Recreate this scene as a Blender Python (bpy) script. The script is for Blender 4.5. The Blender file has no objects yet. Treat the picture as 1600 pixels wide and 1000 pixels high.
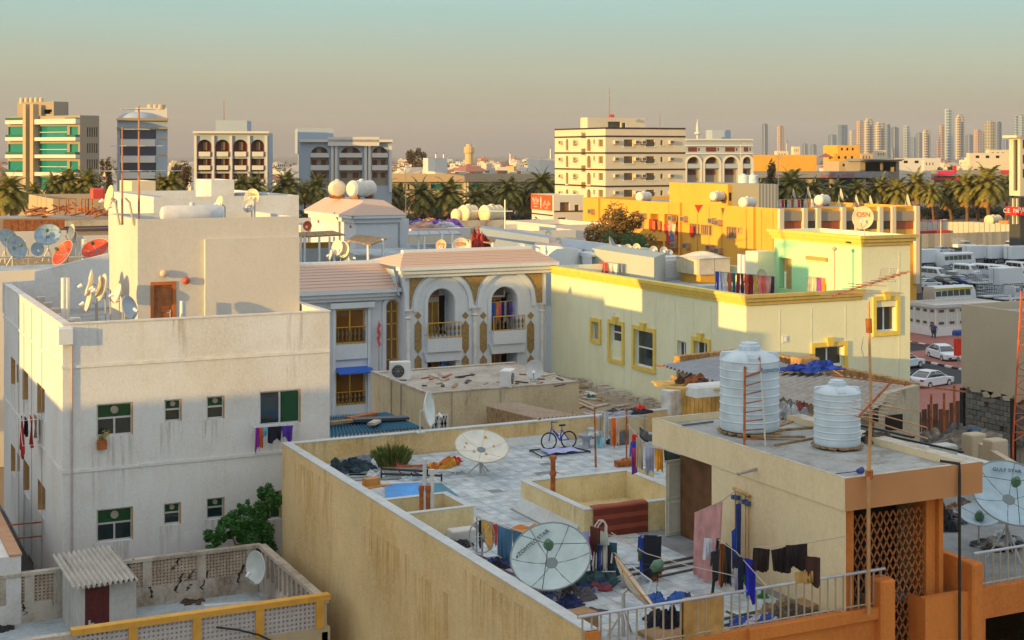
import bpy, math, random
from math import sin,cos,pi
from mathutils import Vector, Matrix, noise
random.seed(7)
S=bpy.context.scene
C=S.collection
R=math.radians
# ---------------------------------------------------------------- camera, sky, sun, exposure
TH=R(25.82);ST,CT=sin(TH),cos(TH);FPX=2250.0;HZ=240.0;HC=20.0;CX=800.0
cam=bpy.data.cameras.new('camera');camo=bpy.data.objects.new('camera',cam);C.objects.link(camo)
camo.location=(0,0,HC);camo.rotation_euler=(R(90),0,-TH)
cam.sensor_width=36;cam.lens=FPX/1600*36;cam.shift_y=(HZ-500)/1600;cam.clip_start=.5;cam.clip_end=30000
S.camera=camo
SUN_AZ=R(14);SUN_EL=R(6.5)      # the sun stands towards (-cos az, -sin az)
w=bpy.data.worlds.new('World');S.world=w;w.use_nodes=True
nt=w.node_tree;nt.nodes.clear()
wo=nt.nodes.new('ShaderNodeOutputWorld');bg=nt.nodes.new('ShaderNodeBackground');sky=nt.nodes.new('ShaderNodeTexSky')
sky.sky_type='NISHITA';sky.sun_disc=False;sky.sun_elevation=R(9);sky.sun_rotation=math.atan2(-cos(SUN_AZ),-sin(SUN_AZ))
sky.altitude=0;sky.air_density=1.0;sky.dust_density=1.5;sky.ozone_density=2.5
# evening air: the same sky all round, with a dusty band near the horizon
tc=nt.nodes.new('ShaderNodeTexCoord');sx=nt.nodes.new('ShaderNodeSeparateXYZ');cr=nt.nodes.new('ShaderNodeValToRGB');mx=nt.nodes.new('ShaderNodeMix')
mx.data_type='RGBA';mx.inputs[0].default_value=.8
ab=nt.nodes.new('ShaderNodeMath');ab.operation='ABSOLUTE'
nt.links.new(tc.outputs['Generated'],sx.inputs[0]);nt.links.new(sx.outputs['Z'],ab.inputs[0]);nt.links.new(ab.outputs[0],cr.inputs[0])
e=cr.color_ramp.elements
SKY=[(0.0,(1.35,.95,.75)),(.025,(1.5,1.15,.82)),(.06,(1.65,1.6,1.12)),(.10,(1.35,2.0,1.75)),(.3,(3.3,3.5,3.4)),(1,(3.9,3.7,3.5))]
SKY_K=1/4.2
e[0].position=SKY[0][0];e[0].color=(*[c*SKY_K for c in SKY[0][1]],1)
e[1].position=1;e[1].color=(*[c*SKY_K for c in SKY[-1][1]],1)
for p_,c_ in SKY[1:-1]:
    q=e.new(p_);q.color=(*[c*SKY_K for c in c_],1)
sc_=nt.nodes.new('ShaderNodeVectorMath');sc_.operation='SCALE';sc_.inputs[3].default_value=4.2
cn=nt.nodes.new('ShaderNodeTexNoise');cn.inputs['Scale'].default_value=2.2;cn.inputs['Detail'].default_value=5;cm_=nt.nodes.new('ShaderNodeMapping');cm_.inputs['Scale'].default_value=(1,1,9);nt.links.new(tc.outputs['Generated'],cm_.inputs[0]);nt.links.new(cm_.outputs[0],cn.inputs['Vector'])
cq=nt.nodes.new('ShaderNodeMapRange');cq.inputs[3].default_value=4.2*.955;cq.inputs[4].default_value=4.2*1.05;cq.inputs[1].default_value=.35;cq.inputs[2].default_value=.7;nt.links.new(cn.outputs[0],cq.inputs[0]);nt.links.new(cq.outputs[0],sc_.inputs[3])
nt.links.new(cr.outputs[0],sc_.inputs[0])
nt.links.new(sky.outputs[0],mx.inputs[6]);nt.links.new(sc_.outputs[0],mx.inputs[7])
nt.links.new(mx.outputs[2],bg.inputs[0]);bg.inputs[1].default_value=.142
nt.links.new(bg.outputs[0],wo.inputs[0])
sl=bpy.data.lights.new('sun','SUN');so=bpy.data.objects.new('sun',sl);C.objects.link(so)
sl.energy=3.2;sl.angle=R(.5);sl.color=(1,.60,.15)
sd=Vector((-cos(SUN_AZ)*cos(SUN_EL),-sin(SUN_AZ)*cos(SUN_EL),sin(SUN_EL)))
so.rotation_euler=sd.to_track_quat('Z','Y').to_euler();so.location=(-50,-20,40)
vs=S.view_settings;vs.view_transform='Standard';vs.look='None';vs.gamma=1;vs.use_curve_mapping=False;vs.exposure=.98
S.cycles.use_denoising=True;S.cycles.max_bounces=6;S.cycles.diffuse_bounces=3;S.cycles.volume_bounces=0;S.cycles.transparent_max_bounces=8
S.cycles.sample_clamp_indirect=6
# ---------------------------------------------------------------- pixel helpers (1600x1000 photo -> place)
def ray(px):
    t=(px-CX)/FPX;return (ST+t*CT, CT-t*ST)
def G(px,py,z):
    D=(HC-z)*FPX/(py-HZ);a,b=ray(px);return Vector((a*D,b*D,z))
def PD(px,py,D):
    a,b=ray(px);return Vector((a*D,b*D,HC-(py-HZ)*D/FPX))
def depth(p): return p[0]*ST+p[1]*CT
def cdir(r,f,u):
    "direction given as right / away from camera / up"
    return Vector((r*CT+f*ST,-r*ST+f*CT,u)).normalized()
class Frame:
    def __init__(s,x=0,y=0,rho=0): s.x,s.y,s.r=x,y,rho;s.c,s.s=cos(rho),sin(rho)
    def w(s,a,b,z): return Vector((s.x+a*s.c-b*s.s, s.y+a*s.s+b*s.c, z))
    def l(s,p): dx,dy=p[0]-s.x,p[1]-s.y;return (dx*s.c+dy*s.s,-dx*s.s+dy*s.c)
GR=Frame()
class Face:
    "a wall plane: side S looks along local -y (u runs along +x), W looks along local -x (u runs along -y)"
    def __init__(s,side,v,fr=GR): s.side,s.v,s.fr=side,v,fr;s.rot=fr.r-(pi/2 if side=='W' else 0)
    def p(s,u,z,out=0): return s.fr.w(u,s.v-out,z) if s.side=='S' else s.fr.w(s.v-out,-u,z)
    def D(s,px):
        a,b=ray(px);f=s.fr
        ca,cb=a*f.c+b*f.s,-a*f.s+b*f.c;ox,oy=-f.x*f.c-f.y*f.s, f.x*f.s-f.y*f.c
        return (s.v-oy)/cb if s.side=='S' else (s.v-ox)/ca
    def u(s,px):
        D=s.D(px);a,b=ray(px);l=s.fr.l((a*D,b*D));return l[0] if s.side=='S' else -l[1]
    def z(s,px,py): return HC-(py-HZ)*s.D(px)/FPX
    def uz(s,px,py): return s.u(px),s.z(px,py)
    def rect(s,x0,x1,y0,y1):
        "px x0<x1, y0 top, y1 bottom measured at the middle"
        xm=(x0+x1)/2;return (s.u(x0),s.u(x1),s.z(xm,y1),s.z(xm,y0))
# ---------------------------------------------------------------- objects
WM={}
def _wm(o): return WM.get(o.name,Matrix.Identity(4))
def thing(name,label,cat,loc=(0,0,0),rz=0,group=None,kind=None):
    o=bpy.data.objects.new(name,None);C.objects.link(o);o.location=loc;o.rotation_euler=(0,0,rz);o.empty_display_size=.2
    WM[o.name]=Matrix.Translation(Vector(loc))@Matrix.Rotation(rz,4,'Z');return tag(o,label,cat,group,kind)
def tag(o,label=None,cat=None,group=None,kind=None):
    if label: o['label']=label
    if cat: o['category']=cat
    if group: o['group']=group
    if kind: o['kind']=kind
    return o
class MB:
    def __init__(s): s.v=[];s.f=[];s.m=[];s.k=0;s.M=None
    def tr(s,M): s.M=M;return s
    def mat(s,k): s.k=k;return s
    def add(s,vs,fs):
        n=len(s.v)
        if s.M is not None: vs=[s.M@Vector(v) for v in vs]
        s.v+= [tuple(v) for v in vs]
        for f in fs: s.f.append([n+i for i in f]);s.m.append(s.k)
        return s
    def quad(s,a,b,c,d): return s.add([a,b,c,d],[(0,1,2,3)])
    def poly(s,*p): return s.add(p,[tuple(range(len(p)))])
    def box(s,x0,x1,y0,y1,z0,z1):
        return s.add([(x0,y0,z0),(x1,y0,z0),(x1,y1,z0),(x0,y1,z0),(x0,y0,z1),(x1,y0,z1),(x1,y1,z1),(x0,y1,z1)],
            [(0,3,2,1),(4,5,6,7),(0,1,5,4),(1,2,6,5),(2,3,7,6),(3,0,4,7)])
    def cbox(s,x,y,z,dx,dy,dz,ch=.02):
        "box with chamfered upright edges and top edges"
        x0,x1,y0,y1,z0,z1=x-dx/2,x+dx/2,y-dy/2,y+dy/2,z,z+dz;c=ch
        def ring(i,zz): return [(x0+c+i,y0+i,zz),(x1-c-i,y0+i,zz),(x1-i,y0+c+i,zz),(x1-i,y1-c-i,zz),(x1-c-i,y1-i,zz),(x0+c+i,y1-i,zz),(x0+i,y1-c-i,zz),(x0+i,y0+c+i,zz)]
        v=ring(0,z0)+ring(0,z1-c)+ring(c*.7,z1)
        fs=[tuple(range(7,-1,-1)),tuple(range(16,24))]
        for k in (0,8):
            for i in range(8): j=(i+1)%8;fs.append((k+i,k+j,k+8+j,k+8+i))
        return s.add(v,fs)
    def prism(s,pts,a,b,axis='z'):
        "polygon pts extruded from a to b along axis"
        n=len(pts)
        if axis=='z': lo=[(x,y,a) for x,y in pts];hi=[(x,y,b) for x,y in pts]
        elif axis=='y': lo=[(x,a,y) for x,y in pts];hi=[(x,b,y) for x,y in pts]
        else: lo=[(a,x,y) for x,y in pts];hi=[(b,x,y) for x,y in pts]
        fs=[tuple(range(n-1,-1,-1)),tuple(range(n,2*n))]+[(i,(i+1)%n,n+(i+1)%n,n+i) for i in range(n)]
        return s.add(lo+hi,fs)
    def tube(s,pts,r,n=6,cap=True):
        pts=[Vector(p) for p in pts];rs=r if isinstance(r,(list,tuple)) else [r]*len(pts)
        vs=[];fs=[];up=Vector((0,0,1));prev=None
        for i,p in enumerate(pts):
            d=(pts[min(i+1,len(pts)-1)]-pts[max(i-1,0)])
            if d.length<1e-9: d=Vector((0,0,1))
            d.normalize()
            if prev is None:
                a=d.orthogonal().normalized()
            else:
                a=prev-d*prev.dot(d)
                a=a.normalized() if a.length>1e-6 else d.orthogonal().normalized()
            prev=a;b=d.cross(a)
            for k in range(n):
                t=2*pi*k/n+(pi/4 if n==4 else 0);vs.append(p+(a*cos(t)+b*sin(t))*rs[i])
        for i in range(len(pts)-1):
            for k in range(n):
                j=(k+1)%n;fs.append((i*n+k,i*n+j,(i+1)*n+j,(i+1)*n+k))
        if cap: fs.append(tuple(range(n-1,-1,-1)));fs.append(tuple((len(pts)-1)*n+k for k in range(n)))
        return s.add(vs,fs)
    def lathe(s,prof,n=24,o=(0,0,0),cap=True):
        vs=[];fs=[]
        for r,z in prof:
            for k in range(n):
                t=2*pi*k/n;vs.append((o[0]+r*cos(t),o[1]+r*sin(t),o[2]+z))
        m=len(prof)
        for i in range(m-1):
            for k in range(n):
                j=(k+1)%n;fs.append((i*n+k,i*n+j,(i+1)*n+j,(i+1)*n+k))
        if cap:
            fs.append(tuple(range(n-1,-1,-1)));fs.append(tuple((m-1)*n+k for k in range(n)))
        return s.add(vs,fs)
    def grid(s,fn,nu,nv):
        vs=[fn(i/nu,j/nv) for j in range(nv+1) for i in range(nu+1)]
        fs=[(j*(nu+1)+i,j*(nu+1)+i+1,(j+1)*(nu+1)+i+1,(j+1)*(nu+1)+i) for j in range(nv) for i in range(nu)]
        return s.add(vs,fs)
    def mesh(s,name,mats,smooth=False):
        me=bpy.data.meshes.new(name);me.from_pydata(s.v,[],s.f)
        if not isinstance(mats,(list,tuple)): mats=[mats]
        for m in mats: me.materials.append(m)
        if len(mats)>1: me.polygons.foreach_set('material_index',s.m)
        if smooth:
            me.polygons.foreach_set('use_smooth',[True]*len(me.polygons))
            if smooth!=2:
                try: me.set_sharp_from_angle(angle=R(38))
                except Exception: pass
        me.update();return me
    def B(s,name,mats,parent=None,smooth=False,local=False):
        "world-space shape;becomes a child of parent when given"
        if parent is None:
            xs=[v[0] for v in s.v];ys=[v[1] for v in s.v];z=min(v[2] for v in s.v)
            c=Vector(((min(xs)+max(xs))/2,(min(ys)+max(ys))/2,z));s.v=[(v[0]-c.x,v[1]-c.y,v[2]-c.z) for v in s.v]
            o=bpy.data.objects.new(name,s.mesh(name,mats,smooth));C.objects.link(o);o.location=c;WM[o.name]=Matrix.Translation(c);return o
        if not local:
            I=_wm(parent).inverted();s.v=[tuple(I@Vector(v)) for v in s.v]
        o=bpy.data.objects.new(name,s.mesh(name,mats,smooth));C.objects.link(o);o.parent=parent;WM[o.name]=_wm(parent).copy();return o
def put(name,me,parent,loc,rz=0,rot=None):
    "an object of shared mesh data placed in world coordinates under parent"
    o=bpy.data.objects.new(name,me);C.objects.link(o)
    M=Matrix.Translation(Vector(loc))@(Matrix.Rotation(rz,4,'Z') if rot is None else rot)
    L=_wm(parent).inverted()@M if parent else M
    o.parent=parent;o.matrix_local=L if parent else M
    if not parent: o.matrix_world=M
    WM[o.name]=M;return o
KIDS={}
def copy_thing(o,loc,rz=None,label=None,group=None,mats=None,scale=None):
    def rec(a,par):
        b=a.copy();C.objects.link(b);b.parent=par
        if mats and a.type=='MESH':
            for i,sl_ in enumerate(b.material_slots):
                if sl_.material and sl_.material.name in mats: nm_=sl_.material.name;sl_.link='OBJECT';sl_.material=mats[nm_]
        for ch in KIDS.setdefault(a.name,[c for c in a.children]): rec(ch,b)
        return b
    b=rec(o,None);b.location=loc
    if rz is not None: b.rotation_euler=(0,0,rz)
    if scale: b.scale=(scale,)*3 if not hasattr(scale,'__len__') else scale
    WM[b.name]=Matrix.Translation(Vector(loc))@Matrix.Rotation(b.rotation_euler[2],4,'Z')
    if label: b['label']=label
    if group: b['group']=group
    return b
ORD='first second third fourth fifth sixth seventh eighth ninth tenth eleventh twelfth thirteenth fourteenth fifteenth sixteenth seventeenth eighteenth nineteenth twentieth twenty-first twenty-second twenty-third twenty-fourth'.split()
# ---------------------------------------------------------------- materials
MT={}
def _m(name):
    m=bpy.data.materials.new(name);m.use_nodes=True;n=m.node_tree;b=n.nodes['Principled BSDF'];MT[name]=m;return m,n,b
def lin(c): return tuple((x/12.92 if x<=.04045 else ((x+.055)/1.055)**2.4) for x in c)
def flat(name,col,rough=.6,metal=0,spec=.5,bump=0,var=.12,scale=3.0,emit=None):
    m,n,b=_m(name);N=n.nodes;L=n.links
    b.inputs['Roughness'].default_value=rough;b.inputs['Metallic'].default_value=metal
    g=N.new('ShaderNodeNewGeometry');t=N.new('ShaderNodeTexNoise');t.inputs['Scale'].default_value=scale;t.inputs['Detail'].default_value=4
    L.new(g.outputs['Position'],t.inputs['Vector'])
    r=N.new('ShaderNodeMapRange');r.inputs[1].default_value=.3;r.inputs[2].default_value=.7;r.inputs[3].default_value=1-var;r.inputs[4].default_value=1+var
    L.new(t.outputs[0],r.inputs[0]);v=N.new('ShaderNodeVectorMath');v.operation='SCALE';v.inputs[0].default_value=col;L.new(r.outputs[0],v.inputs[3])
    L.new(v.outputs[0],b.inputs['Base Color'])
    if emit: b.inputs['Emission Color'].default_value=(*col,1);b.inputs['Emission Strength'].default_value=emit
    if bump:
        t2=N.new('ShaderNodeTexNoise');t2.inputs['Scale'].default_value=scale*9;L.new(g.outputs['Position'],t2.inputs['Vector'])
        bp=N.new('ShaderNodeBump');bp.inputs['Strength'].default_value=bump;bp.inputs['Distance'].default_value=.02;L.new(t2.outputs[0],bp.inputs['Height']);L.new(bp.outputs[0],b.inputs['Normal'])
    return m
def plaster(name,col,stain=None,streak=.35,blotch=.2,rough=.9,sc=1.0,bump=.25,cracks=0,grime=None):
    m,n,b=_m(name);N=n.nodes;L=n.links;b.inputs['Roughness'].default_value=rough;b.inputs['Specular IOR Level'].default_value=.15
    stain=stain or tuple(c*.6 for c in col)
    g=N.new('ShaderNodeNewGeometry')
    def noi(s3,scale,det=5,rgh=.6):
        mp=N.new('ShaderNodeMapping');mp.inputs['Scale'].default_value=s3;L.new(g.outputs['Position'],mp.inputs[0])
        t=N.new('ShaderNodeTexNoise');t.inputs['Scale'].default_value=scale;t.inputs['Detail'].default_value=det;t.inputs['Roughness'].default_value=rgh;L.new(mp.outputs[0],t.inputs['Vector']);return t.outputs[0]
    def rng(x,a,c,lo=0,hi=1):
        r=N.new('ShaderNodeMapRange');r.inputs[1].default_value=a;r.inputs[2].default_value=c;r.inputs[3].default_value=lo;r.inputs[4].default_value=hi;L.new(x,r.inputs[0]);return r.outputs[0]
    def mixc(f,a,c,typ='MIX'):
        x=N.new('ShaderNodeMix');x.data_type='RGBA';x.blend_type=typ;L.new(f,x.inputs[0]) if not isinstance(f,float) else setattr(x.inputs[0],'default_value',f)
        for k,y in ((6,a),(7,c)):
            if isinstance(y,tuple): x.inputs[k].default_value=(*y,1)
            else: L.new(y,x.inputs[k])
        return x.outputs[2]
    c1=mixc(rng(noi((1,1,1),.35*sc,6),.35,.7,0,blotch*2.2),col,tuple(x*.72 for x in col))
    mk=N.new('ShaderNodeMath');mk.operation='MULTIPLY';L.new(rng(noi((1,1,.16),2.6*sc,9,.8),.48,.74,0,streak*1.3),mk.inputs[0]);L.new(rng(noi((1,1,.6),.45*sc,4),.42,.62,.08,1),mk.inputs[1])
    c2=mixc(mk.outputs[0],c1,stain)
    c3=mixc(rng(noi((1,1,.7),.34*sc,9,.7),.47,.68,0,streak*1.2),c2,stain)
    c4=mixc(rng(noi((1,1,1),9,3),.35,.65,0,.34),c3,tuple(min(.85,x*1.15) for x in col))
    if grime:
        c4=mixc(rng(noi((1,1,.2),1.3*sc,8,.75),.58,.68,0,.7),c4,grime)
    if cracks:
        vt=N.new('ShaderNodeTexVoronoi');vt.feature='DISTANCE_TO_EDGE';vt.inputs['Scale'].default_value=cracks
        vm=N.new('ShaderNodeVectorMath');vm.operation='ADD';L.new(g.outputs['Position'],vm.inputs[0])
        tn=N.new('ShaderNodeTexNoise');tn.inputs['Scale'].default_value=.8;L.new(g.outputs['Position'],tn.inputs['Vector']);L.new(tn.outputs[1],vm.inputs[1]);L.new(vm.outputs[0],vt.inputs['Vector'])
        c4=mixc(rng(vt.outputs[0],.0,.02,.75,0),c4,tuple(x*.25 for x in col))
    L.new(c4,b.inputs['Base Color'])
    if bump:
        bp=N.new('ShaderNodeBump');bp.inputs['Strength'].default_value=bump;bp.inputs['Distance'].default_value=.03;L.new(noi((1,1,1),14,6,.7),bp.inputs['Height']);L.new(bp.outputs[0],b.inputs['Normal'])
    return m
def glassm(name,col,rough=.08,spec=.8):
    m,n,b=_m(name);b.inputs['Base Color'].default_value=(*col,1);b.inputs['Roughness'].default_value=rough;b.inputs['Specular IOR Level'].default_value=spec;b.inputs['Coat Weight'].default_value=.4;b.inputs['Coat Roughness'].default_value=.03;return m
def stripes(name,ca,cb,period,axis='Z',duty=.5,rough=.8,noise_=.1):
    m,n,b=_m(name);N=n.nodes;L=n.links;b.inputs['Roughness'].default_value=rough
    g=N.new('ShaderNodeTexCoord');s=N.new('ShaderNodeSeparateXYZ');L.new(g.outputs['Object'],s.inputs[0])
    d=N.new('ShaderNodeMath');d.operation='DIVIDE';L.new(s.outputs[axis],d.inputs[0]);d.inputs[1].default_value=period
    f=N.new('ShaderNodeMath');f.operation='FRACT';L.new(d.outputs[0],f.inputs[0]);q=N.new('ShaderNodeMath');q.operation='LESS_THAN';L.new(f.outputs[0],q.inputs[0]);q.inputs[1].default_value=duty
    x=N.new('ShaderNodeMix');x.data_type='RGBA';L.new(q.outputs[0],x.inputs[0]);x.inputs[6].default_value=(*ca,1);x.inputs[7].default_value=(*cb,1);L.new(x.outputs[2],b.inputs['Base Color']);return m
PM={}
def paint(col,rough=.55,metal=0,var=.1,bump=0):
    k=(tuple(round(c,3) for c in col),rough,metal)
    if k not in PM: PM[k]=flat('paint_%d'%len(PM),col,rough,metal,var=var,bump=bump)
    return PM[k]
white_pl=plaster('white_plaster',(.69,.70,.71),(.52,.45,.38),.45,.2,sc=1.0,bump=.45)
white_pl2=plaster('villa_plaster',(.64,.70,.78),(.5,.5,.54),.4,.15)
cream_pl=plaster('cream_plaster',(.76,.78,.56),(.54,.48,.33),.3,.1)
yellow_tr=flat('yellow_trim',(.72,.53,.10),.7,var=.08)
ochre_pl=plaster('ochre_plaster',(.74,.40,.07),(.52,.26,.05),.3,.15)
fg_pl=plaster('stained_beige_plaster',(.80,.60,.33),(.56,.30,.06),.6,.45,sc=.8,bump=1,grime=(.50,.28,.07))
fg_in=plaster('terrace_beige_plaster',(.74,.62,.36),(.52,.38,.15),.8,.3,sc=1.6,bump=.6,grime=(.36,.33,.26))
slab_pl=plaster('slab_cream_plaster',(.74,.62,.40),(.48,.36,.2),.3,.12)
orange_pl=plaster('orange_plaster',(.66,.23,.055),(.42,.13,.04),.7,.3,bump=1)
roof_grey=plaster('roof_screed',(.42,.44,.44),(.20,.18,.15),.95,.6,sc=2.2,bump=.6,grime=(.16,.15,.13))
roof_pale=plaster('pale_roof_coating',(.46,.56,.63),(.28,.26,.23),.9,.5,sc=2,bump=.5,grime=(.22,.21,.19))
cap_pl=plaster('wall_cap_paint',(.56,.60,.62),(.3,.3,.28),.4,.25,sc=3,bump=.6)
dirty_pl=plaster('dirty_plaster',(.56,.51,.44),(.22,.16,.11),.9,.35,sc=1.6,bump=.8,grime=(.12,.10,.08))
beige_pl=plaster('plain_beige_plaster',(.50,.43,.30),(.33,.26,.16),.5,.2)
steel=flat('grey_steel',(.38,.40,.42),.4,.7,var=.15)
black_st=flat('black_steel',(.02,.022,.025),.5,.3,var=.2)
rust=flat('rusty_steel',(.36,.11,.03),.75,.2,var=.5,scale=6,bump=.3)
whitem=flat('white_enamel',(.72,.73,.74),.35,0,var=.05)
alu=flat('aluminium_frame',(.60,.62,.64),.35,.4,var=.05)
darkg=glassm('dark_glass',(.015,.03,.035))
greeng=glassm('green_glass',(.01,.13,.07))
tealg=glassm('teal_glass',(.0,.22,.22))
blueg=glassm('blue_black_glass',(.02,.04,.09))
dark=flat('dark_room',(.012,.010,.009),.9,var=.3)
brownm=flat('brown_wood',(.30,.10,.025),.55,var=.4,scale=4,bump=.3)
oldwood=flat('weathered_wood',(.30,.19,.09),.85,var=.45,scale=5,bump=.5)
gold=flat('gold_frame',(.62,.38,.06),.4,.25,var=.08)
tyre=flat('tyre_rubber',(.015,.015,.016),.8)
plast=flat('tank_plastic',(.52,.62,.70),.5,0,var=.14,scale=2.2)
pinktile=None

# ---------------------------------------------------------------- builders
def facade(mb,fa,u0,u1,z0,z1,holes=(),depth=.22,k=0,kr=None):
    "one wall face with openings (u0,u1,z0,z1[,arch rise]) and their reveals"
    kr=k if kr is None else kr
    us=sorted({u0,u1,*[h[0] for h in holes],*[h[1] for h in holes]});zs=sorted({z0,z1,*[h[2] for h in holes],*[h[3] for h in holes]})
    us=[u for u in us if u0<=u<=u1];zs=[z for z in zs if z0<=z<=z1]
    mb.mat(k)
    for a,b in zip(us,us[1:]):
        run=None
        for c,d in zip(zs,zs[1:]):
            um,zm=(a+b)/2,(c+d)/2
            hit=any(h[0]<um<h[1] and h[2]<zm<h[3] for h in holes)
            if not hit: mb.quad(fa.p(a,c),fa.p(b,c),fa.p(b,d),fa.p(a,d))
    for h in holes:
        a,b,c,d=h[:4];rise=h[4] if len(h)>4 else 0
        mb.mat(kr);e=-depth
        mb.quad(fa.p(a,c),fa.p(b,c),fa.p(b,c,e),fa.p(a,c,e))
        zt=d-rise
        mb.quad(fa.p(a,c),fa.p(a,c,e),fa.p(a,zt,e),fa.p(a,zt));mb.quad(fa.p(b,c,e),fa.p(b,c),fa.p(b,zt),fa.p(b,zt,e))
        if not rise: mb.quad(fa.p(a,d,e),fa.p(b,d,e),fa.p(b,d),fa.p(a,d))
        else:
            n=10;cx=(a+b)/2;rx=(b-a)/2
            arc=[(cx-rx*cos(pi*i/n),zt+rise*sin(pi*i/n)) for i in range(n+1)]
            for (p,q),(r,s_) in zip(arc,arc[1:]):
                mb.mat(kr).quad(fa.p(p,q),fa.p(p,q,e),fa.p(r,s_,e),fa.p(r,s_))
                mb.mat(k).quad(fa.p(p,q),fa.p(r,s_),fa.p(r,d),fa.p(p,d)) if True else None
    return mb
def body(mb,fr,x0,x1,y0,y1,z0,z1,hs=(),hw=(),par=1.0,th=.22,depth=.22,ks=0,kroof=1,kin=0):
    "box building with parapet;returns faces S and W"
    fs,fw=Face('S',y0,fr),Face('W',x0,fr)
    facade(mb,fs,x0,x1,z0,z1,hs,depth,ks);facade(mb,fw,-y1,-y0,z0,z1,hw,depth,ks)
    P=fr.w;mb.mat(ks)
    mb.quad(P(x1,y0,z0),P(x1,y1,z0),P(x1,y1,z1),P(x1,y0,z1));mb.quad(P(x1,y1,z0),P(x0,y1,z0),P(x0,y1,z1),P(x1,y1,z1))
    t=th;zr=z1-par
    if par>0:
        o=[(x0,y0),(x1,y0),(x1,y1),(x0,y1)];i=[(x0+t,y0+t),(x1-t,y0+t),(x1-t,y1-t),(x0+t,y1-t)]
        for a in range(4):
            b=(a+1)%4
            mb.mat(kin).quad(P(*o[a],z1),P(*o[b],z1),P(*i[b],z1),P(*i[a],z1));mb.quad(P(*i[b],zr),P(*i[a],zr),P(*i[a],z1),P(*i[b],z1))
        mb.mat(kroof).quad(*[P(*q,zr) for q in i])
    else: mb.mat(kroof).quad(P(x0,y0,z1),P(x1,y0,z1),P(x1,y1,z1),P(x0,y1,z1))
    mb.mat(0);return fs,fw
def fbox(mb,fa,u0,u1,z0,z1,o0,o1):
    "box on a face between offsets o0 (inner) and o1 (outer)"
    v=[fa.p(u0,z0,o1),fa.p(u1,z0,o1),fa.p(u1,z0,o0),fa.p(u0,z0,o0),fa.p(u0,z1,o1),fa.p(u1,z1,o1),fa.p(u1,z1,o0),fa.p(u0,z1,o0)]
    return mb.add(v,[(0,3,2,1),(4,5,6,7),(0,1,5,4),(1,2,6,5),(2,3,7,6),(3,0,4,7)])
WC={}
def window(parent,fa,u0,u1,z0,z1,kind='slide',fm=None,gm=None,inset=.16,name='window',t=.06,arch=0,label=None):
    "window as a part (frame) with pane sub-parts;meshes are shared between equal sizes"
    fm=fm or alu;gm=gm or darkg;W,H=round(u1-u0,2),round(z1-z0,2)
    key=(W,H,kind,fm.name,gm.name,t,arch)
    if key not in WC:
        f=MB();f.box(0,t,-.03,.05,0,H-arch);f.box(W-t,W,-.03,.05,0,H-arch);f.box(t,W-t,-.03,.05,0,t)
        if not arch: f.box(t,W-t,-.03,.05,H-t,H)
        else:
            n=8;cx=W/2
            for i in range(n):
                a,b=pi*i/n,pi*(i+1)/n
                q=[(cx-(W/2)*cos(a),H-arch+arch*sin(a)),(cx-(W/2)*cos(b),H-arch+arch*sin(b)),(cx-(W/2-t)*cos(b),H-arch+(arch-t)*sin(b)),(cx-(W/2-t)*cos(a),H-arch+(arch-t)*sin(a))]
                f.prism(q,-.03,.05,'y')
        panes=[]
        def bar(x0,x1,za,zb): f.box(x0,x1,-.025,.045,za,zb)
        if kind=='slide': bar(W/2-t/2,W/2+t/2,t,H-t);panes=[(t,W/2,t,H-t,.02),(W/2,W-t,t,H-t,0)]
        elif kind=='top': # transom over two sliders
            zt=H*.52;bar(t,W-t,zt,zt+t);bar(W/2-t/2,W/2+t/2,t,zt);panes=[(t,W-t,zt+t,H-t,.01),(t,W/2,t,zt,.02),(W/2,W-t,t,zt,0)]
        elif kind=='sash': zt=H*.5;bar(t,W-t,zt,zt+t);panes=[(t,W-t,zt+t,H-t,.01),(t,W-t,t,zt,.01)]
        elif kind=='tri':
            bar(W/2-t/2,W/2+t/2,t,H-t-arch*.1)
            for q in (.22,.48,.68,.84): bar(t,W-t,H*q,H*q+t*.8)
            panes=[(t,W-t,t,H-t,.02)]
        else: panes=[(t,W-t,t,H-t,.01)]
        pm=[]
        for a,b,c,d,y in panes:
            g=MB()
            if arch and d>H-arch:
                n=8;pts=[(a,c),(b,c)]+[(W/2+(W/2-t)*cos(pi*i/n),H-arch+(arch-t)*sin(pi*i/n)) for i in range(n+1)]
                g.prism(pts,y-.004,y+.01,'y')
            else: g.box(a+.001,b-.001,y-.004,y+.01,c+.001,d-.001)
            pm.append(g.mesh('pane',gm))
        WC[key]=(f.mesh('window_frame',fm),pm)
    me,pm=WC[key]
    o=put(name,me,parent,fa.p(u0,z0,-inset),fa.rot)
    if label: o['label']=label
    for q in pm: put('pane',q,o,fa.p(u0,z0,-inset),fa.rot)
    return o
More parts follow.
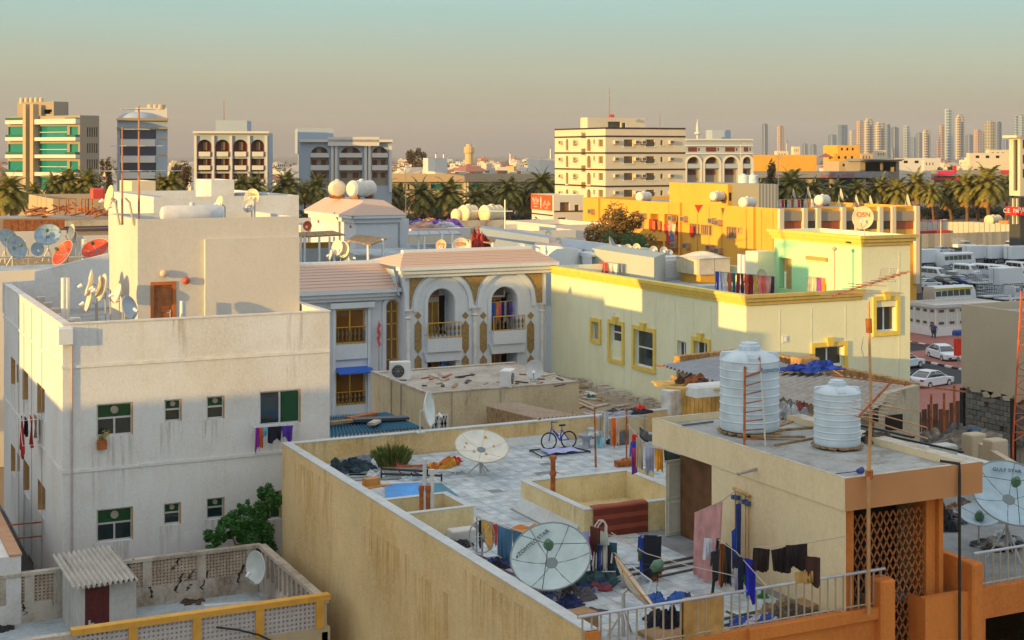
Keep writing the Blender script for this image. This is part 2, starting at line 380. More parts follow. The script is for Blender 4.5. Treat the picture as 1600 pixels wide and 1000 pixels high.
def dish(label,p,dia,n,col=(.62,.66,.68),base=None,panels=0,arm='offset',group=None,f=.42,standcol=None,text=None,segs=28,cat='satellite dish',seam=(.2,.24,.26),depth_=.17,h=None):
    "satellite dish: centre p, opening towards n, mast down to height base"
    n=Vector(n).normalized();p=Vector(p)
    zb=p.z-dia*.7 if base is None else base
    root=thing('satellite_dish',label,cat,(p.x,p.y,zb),0,group)
    X=Vector((0,0,1)).cross(n);X=X.normalized() if X.length>.05 else Vector((1,0,0));Y=n.cross(X)
    M=Matrix((X,Y,n)).transposed().to_4x4();M.translation=p
    r=dia/2;dd=dia*depth_
    sy=1.0 if arm!='offset' else 1.08
    def surf(a0,a1,na,nr,gap=0):
        mb=MB().tr(M)
        for off,fl in ((0,0),(-.025,1)):
            vs=[];fs=[]
            for j in range(nr+1):
                q=j/nr*(1-gap)+gap
                for i in range(na+1):
                    a=a0+(a1-a0)*i/na;vs.append((r*q*cos(a),r*q*sy*sin(a),dd*q*q+off))
            for j in range(nr):
                for i in range(na):
                    k=j*(na+1)+i;F=(k,k+1,k+na+2,k+na+1);fs.append(F if not fl else F[::-1])
            mb.add(vs,fs)
        return mb
    m=paint(col,.5,0,.12)
    if panels:
        bk=MB().tr(M);bk.lathe([(.08*dia,-.05),(.08*dia,.02)],12)
        for i in range(panels):
            a=2*pi*(i+.15)/panels;g=.012
            surf(a+g,a+2*pi/panels-g,6,6,.08).B('dish_panel',m,root,smooth=2)
        rb=MB().tr(M)
        for i in range(panels):
            a=2*pi*(i+.15)/panels;c,s_=cos(a),sin(a)
            rb.tube([(r*q*c,r*q*s_,dd*q*q-.016) for q in (.05,.35,.7,.99)],.022,4)
        rb.tube([(r*cos(2*pi*i/36),r*sin(2*pi*i/36),dd-.012) for i in range(37)],.022,5)
        rb.B('dish_rib',paint(seam,.6),root)
        bk.B('hub',paint((.16,.2,.22)),root)
    else:
        s_=surf(0,2*pi,segs,5);s_.B('reflector',m,root,smooth=2)
        rm=MB().tr(M);rm.tube([(r*cos(2*pi*i/segs),r*sy*sin(2*pi*i/segs),dd-.012) for i in range(segs+1)],.018,5);rm.B('rim',m,root,smooth=True)
    if arm=='bare':
        pt=MB().tr(M);rr_=random.Random(3)
        for x,y in ((.5,.1),(-.5,.35),(.1,-.3),(-.3,-.1),(.3,.6),(-.62,.1)):
            w9=rr_.uniform(.04,.1);c=[(r*(x+w9*rr_.uniform(.5,1)*cos_(a)),r*(y+.09*rr_.uniform(.6,1)*sin_(a))) for a in range(7)];pt.add([(a,b,dd*(a*a+b*b)/r/r+.012) for a,b in c],[tuple(range(7))])
        pt.B('rust_patch',paint((.50,.25,.04),.9),root)['kind']='stuff'
    fl=f*dia
    hm=flat('feed_paint',(.07,.16,.10),.5) if 'feed_paint' not in MT else MT['feed_paint']
    if arm=='offset':
        e=(0,-r*1.05,dd*.9);t_=(0,-r*.55,fl*1.25)
        a=MB().tr(M);a.tube([(0,-r*.7,-.06),e,t_],.022,5);a.B('feed_arm',steel,root)
        hh=MB().tr(M);hh.tube([t_,(t_[0],t_[1]+.12,t_[2]-.13)],[.045,.07],8);hh.B('feed_horn',whitem,root)
    elif arm!='bare':
        a=MB().tr(M)
        for k in range(3):
            q=2*pi*(k/3)+.45;a.tube([(r*.97*cos(q),r*.97*sin(q),dd),(0.05*cos(q),.05*sin(q),fl)],.009 if dia>1.5 else .006,4)
        a.B('feed_strut',black_st,root)
        hh=MB().tr(M);hh.tube([(0,0,fl-.16),(0,0,fl-.02),(0,0,fl+.02),(0,0,fl+.16)],[.07,.13,.13,.06],10);hh.B('feed_horn',hm,root)
    # mount
    st=MB();bp=M@Vector((0,0,-.06));q=bp-n*.12;foot=Vector((q.x,q.y,zb));sc_=paint(standcol or (.45,.46,.47),.5,.3)
    if q.z-zb>.05:
        if dia>1.4:
            for k in range(3):
                t=2*pi*k/3+.5;st.tube([(foot.x+.5*cos(t)*dia/2,foot.y+.5*sin(t)*dia/2,zb),(foot.x,foot.y,zb+max(.15,(q.z-zb)*.6))],.025,5)
            st.tube([foot,q,bp],.045,6)
        else:
            st.tube([foot,(foot.x,foot.y,q.z-.05),bp],.028,6);st.box(foot.x-.15,foot.x+.15,foot.y-.15,foot.y+.15,zb,zb+.04)
        st.B('stand',sc_,root)
    if text:
        s,sz,ox,oy,rot,colr=text
        t=textobj('lettering',s,sz,paint(colr),root,M@Matrix.Translation((ox*r,oy*r,dd*(ox*ox+oy*oy)+.10))@Matrix.Rotation(rot,4,'Z'))
    return root
def textobj(name,s,size,mat,parent,M,depth=.004,align='CENTER',font=None):
    cu=bpy.data.curves.new(name,'FONT');cu.body=s;cu.size=size;cu.extrude=depth;cu.align_x=align;cu.align_y='CENTER';cu.materials.append(mat)
    o=bpy.data.objects.new(name+'_tmp',cu);C.objects.link(o);me=bpy.data.meshes.new_from_object(o.evaluated_get(bpy.context.evaluated_depsgraph_get()));bpy.data.objects.remove(o)
    if not me.materials: me.materials.append(mat)
    return put(name,me,parent,(0,0,0),0,M)
def facetext(name,s,size,mat,parent,fa,u,z,out=.03):
    M=Matrix.Translation(fa.p(u,z,out))@Matrix.Rotation(fa.rot,4,'Z')@Matrix.Rotation(pi/2,4,'X');return textobj(name,s,size,mat,parent,M)
def cloth(name,label,p0,p1,drop,col,amp=.05,folds=4,cat='laundry',group=None,seed=0,col2=None,taper=0,uneven=.15,parent=None,sag=.0,stripe=0):
    "cloth hanging from the line p0-p1"
    p0,p1=Vector(p0),Vector(p1);d=p1-p0;n=Vector((d.y,-d.x,0));n=n.normalized() if n.length>0 else Vector((0,-1,0))
    rnd=random.Random(seed+int(p0.x*97)+int(p0.y*31));ph=rnd.random()*6;mb=MB();f2=rnd.uniform(.6,1.4);tp=rnd.uniform(-.05,.16)+taper;sk=rnd.uniform(-.12,.12)
    nu=max(8,folds*4)
    un=[rnd.uniform(-uneven,uneven) for _ in range(4)]
    def fn(u,v):
        uu=.5+(u-.5)*(1-tp*v)+sk*v*.5;e=un[0]*sin(3*u+ph)+un[1]*sin(7*u)
        q=p0+d*uu-Vector((0,0,1))*(drop*v*(1+e)+sag*sin(pi*u));a=amp*(.25+v)*sin((u+.12*sin(u*5+ph))*folds*f2*2*pi+ph+v*1.3)+amp*.6*sin(u*5+v*3+ph)
        return q+n*a
    def fn2(u,v): return fn(u,v)-n*.012
    if stripe:
        for i in range(nu): pass
    mb.grid(fn,nu,6);k=len(mb.v)
    mb.grid(lambda u,v:fn(1-u,v)-n*.012,nu,6)
    me=[paint(col,.9,0,.25)]
    if col2:
        me.append(paint(col2,.9,0,.2))
        mb.m=[(1 if (i%nu)//2%2 else 0) for i in range(len(mb.f))]
    o=mb.B(name,me,parent,smooth=2)
    if label: tag(o,label,cat,group)
    return o
def shirt(name,label,p0,p1,drop,col,group=None,seed=0,cat='laundry'):
    "shirt pegged on a line: body with two sleeves"
    p0,p1=Vector(p0),Vector(p1);d=p1-p0;L=d.length;e=d.normalized();n=Vector((e.y,-e.x,0)).normalized();mb=MB();rnd=random.Random(seed+int(p0.x*53))
    ph=rnd.random()*6
    out=[(-.05,0),(.0,.02),(.35,.0),(.42,.05),(.58,.05),(.65,0),(1.0,.02),(1.05,0),(1.18,.42),(1.0,.46),(.92,.25),(.9,1),(.1,1),(.08,.25),(0,.46),(-.18,.42)]
    def P(u,v,s): return p0+e*(u*L)-Vector((0,0,v*drop))+n*(s+.03*sin(u*9+v*4+ph))
    for s,fl in ((.02,0),(-.02,1)):
        c=[P(u,v,s) for u,v in out];
        mb.add(c,[tuple(range(len(c))) if fl else tuple(range(len(c)-1,-1,-1))])
    m=len(out);a=[P(u,v,.02) for u,v in out];b=[P(u,v,-.02) for u,v in out]
    mb.add(a+b,[(i,(i+1)%m,m+(i+1)%m,m+i) for i in range(m)])
    o=mb.B(name,paint(col,.9,0,.25));
    return tag(o,label,cat,group)
def cos_(a): return cos(a*.898)
def sin_(a): return sin(a*.898)
def heap(label,p,dx,dy,dz,cols,seed=0,cat='pile',n=5,kind=None,parent=None,group=None):
    name={'tarpaulin':'tarpaulin','bag':'carrier_bag','scrap':'scrap_heap'}.get(cat,'rag_pile')
    "crumpled heap of cloth or rags"
    rnd=random.Random(seed);mb=MB()
    for k in range(n*2):
        cx,cy=p[0]+rnd.uniform(-.5,.5)*dx*.75,p[1]+rnd.uniform(-.5,.5)*dy*.75;rx,ry,rz=dx*rnd.uniform(.12,.3),dy*rnd.uniform(.12,.3),dz*rnd.uniform(.3,.9);sd_=rnd.random()*50
        mb.mat(k%len(cols))
        def fn(u,v):
            a=u*2*pi;t=v*pi/2;q=1+.6*noise.noise((cos(a)*1.6+sd_,sin(a)*1.6,v*2+sd_))+.3*noise.noise((cos(a)*5+sd_,sin(a)*5,v*5+sd_))
            return (cx+rx*q*cos(a)*cos(t),cy+ry*q*sin(a)*cos(t),p[2]+rz*q*sin(t))
        mb.grid(fn,18,6)
    o=mb.B(name,[paint(c,.9,0,.35) for c in cols],parent,smooth=False)
    if label: tag(o,label,cat,group,kind)
    return o
def corrug(mb,a,b,c,d,waves,amp=.035,thick=.012,per=8):
    "corrugated sheet over the quad a,b,c,d;ridges run from edge ab to edge dc"
    a,b,c,d=map(Vector,(a,b,c,d));n=(b-a).cross(d-a).normalized()
    if n.z<0: n=-n
    nu=waves*per
    for s in (0,-thick):
        vs=[];fs=[]
        for v in (0,.5,1):
            for i in range(nu+1):
                u=i/nu;q=a.lerp(b,u).lerp(d.lerp(c,u),v);vs.append(q+n*(amp*sin(2*pi*waves*u)+s))
        for j in range(2):
            for i in range(nu): k=j*(nu+1)+i;fs.append((k,k+1,k+nu+2,k+nu+1) if s==0 else (k+1,k,k+nu+1,k+nu+2))
        mb.add(vs,fs)
    return mb
def aircon(name,label,fa,u,z,w=.8,h=.5,d=.5,group=None,split=False,col=None):
    "box air conditioner sticking out of a wall"
    root=thing(name,label,'air conditioner',fa.p(u,z,0),0,group)
    m=paint(col or (.60,.56,.48),.6,0,.15);b=MB();fbox(b,fa,u-w/2,u+w/2,z,z+h,-.0,d);b.B('casing',m,root)
    g=MB();fbox(g,fa,u-w*.42,u+w*.42,z+h*.12,z+h*.88,d,d+.012);g.B('grille',paint((.12,.11,.10),.7),root)
    k=MB();fbox(k,fa,u-w*.5,u+w*.5,z-.05,z-.003,0,d*.95);k.B('bracket',rust,root)
    return root
def ac_unit(name,label,p,rz,w=.85,h=.75,d=.32,group=None,lattice=False):
    "outdoor unit with a round fan standing on a roof"
    root=thing(name,label,'air conditioner',p,rz,group)
    b=MB();b.cbox(0,0,.06,w,d,h,.03);b.box(-w*.4,-w*.3,-d/2,d/2,0,.06);b.box(w*.3,w*.4,-d/2,d/2,0,.06);b.B('casing',whitem,root,local=True)
    M=Matrix.Translation((-w*.12,-d/2-.002,h*.55))@Matrix.Rotation(pi/2,4,'X')
    f=MB().tr(M);f.lathe([(h*.36,0),(h*.36,.012),(h*.33,.014)],20);f.B('fan_opening',paint((.02,.02,.02)),root,local=True)
    f=MB().tr(M)
    for k in range(1,5): f.tube([(h*.36*k/4*cos(a*pi/8),h*.36*k/4*sin(a*pi/8),.03) for a in range(17)],.006,4)
    for k in range(4):
        a=pi*k/4;f.tube([(-h*.36*cos(a),-h*.36*sin(a),.03),(h*.36*cos(a),h*.36*sin(a),.03)],.008,4)
    f.B('fan_grille',steel,root,local=True);return root
def tank_v(name,label,p,r,h,group=None,text=None,col=None,shoulder=True,n=40):
    "upright ribbed plastic water tank with domed shoulder and lid"
    root=thing(name,label,'water tank',p,0,group);m=plast if col is None else paint(col,.45,0,.06)
    prof=[(r*.97,0),(r,.04)];hb=h*.80;k=8
    for i in range(k):
        z=.06+hb*(i+1)/k-.05;prof+=[(r*.992,z-.05),(r*.992,z),(r*1.012,z+.015),(r*1.012,z+.03),(r*.992,z+.045)]
    prof+=[(r*.97,hb+.08),(r*.80,hb+h*.09),(r*.36,hb+h*.13),(r*.34,hb+h*.14)]
    b=MB();b.lathe(prof,n);b.B('tank_shell',m,root,smooth=True,local=True)
    l=MB();l.lathe([(r*.34,hb+h*.13),(r*.36,hb+h*.135),(r*.36,hb+h*.18),(r*.31,hb+h*.19),(r*.3,hb+h*.215),(.05,hb+h*.22)],24)
    for i in range(12):
        a=2*pi*i/12;l.box(r*.36*cos(a)-.015,r*.36*cos(a)+.015,r*.36*sin(a)-.015,r*.36*sin(a)+.015,hb+h*.135,hb+h*.18)
    l.B('lid',m,root,smooth=True,local=True)
    for i in range(4):
        a=pi/4+i*pi/2+.3;q=MB().tr(Matrix.Rotation(a,4,'Z'))
        q.prism([(r*.55,hb+h*.02),(r*.985,hb-.01),(r*.985,hb+h*.07),(r*.93,hb+h*.105),(r*.55,hb+h*.11)],-r*.16,r*.16,'y');q.B('lifting_shoulder',m,root,local=True)
    if text: textobj('lettering',text,h*.075,paint((.03,.13,.30)),root,_wm(root)@Matrix.Rotation(-TH+.55,4,'Z')@Matrix.Translation((0,-r-.03,hb*.92))@Matrix.Rotation(pi/2,4,'X'))
    return root
def tank_h(name,label,p,r,L,rz,group=None,col=(.66,.64,.58),plain=False):
    "lying barrel water tank on a cradle"
    root=thing(name,label,'water tank',p,rz,group);m=paint(col,.5,0,.08)
    M=Matrix.Translation((0,0,r+.12))@Matrix.Rotation(pi/2,4,'Y');b=MB().tr(M)
    pr=[(r*.35,-L/2),(r*.8,-L/2+.06),(r*.97,-L/2+.2)]
    for i in range(0 if plain else 4):
        z=-L/2+.3+(L-.6)*i/3;pr+=[(r*.97,z-.06),(r*1.02,z-.03),(r*1.02,z+.03),(r*.97,z+.06)]
    pr+=[(r*.97,L/2-.2),(r*.8,L/2-.06),(r*.35,L/2)]
    b.lathe(pr,20);b.B('tank_shell',m,root,smooth=True,local=True)
    l=MB();l.lathe([(r*.3,2*r+.08),(r*.3,2*r+.2),(r*.1,2*r+.24)],12);l.B('lid',m,root,smooth=True,local=True)
    k=MB();k.box(-L*.35,-L*.25,-r*.8,r*.8,0,.25);k.box(L*.25,L*.35,-r*.8,r*.8,0,.25);k.B('cradle',rust,root,local=True);return root
def railing(parent,p0,p1,h,n,mt=None,mr=None,r=.022,rr=.035,bot=True,bz=.06):
    p0,p1=Vector(p0),Vector(p1);mt=mt or steel;mr=mr or steel
    t=MB();t.tube([p0+Vector((0,0,h)),p1+Vector((0,0,h))],rr,8);t.B('top_rail',mr,parent,smooth=True)
    if bot: t=MB();t.tube([p0+Vector((0,0,bz)),p1+Vector((0,0,bz))],rr*.6,6);t.B('bottom_rail',mt,parent,smooth=True)
    me=None
    for i in range(n):
        q=p0.lerp(p1,(i+.5)/n)
        if me is None: m_=MB();m_.tube([(0,0,0),(0,0,h)],r,6);me=m_.mesh('baluster',mt,True)
        put('baluster',me,parent,q)
def plank(mb,p,L,wd,t,rz,tilt=0):
    M=Matrix.Translation(Vector(p))@Matrix.Rotation(rz,4,'Z')@Matrix.Rotation(tilt,4,'Y');o=mb.M;mb.M=M;mb.box(-L/2,L/2,-wd/2,wd/2,0,t);mb.M=o;return mb
def antenna(name,label,p,h,rz,els=(),lean=(0,0),group=None,col=None,r=.03,cat='antenna'):
    "yagi aerials on a mast;els = (height fraction, boom length, n elements, element length, turn)"
    root=thing(name,label,cat,p,0,group);top=Vector((p[0]+lean[0],p[1]+lean[1],p[2]+h));p=Vector(p)
    m=col or rust;t=MB();t.tube([p,p.lerp(top,.5),top],[r*1.3,r,r*.8],6);t.B('mast',m,root)
    for fz,bl,ne,el,tn in els:
        c=p.lerp(top,fz);a=Vector((cos(rz+tn),sin(rz+tn),0));s=Vector((-a.y,a.x,0))
        b=MB();b.tube([c-a*bl/2,c+a*bl/2],r*.45,4)
        b.B('boom',steel,root)
        for i in range(ne):
            q=c-a*bl/2+a*bl*(i+.5)/ne;k=MB();ll=el*(1-.4*i/ne);k.tube([q-s*ll/2,q+s*ll/2],r*.3,4);k.B('element',alu,root)
    return root
# ---- vegetation
def leafmat(name,a,b,rough=.6):
    m,n,bs=_m(name);N=n.nodes;L=n.links;bs.inputs['Roughness'].default_value=rough
    g=N.new('ShaderNodeNewGeometry');r=N.new('ShaderNodeMix');r.data_type='RGBA';r.inputs[6].default_value=(*a,1);r.inputs[7].default_value=(*b,1)
    L.new(g.outputs['Random Per Island'],r.inputs[0]);L.new(r.outputs[2],bs.inputs['Base Color'])
    tr=N.new('ShaderNodeBsdfTranslucent');L.new(r.outputs[2],tr.inputs[0]);ms=N.new('ShaderNodeMixShader');ms.inputs[0].default_value=.25;o=N['Material Output']
    L.new(bs.outputs[0],ms.inputs[1]);L.new(tr.outputs[0],ms.inputs[2]);L.new(ms.outputs[0],o.inputs[0]);return m
palm_leaf=leafmat('palm_leaf',(.08,.11,.015),(.38,.30,.05));palm_dead=leafmat('palm_dry',(.30,.16,.04),(.42,.25,.06));bark=flat('palm_bark',(.16,.09,.045),.9,var=.4,scale=2,bump=.8)
leaf_g=leafmat('leaf_green',(.015,.07,.012),(.05,.14,.02));leaf_o=leafmat('leaf_olive',(.05,.06,.01),(.22,.11,.02))
def palm_mesh(seed,h,cr):
    rnd=random.Random(seed);t=MB();pts=[];rs=[]
    for i in range(9):
        q=i/8;pts.append((.25*sin(q*2+seed),.2*q,h*q));rs.append(.34-.10*q+(.05 if i%2 else 0))
    t.tube(pts,rs,9);top=Vector(pts[-1]);cr_=MB();fr=[]
    for k in range(12): # stubs
        a=k*2.4;q=top+Vector((.3*cos(a),.3*sin(a),-.5));t.tube([q,q+Vector((.35*cos(a),.35*sin(a),.5))],.06,4)
    N_=60
    for k in range(N_):
        a=k*2.399+rnd.uniform(-.2,.2);el=R(80)-k/N_*R(128)+rnd.uniform(-.1,.1);L_=cr*rnd.uniform(.85,1.08)
        dead=(k>N_-7)
        p=top.copy();d=Vector((cos(a)*cos(el),sin(a)*cos(el),sin(el)));seg=8;sp=[p.copy()]
        for i in range(seg):
            p=p+d*(L_/seg);d=(d+Vector((0,0,-.17-.03*i))).normalized();sp.append(p.copy())
        cr_.mat(1 if dead else 0)
        for i in range(seg):
            q0,q1=sp[i],sp[i+1];dd=(q1-q0).normalized();s=dd.cross(Vector((0,0,1)));s=s.normalized() if s.length>.1 else Vector((-sin(a),cos(a),0));up=s.cross(dd)
            for j in range(3):
                o=q0.lerp(q1,(j+.3)/3);f=(i+j/3)/seg;ll=cr*.26*sin(pi*min(1,.18+f*.8))**.7
                for sg in (-1,1):
                    tip=o+s*sg*ll*.8+dd*ll*.55+up*ll*.12*rnd.uniform(-.5,1)-Vector((0,0,ll*.22));w=dd*.17
                    cr_.add([o-w,o+w,tip],[(0,1,2)])
            cr_.add([q0-s*.04,q0+s*.04,q1+s*.03,q1-s*.03],[(0,1,2,3)])
    return t.mesh('trunk',bark,True),cr_.mesh('crown',[palm_leaf,palm_dead])
PALMS=[palm_mesh(s,1.0*9,4.6) for s in (1,2,3)]
palmN=[0]
def palm(px,pytop,D,label,group,cw=None,z0=0):
    "date palm whose crown top shows at px,pytop"
    p=PD(px,pytop,D);k=palmN[0]%3;palmN[0]+=1
    H=p.z-z0;s=(cw or 54)*D/FPX/6.7;root=thing('date_palm',label,'palm tree',(p.x,p.y,z0),palmN[0]*1.7,group)
    th=max(2,H-3.0*s)
    a=put('trunk',PALMS[k][0],root,(p.x,p.y,z0),palmN[0]*1.7);a.scale=(s,s,th/9)
    off=Vector((.25*sin(2+[1,2,3][k]),.2,0))*s
    b=put('crown',PALMS[k][1],root,(p.x,p.y,z0+th-9*s),palmN[0]*1.7);b.scale=(s,s,s);root.rotation_euler=(.07*sin(px),.06*cos(px*1.7),0);return root
def bush_mb(seed,rx,ry,rz,n,leaf,mb=None,o=(0,0,0),lump=5):
    rnd=random.Random(seed);mb=mb or MB();cl=[(rnd.gauss(0,.45),rnd.gauss(0,.45),rnd.uniform(-.6,.75),rnd.uniform(.25,.5)) for _ in range(lump)]
    for i in range(n):
        c=cl[i%lump];v=Vector((rnd.gauss(0,1),rnd.gauss(0,1),rnd.gauss(0,1))).normalized()*c[3]*rnd.uniform(.55,1.1)
        p=Vector((o[0]+rx*(c[0]+v.x),o[1]+ry*(c[1]+v.y),o[2]+rz*(c[2]+v.z)))
        a=Vector((rnd.gauss(0,1),rnd.gauss(0,1),rnd.gauss(0,.7))).normalized();b=a.orthogonal().normalized();s=leaf*rnd.uniform(.6,1.3)
        mb.add([p-a*s,p+b*s*.5,p+a*s,p-b*s*.5],[(0,1,2,3)])
    return mb
def tree(name,label,p,h,rx,rz,n,leaf,mat,seed,group=None,lump=14,cat='tree'):
    root=thing(name,label,cat,p,0,group);t=MB();p=Vector(p);rnd=random.Random(seed);top=p+Vector((0,0,h-rz))
    t.tube([p,p+Vector((.1,.05,(h-rz)*.5)),top],[rx*.09,rx*.07,rx*.05],7)
    for k in range(6):
        a=k*1.05;t.tube([top-Vector((0,0,rz*.5)),top+Vector((rx*.6*cos(a),rx*.6*sin(a),rz*rnd.uniform(.0,.7)))],[rx*.04,rx*.012],5)
    t.B('trunk',bark,root);bush_mb(seed,rx*.8,rx*.8,rz*.95,n,leaf,o=top,lump=lump).B('crown',mat,root);return root

# ================================================================= the ground
ground_m=plaster('ground_dust',(.30,.24,.17),(.2,.16,.11),.3,.3,sc=.1,bump=0)
g=MB();g.quad((-9000,-600,-.02),(9000,-600,-.02),(9000,12000,-.02),(-9000,12000,-.02));tag(g.B('ground',ground_m),kind='structure')
# ================================================================= beige house with the terrace
ZR=9.4;ZP=10.15;RAILZ=10.46;CURB=9.62
AX0,AYB=G(441,693,ZP)[:2];AX1=33.7;AYF=26.0;T=.27
SX0,SYF=G(1320,748,12.66)[:2];SYB=34.3;SX1=Face('S',SYF).u(1535);ZS=12.66;ZSB=11.92
AYF=SYF+.02
house=thing('beige_house','beige rendered house with laundry and dishes all over its walled roof terrace','house',(AX0,AYF,0))
m=MB()
fw=Face('W',AX0);fs=Face('S',AYF)
facade(m,fw,-AYB,-AYF,0,ZP,[],.2,0)
m.quad((AX0+T,AYF,ZR),(AX0+T,AYB-T,ZR),(AX0+T,AYB-T,ZP),(AX0+T,AYF,ZP));
m.quad((AX0+T,AYB-T,ZR),(AX1-T,AYB-T,ZR),(AX1-T,AYB-T,ZP),(AX0+T,AYB-T,ZP));m.quad((AX1,AYB,0),(AX0,AYB,0),(AX0,AYB,ZP),(AX1,AYB,ZP))
m.quad((AX1-T,AYB-T,ZR),(AX1-T,AYF,ZR),(AX1-T,AYF,ZP),(AX1-T,AYB-T,ZP));m.quad((AX1,AYF,0),(AX1,AYB,0),(AX1,AYB,ZP),(AX1,AYF,ZP))
m.B('wall',fg_pl,house)
LA,LB=fs.u(1393),fs.u(1446)
m=MB();facade(m,fs,AX0,LA,0,CURB-.001,[(16,18,6.3,7.8),(19.6,20.6,6.3,7.8)],.5);facade(m,fs,LA,LB,0,5,[],.5);facade(m,fs,LB,AX1,0,CURB-.001,[(fs.u(1540),fs.u(1640),6.4,8.9)],.5);m.quad((LB,AYF,5),(LB,26.6,5),(LB,26.6,CURB),(LB,AYF,CURB));m.quad((LA,AYF,5),(LA,26.6,5),(LA,26.6,CURB),(LA,AYF,CURB))

for a,b in ((AX0,LA),(LB,AX1)): m.quad((a,AYF+.2,CURB-.001),(a,AYF,CURB-.001),(b,AYF,CURB-.001),(b,AYF+.2,CURB-.001));m.quad((b,AYF+.2,ZR),(max(a,AX0+T),AYF+.2,ZR),(max(a,AX0+T),AYF+.2,CURB),(b,AYF+.2,CURB))

m.box(AX0-.02,AX0+T+.03,AYF-.03,AYF+.03,CURB,ZP-.01);m.box(AX0+4,LA-.02,AYF-.12,AYF-.002,CURB-.22,CURB+.03)
m.B('front_wall',orange_pl,house)
m=MB()
for a,b,y in ((AX0+T,LA,AYF+.2),(LA,LB,26.7),(LB,AX1-T,AYF+.2)): m.quad((a,y,ZR),(b,y,ZR),(b,AYB-T,ZR),(a,AYB-T,ZR))
m.B('roof_floor',plaster('joint_bed',(.27,.30,.32),(.15,.14,.13),.6,.5,sc=2,bump=.5),house)
cp=MB();cp.box(AX0-.02,AX0+T+.02,AYF+.04,AYB+.02,ZP+.002,ZP+.035);cp.B('wall_cap',cap_pl,house)
cp=MB();cp.box(AX0+T+.025,AX1+.02,AYB-T-.02,AYB+.02,ZP+.002,ZP+.035);cp.B('wall_cap',cap_pl,house)
cp=MB();cp.box(AX1-T-.02,AX1+.02,AYF+.04,AYB-T-.025,ZP+.002,ZP+.035);cp.B('wall_cap',cap_pl,house)
# skirting of white waterproofing along the back wall
sk=MB();x0=G(735,700,ZR).x;sk.prism([(AYB-T-.001,ZR+.003),(AYB-T-.25,ZR+.003),(AYB-T-.001,ZR+.26)],x0,25,'x');sk.B('skirting',cap_pl,house)
# pillars at the front edge
for px,w_,zt in ((1379,.42,10.28),):
    u=fs.u(px);p=MB();p.cbox(u,AYF+.02,8.4,w_,.5,zt-8.4,.05);p.B('pillar',orange_pl,house)
# penthouse of stairs and rooms
PX1=Face('S',26.6).u(1467)
m=MB();wl=Face('W',SX0+.03)
yo0=wl.u(1112);
m.quad(wl.p(yo0,ZR),wl.p(-SYF,ZR),wl.p(-SYF,ZSB),wl.p(yo0,ZSB))
m.quad((SX0+.03,-yo0,ZR),(SX0+1.6,-yo0,ZR),(SX0+1.6,-yo0,ZSB),(SX0+.03,-yo0,ZSB));m.quad((SX0+1.6,-yo0,ZR),(SX0+1.6,SYB-.1,ZR),(SX0+1.6,SYB-.1,ZSB),(SX0+1.6,-yo0,ZSB))
m.quad((SX0+1.6,SYB-.1,ZR),(PX1,SYB-.1,ZR),(PX1,SYB-.1,ZSB),(SX0+1.6,SYB-.1,ZSB));m.quad((PX1,27,0),(PX1,SYB-.1,0),(PX1,SYB-.1,ZSB),(PX1,27,ZSB))
m.B('penthouse_wall',slab_pl,house)
m=MB();pier=Face('S',SYF);u0,u1=SX0+.03,pier.u(1341);m.box(u0+.002,u1,SYF+.16,26.6,ZR,ZSB);
lf=Face('S',26.6);m.box(lf.u(1445),PX1-.15,26.55,27,0,ZSB);m.box(PX1-.13,PX1,26.45,27,0,ZSB)
m.B('column',orange_pl,house)
# stair screen of diamond openings
a0,a1=u1+.002,lf.u(1445)-.003
sc=MB();cols=13;cw=(a1-a0)/cols;rh=.36;n=int((ZSB-5.5)/rh)
for i in range(cols+1):
    for j in range(n):
        z=5.5+j*rh;x=a0+i*cw
        for sg in (-1,1):
            xa,xb=x,x+sg*cw/2
            if xb<a0-.01 or xb>a1+.01: continue
            for (z0_,z1_,xs,xe) in ((z,z+rh/2,xa,xb),(z+rh/2,z+rh,xb,xa)):
                w_=.017;sc.add([(xs-w_,26.6,z0_),(xs+w_,26.6,z0_),(xe+w_,26.6,z1_),(xe-w_,26.6,z1_),(xs-w_,26.63,z0_),(xs+w_,26.63,z0_),(xe+w_,26.63,z1_),(xe-w_,26.63,z1_)],[(0,1,2,3),(0,3,7,4),(1,5,6,2)])
o=sc.B('lattice_screen',flat('lattice_orange',(.36,.13,.04),.8,var=.2),house);o['kind']='stuff'
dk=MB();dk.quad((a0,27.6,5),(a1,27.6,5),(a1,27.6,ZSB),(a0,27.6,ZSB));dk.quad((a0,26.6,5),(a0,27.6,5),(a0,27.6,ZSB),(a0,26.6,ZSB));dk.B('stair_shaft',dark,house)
# roof slab with upstand
m=MB();m.box(SX0,SX1,SYF,SYB,ZSB,ZS-.18)
o_=[(SX0,SYF),(SX1,SYF),(SX1,SYB),(SX0,SYB)];t_=.12;i_=[(SX0+t_,SYF+t_),(SX1-.45,SYF+t_),(SX1-.45,SYB-t_),(SX0+t_,SYB-t_)]
for a in range(4):
    b=(a+1)%4;m.quad((*o_[a],ZS-.18),(*o_[b],ZS-.18),(*o_[b],ZS),(*o_[a],ZS));m.quad((*i_[b],ZS-.17),(*i_[a],ZS-.17),(*i_[a],ZS),(*i_[b],ZS))
m.B('roof_slab',[slab_pl],house)
m=MB();m.quad(*[(x,y,ZS-.16) for x,y in i_]);m.B('slab_screed',roof_grey,house)
m=MB()
for a in range(4):
    b=(a+1)%4;m.quad((*o_[a],ZS+.004),(*o_[b],ZS+.004),(*i_[b],ZS+.004),(*i_[a],ZS+.004))
m.B('slab_edge',plaster('flaking_cap',(.60,.56,.48),(.28,.24,.18),.8,.5,sc=5,bump=.8,grime=(.2,.17,.12)),house)
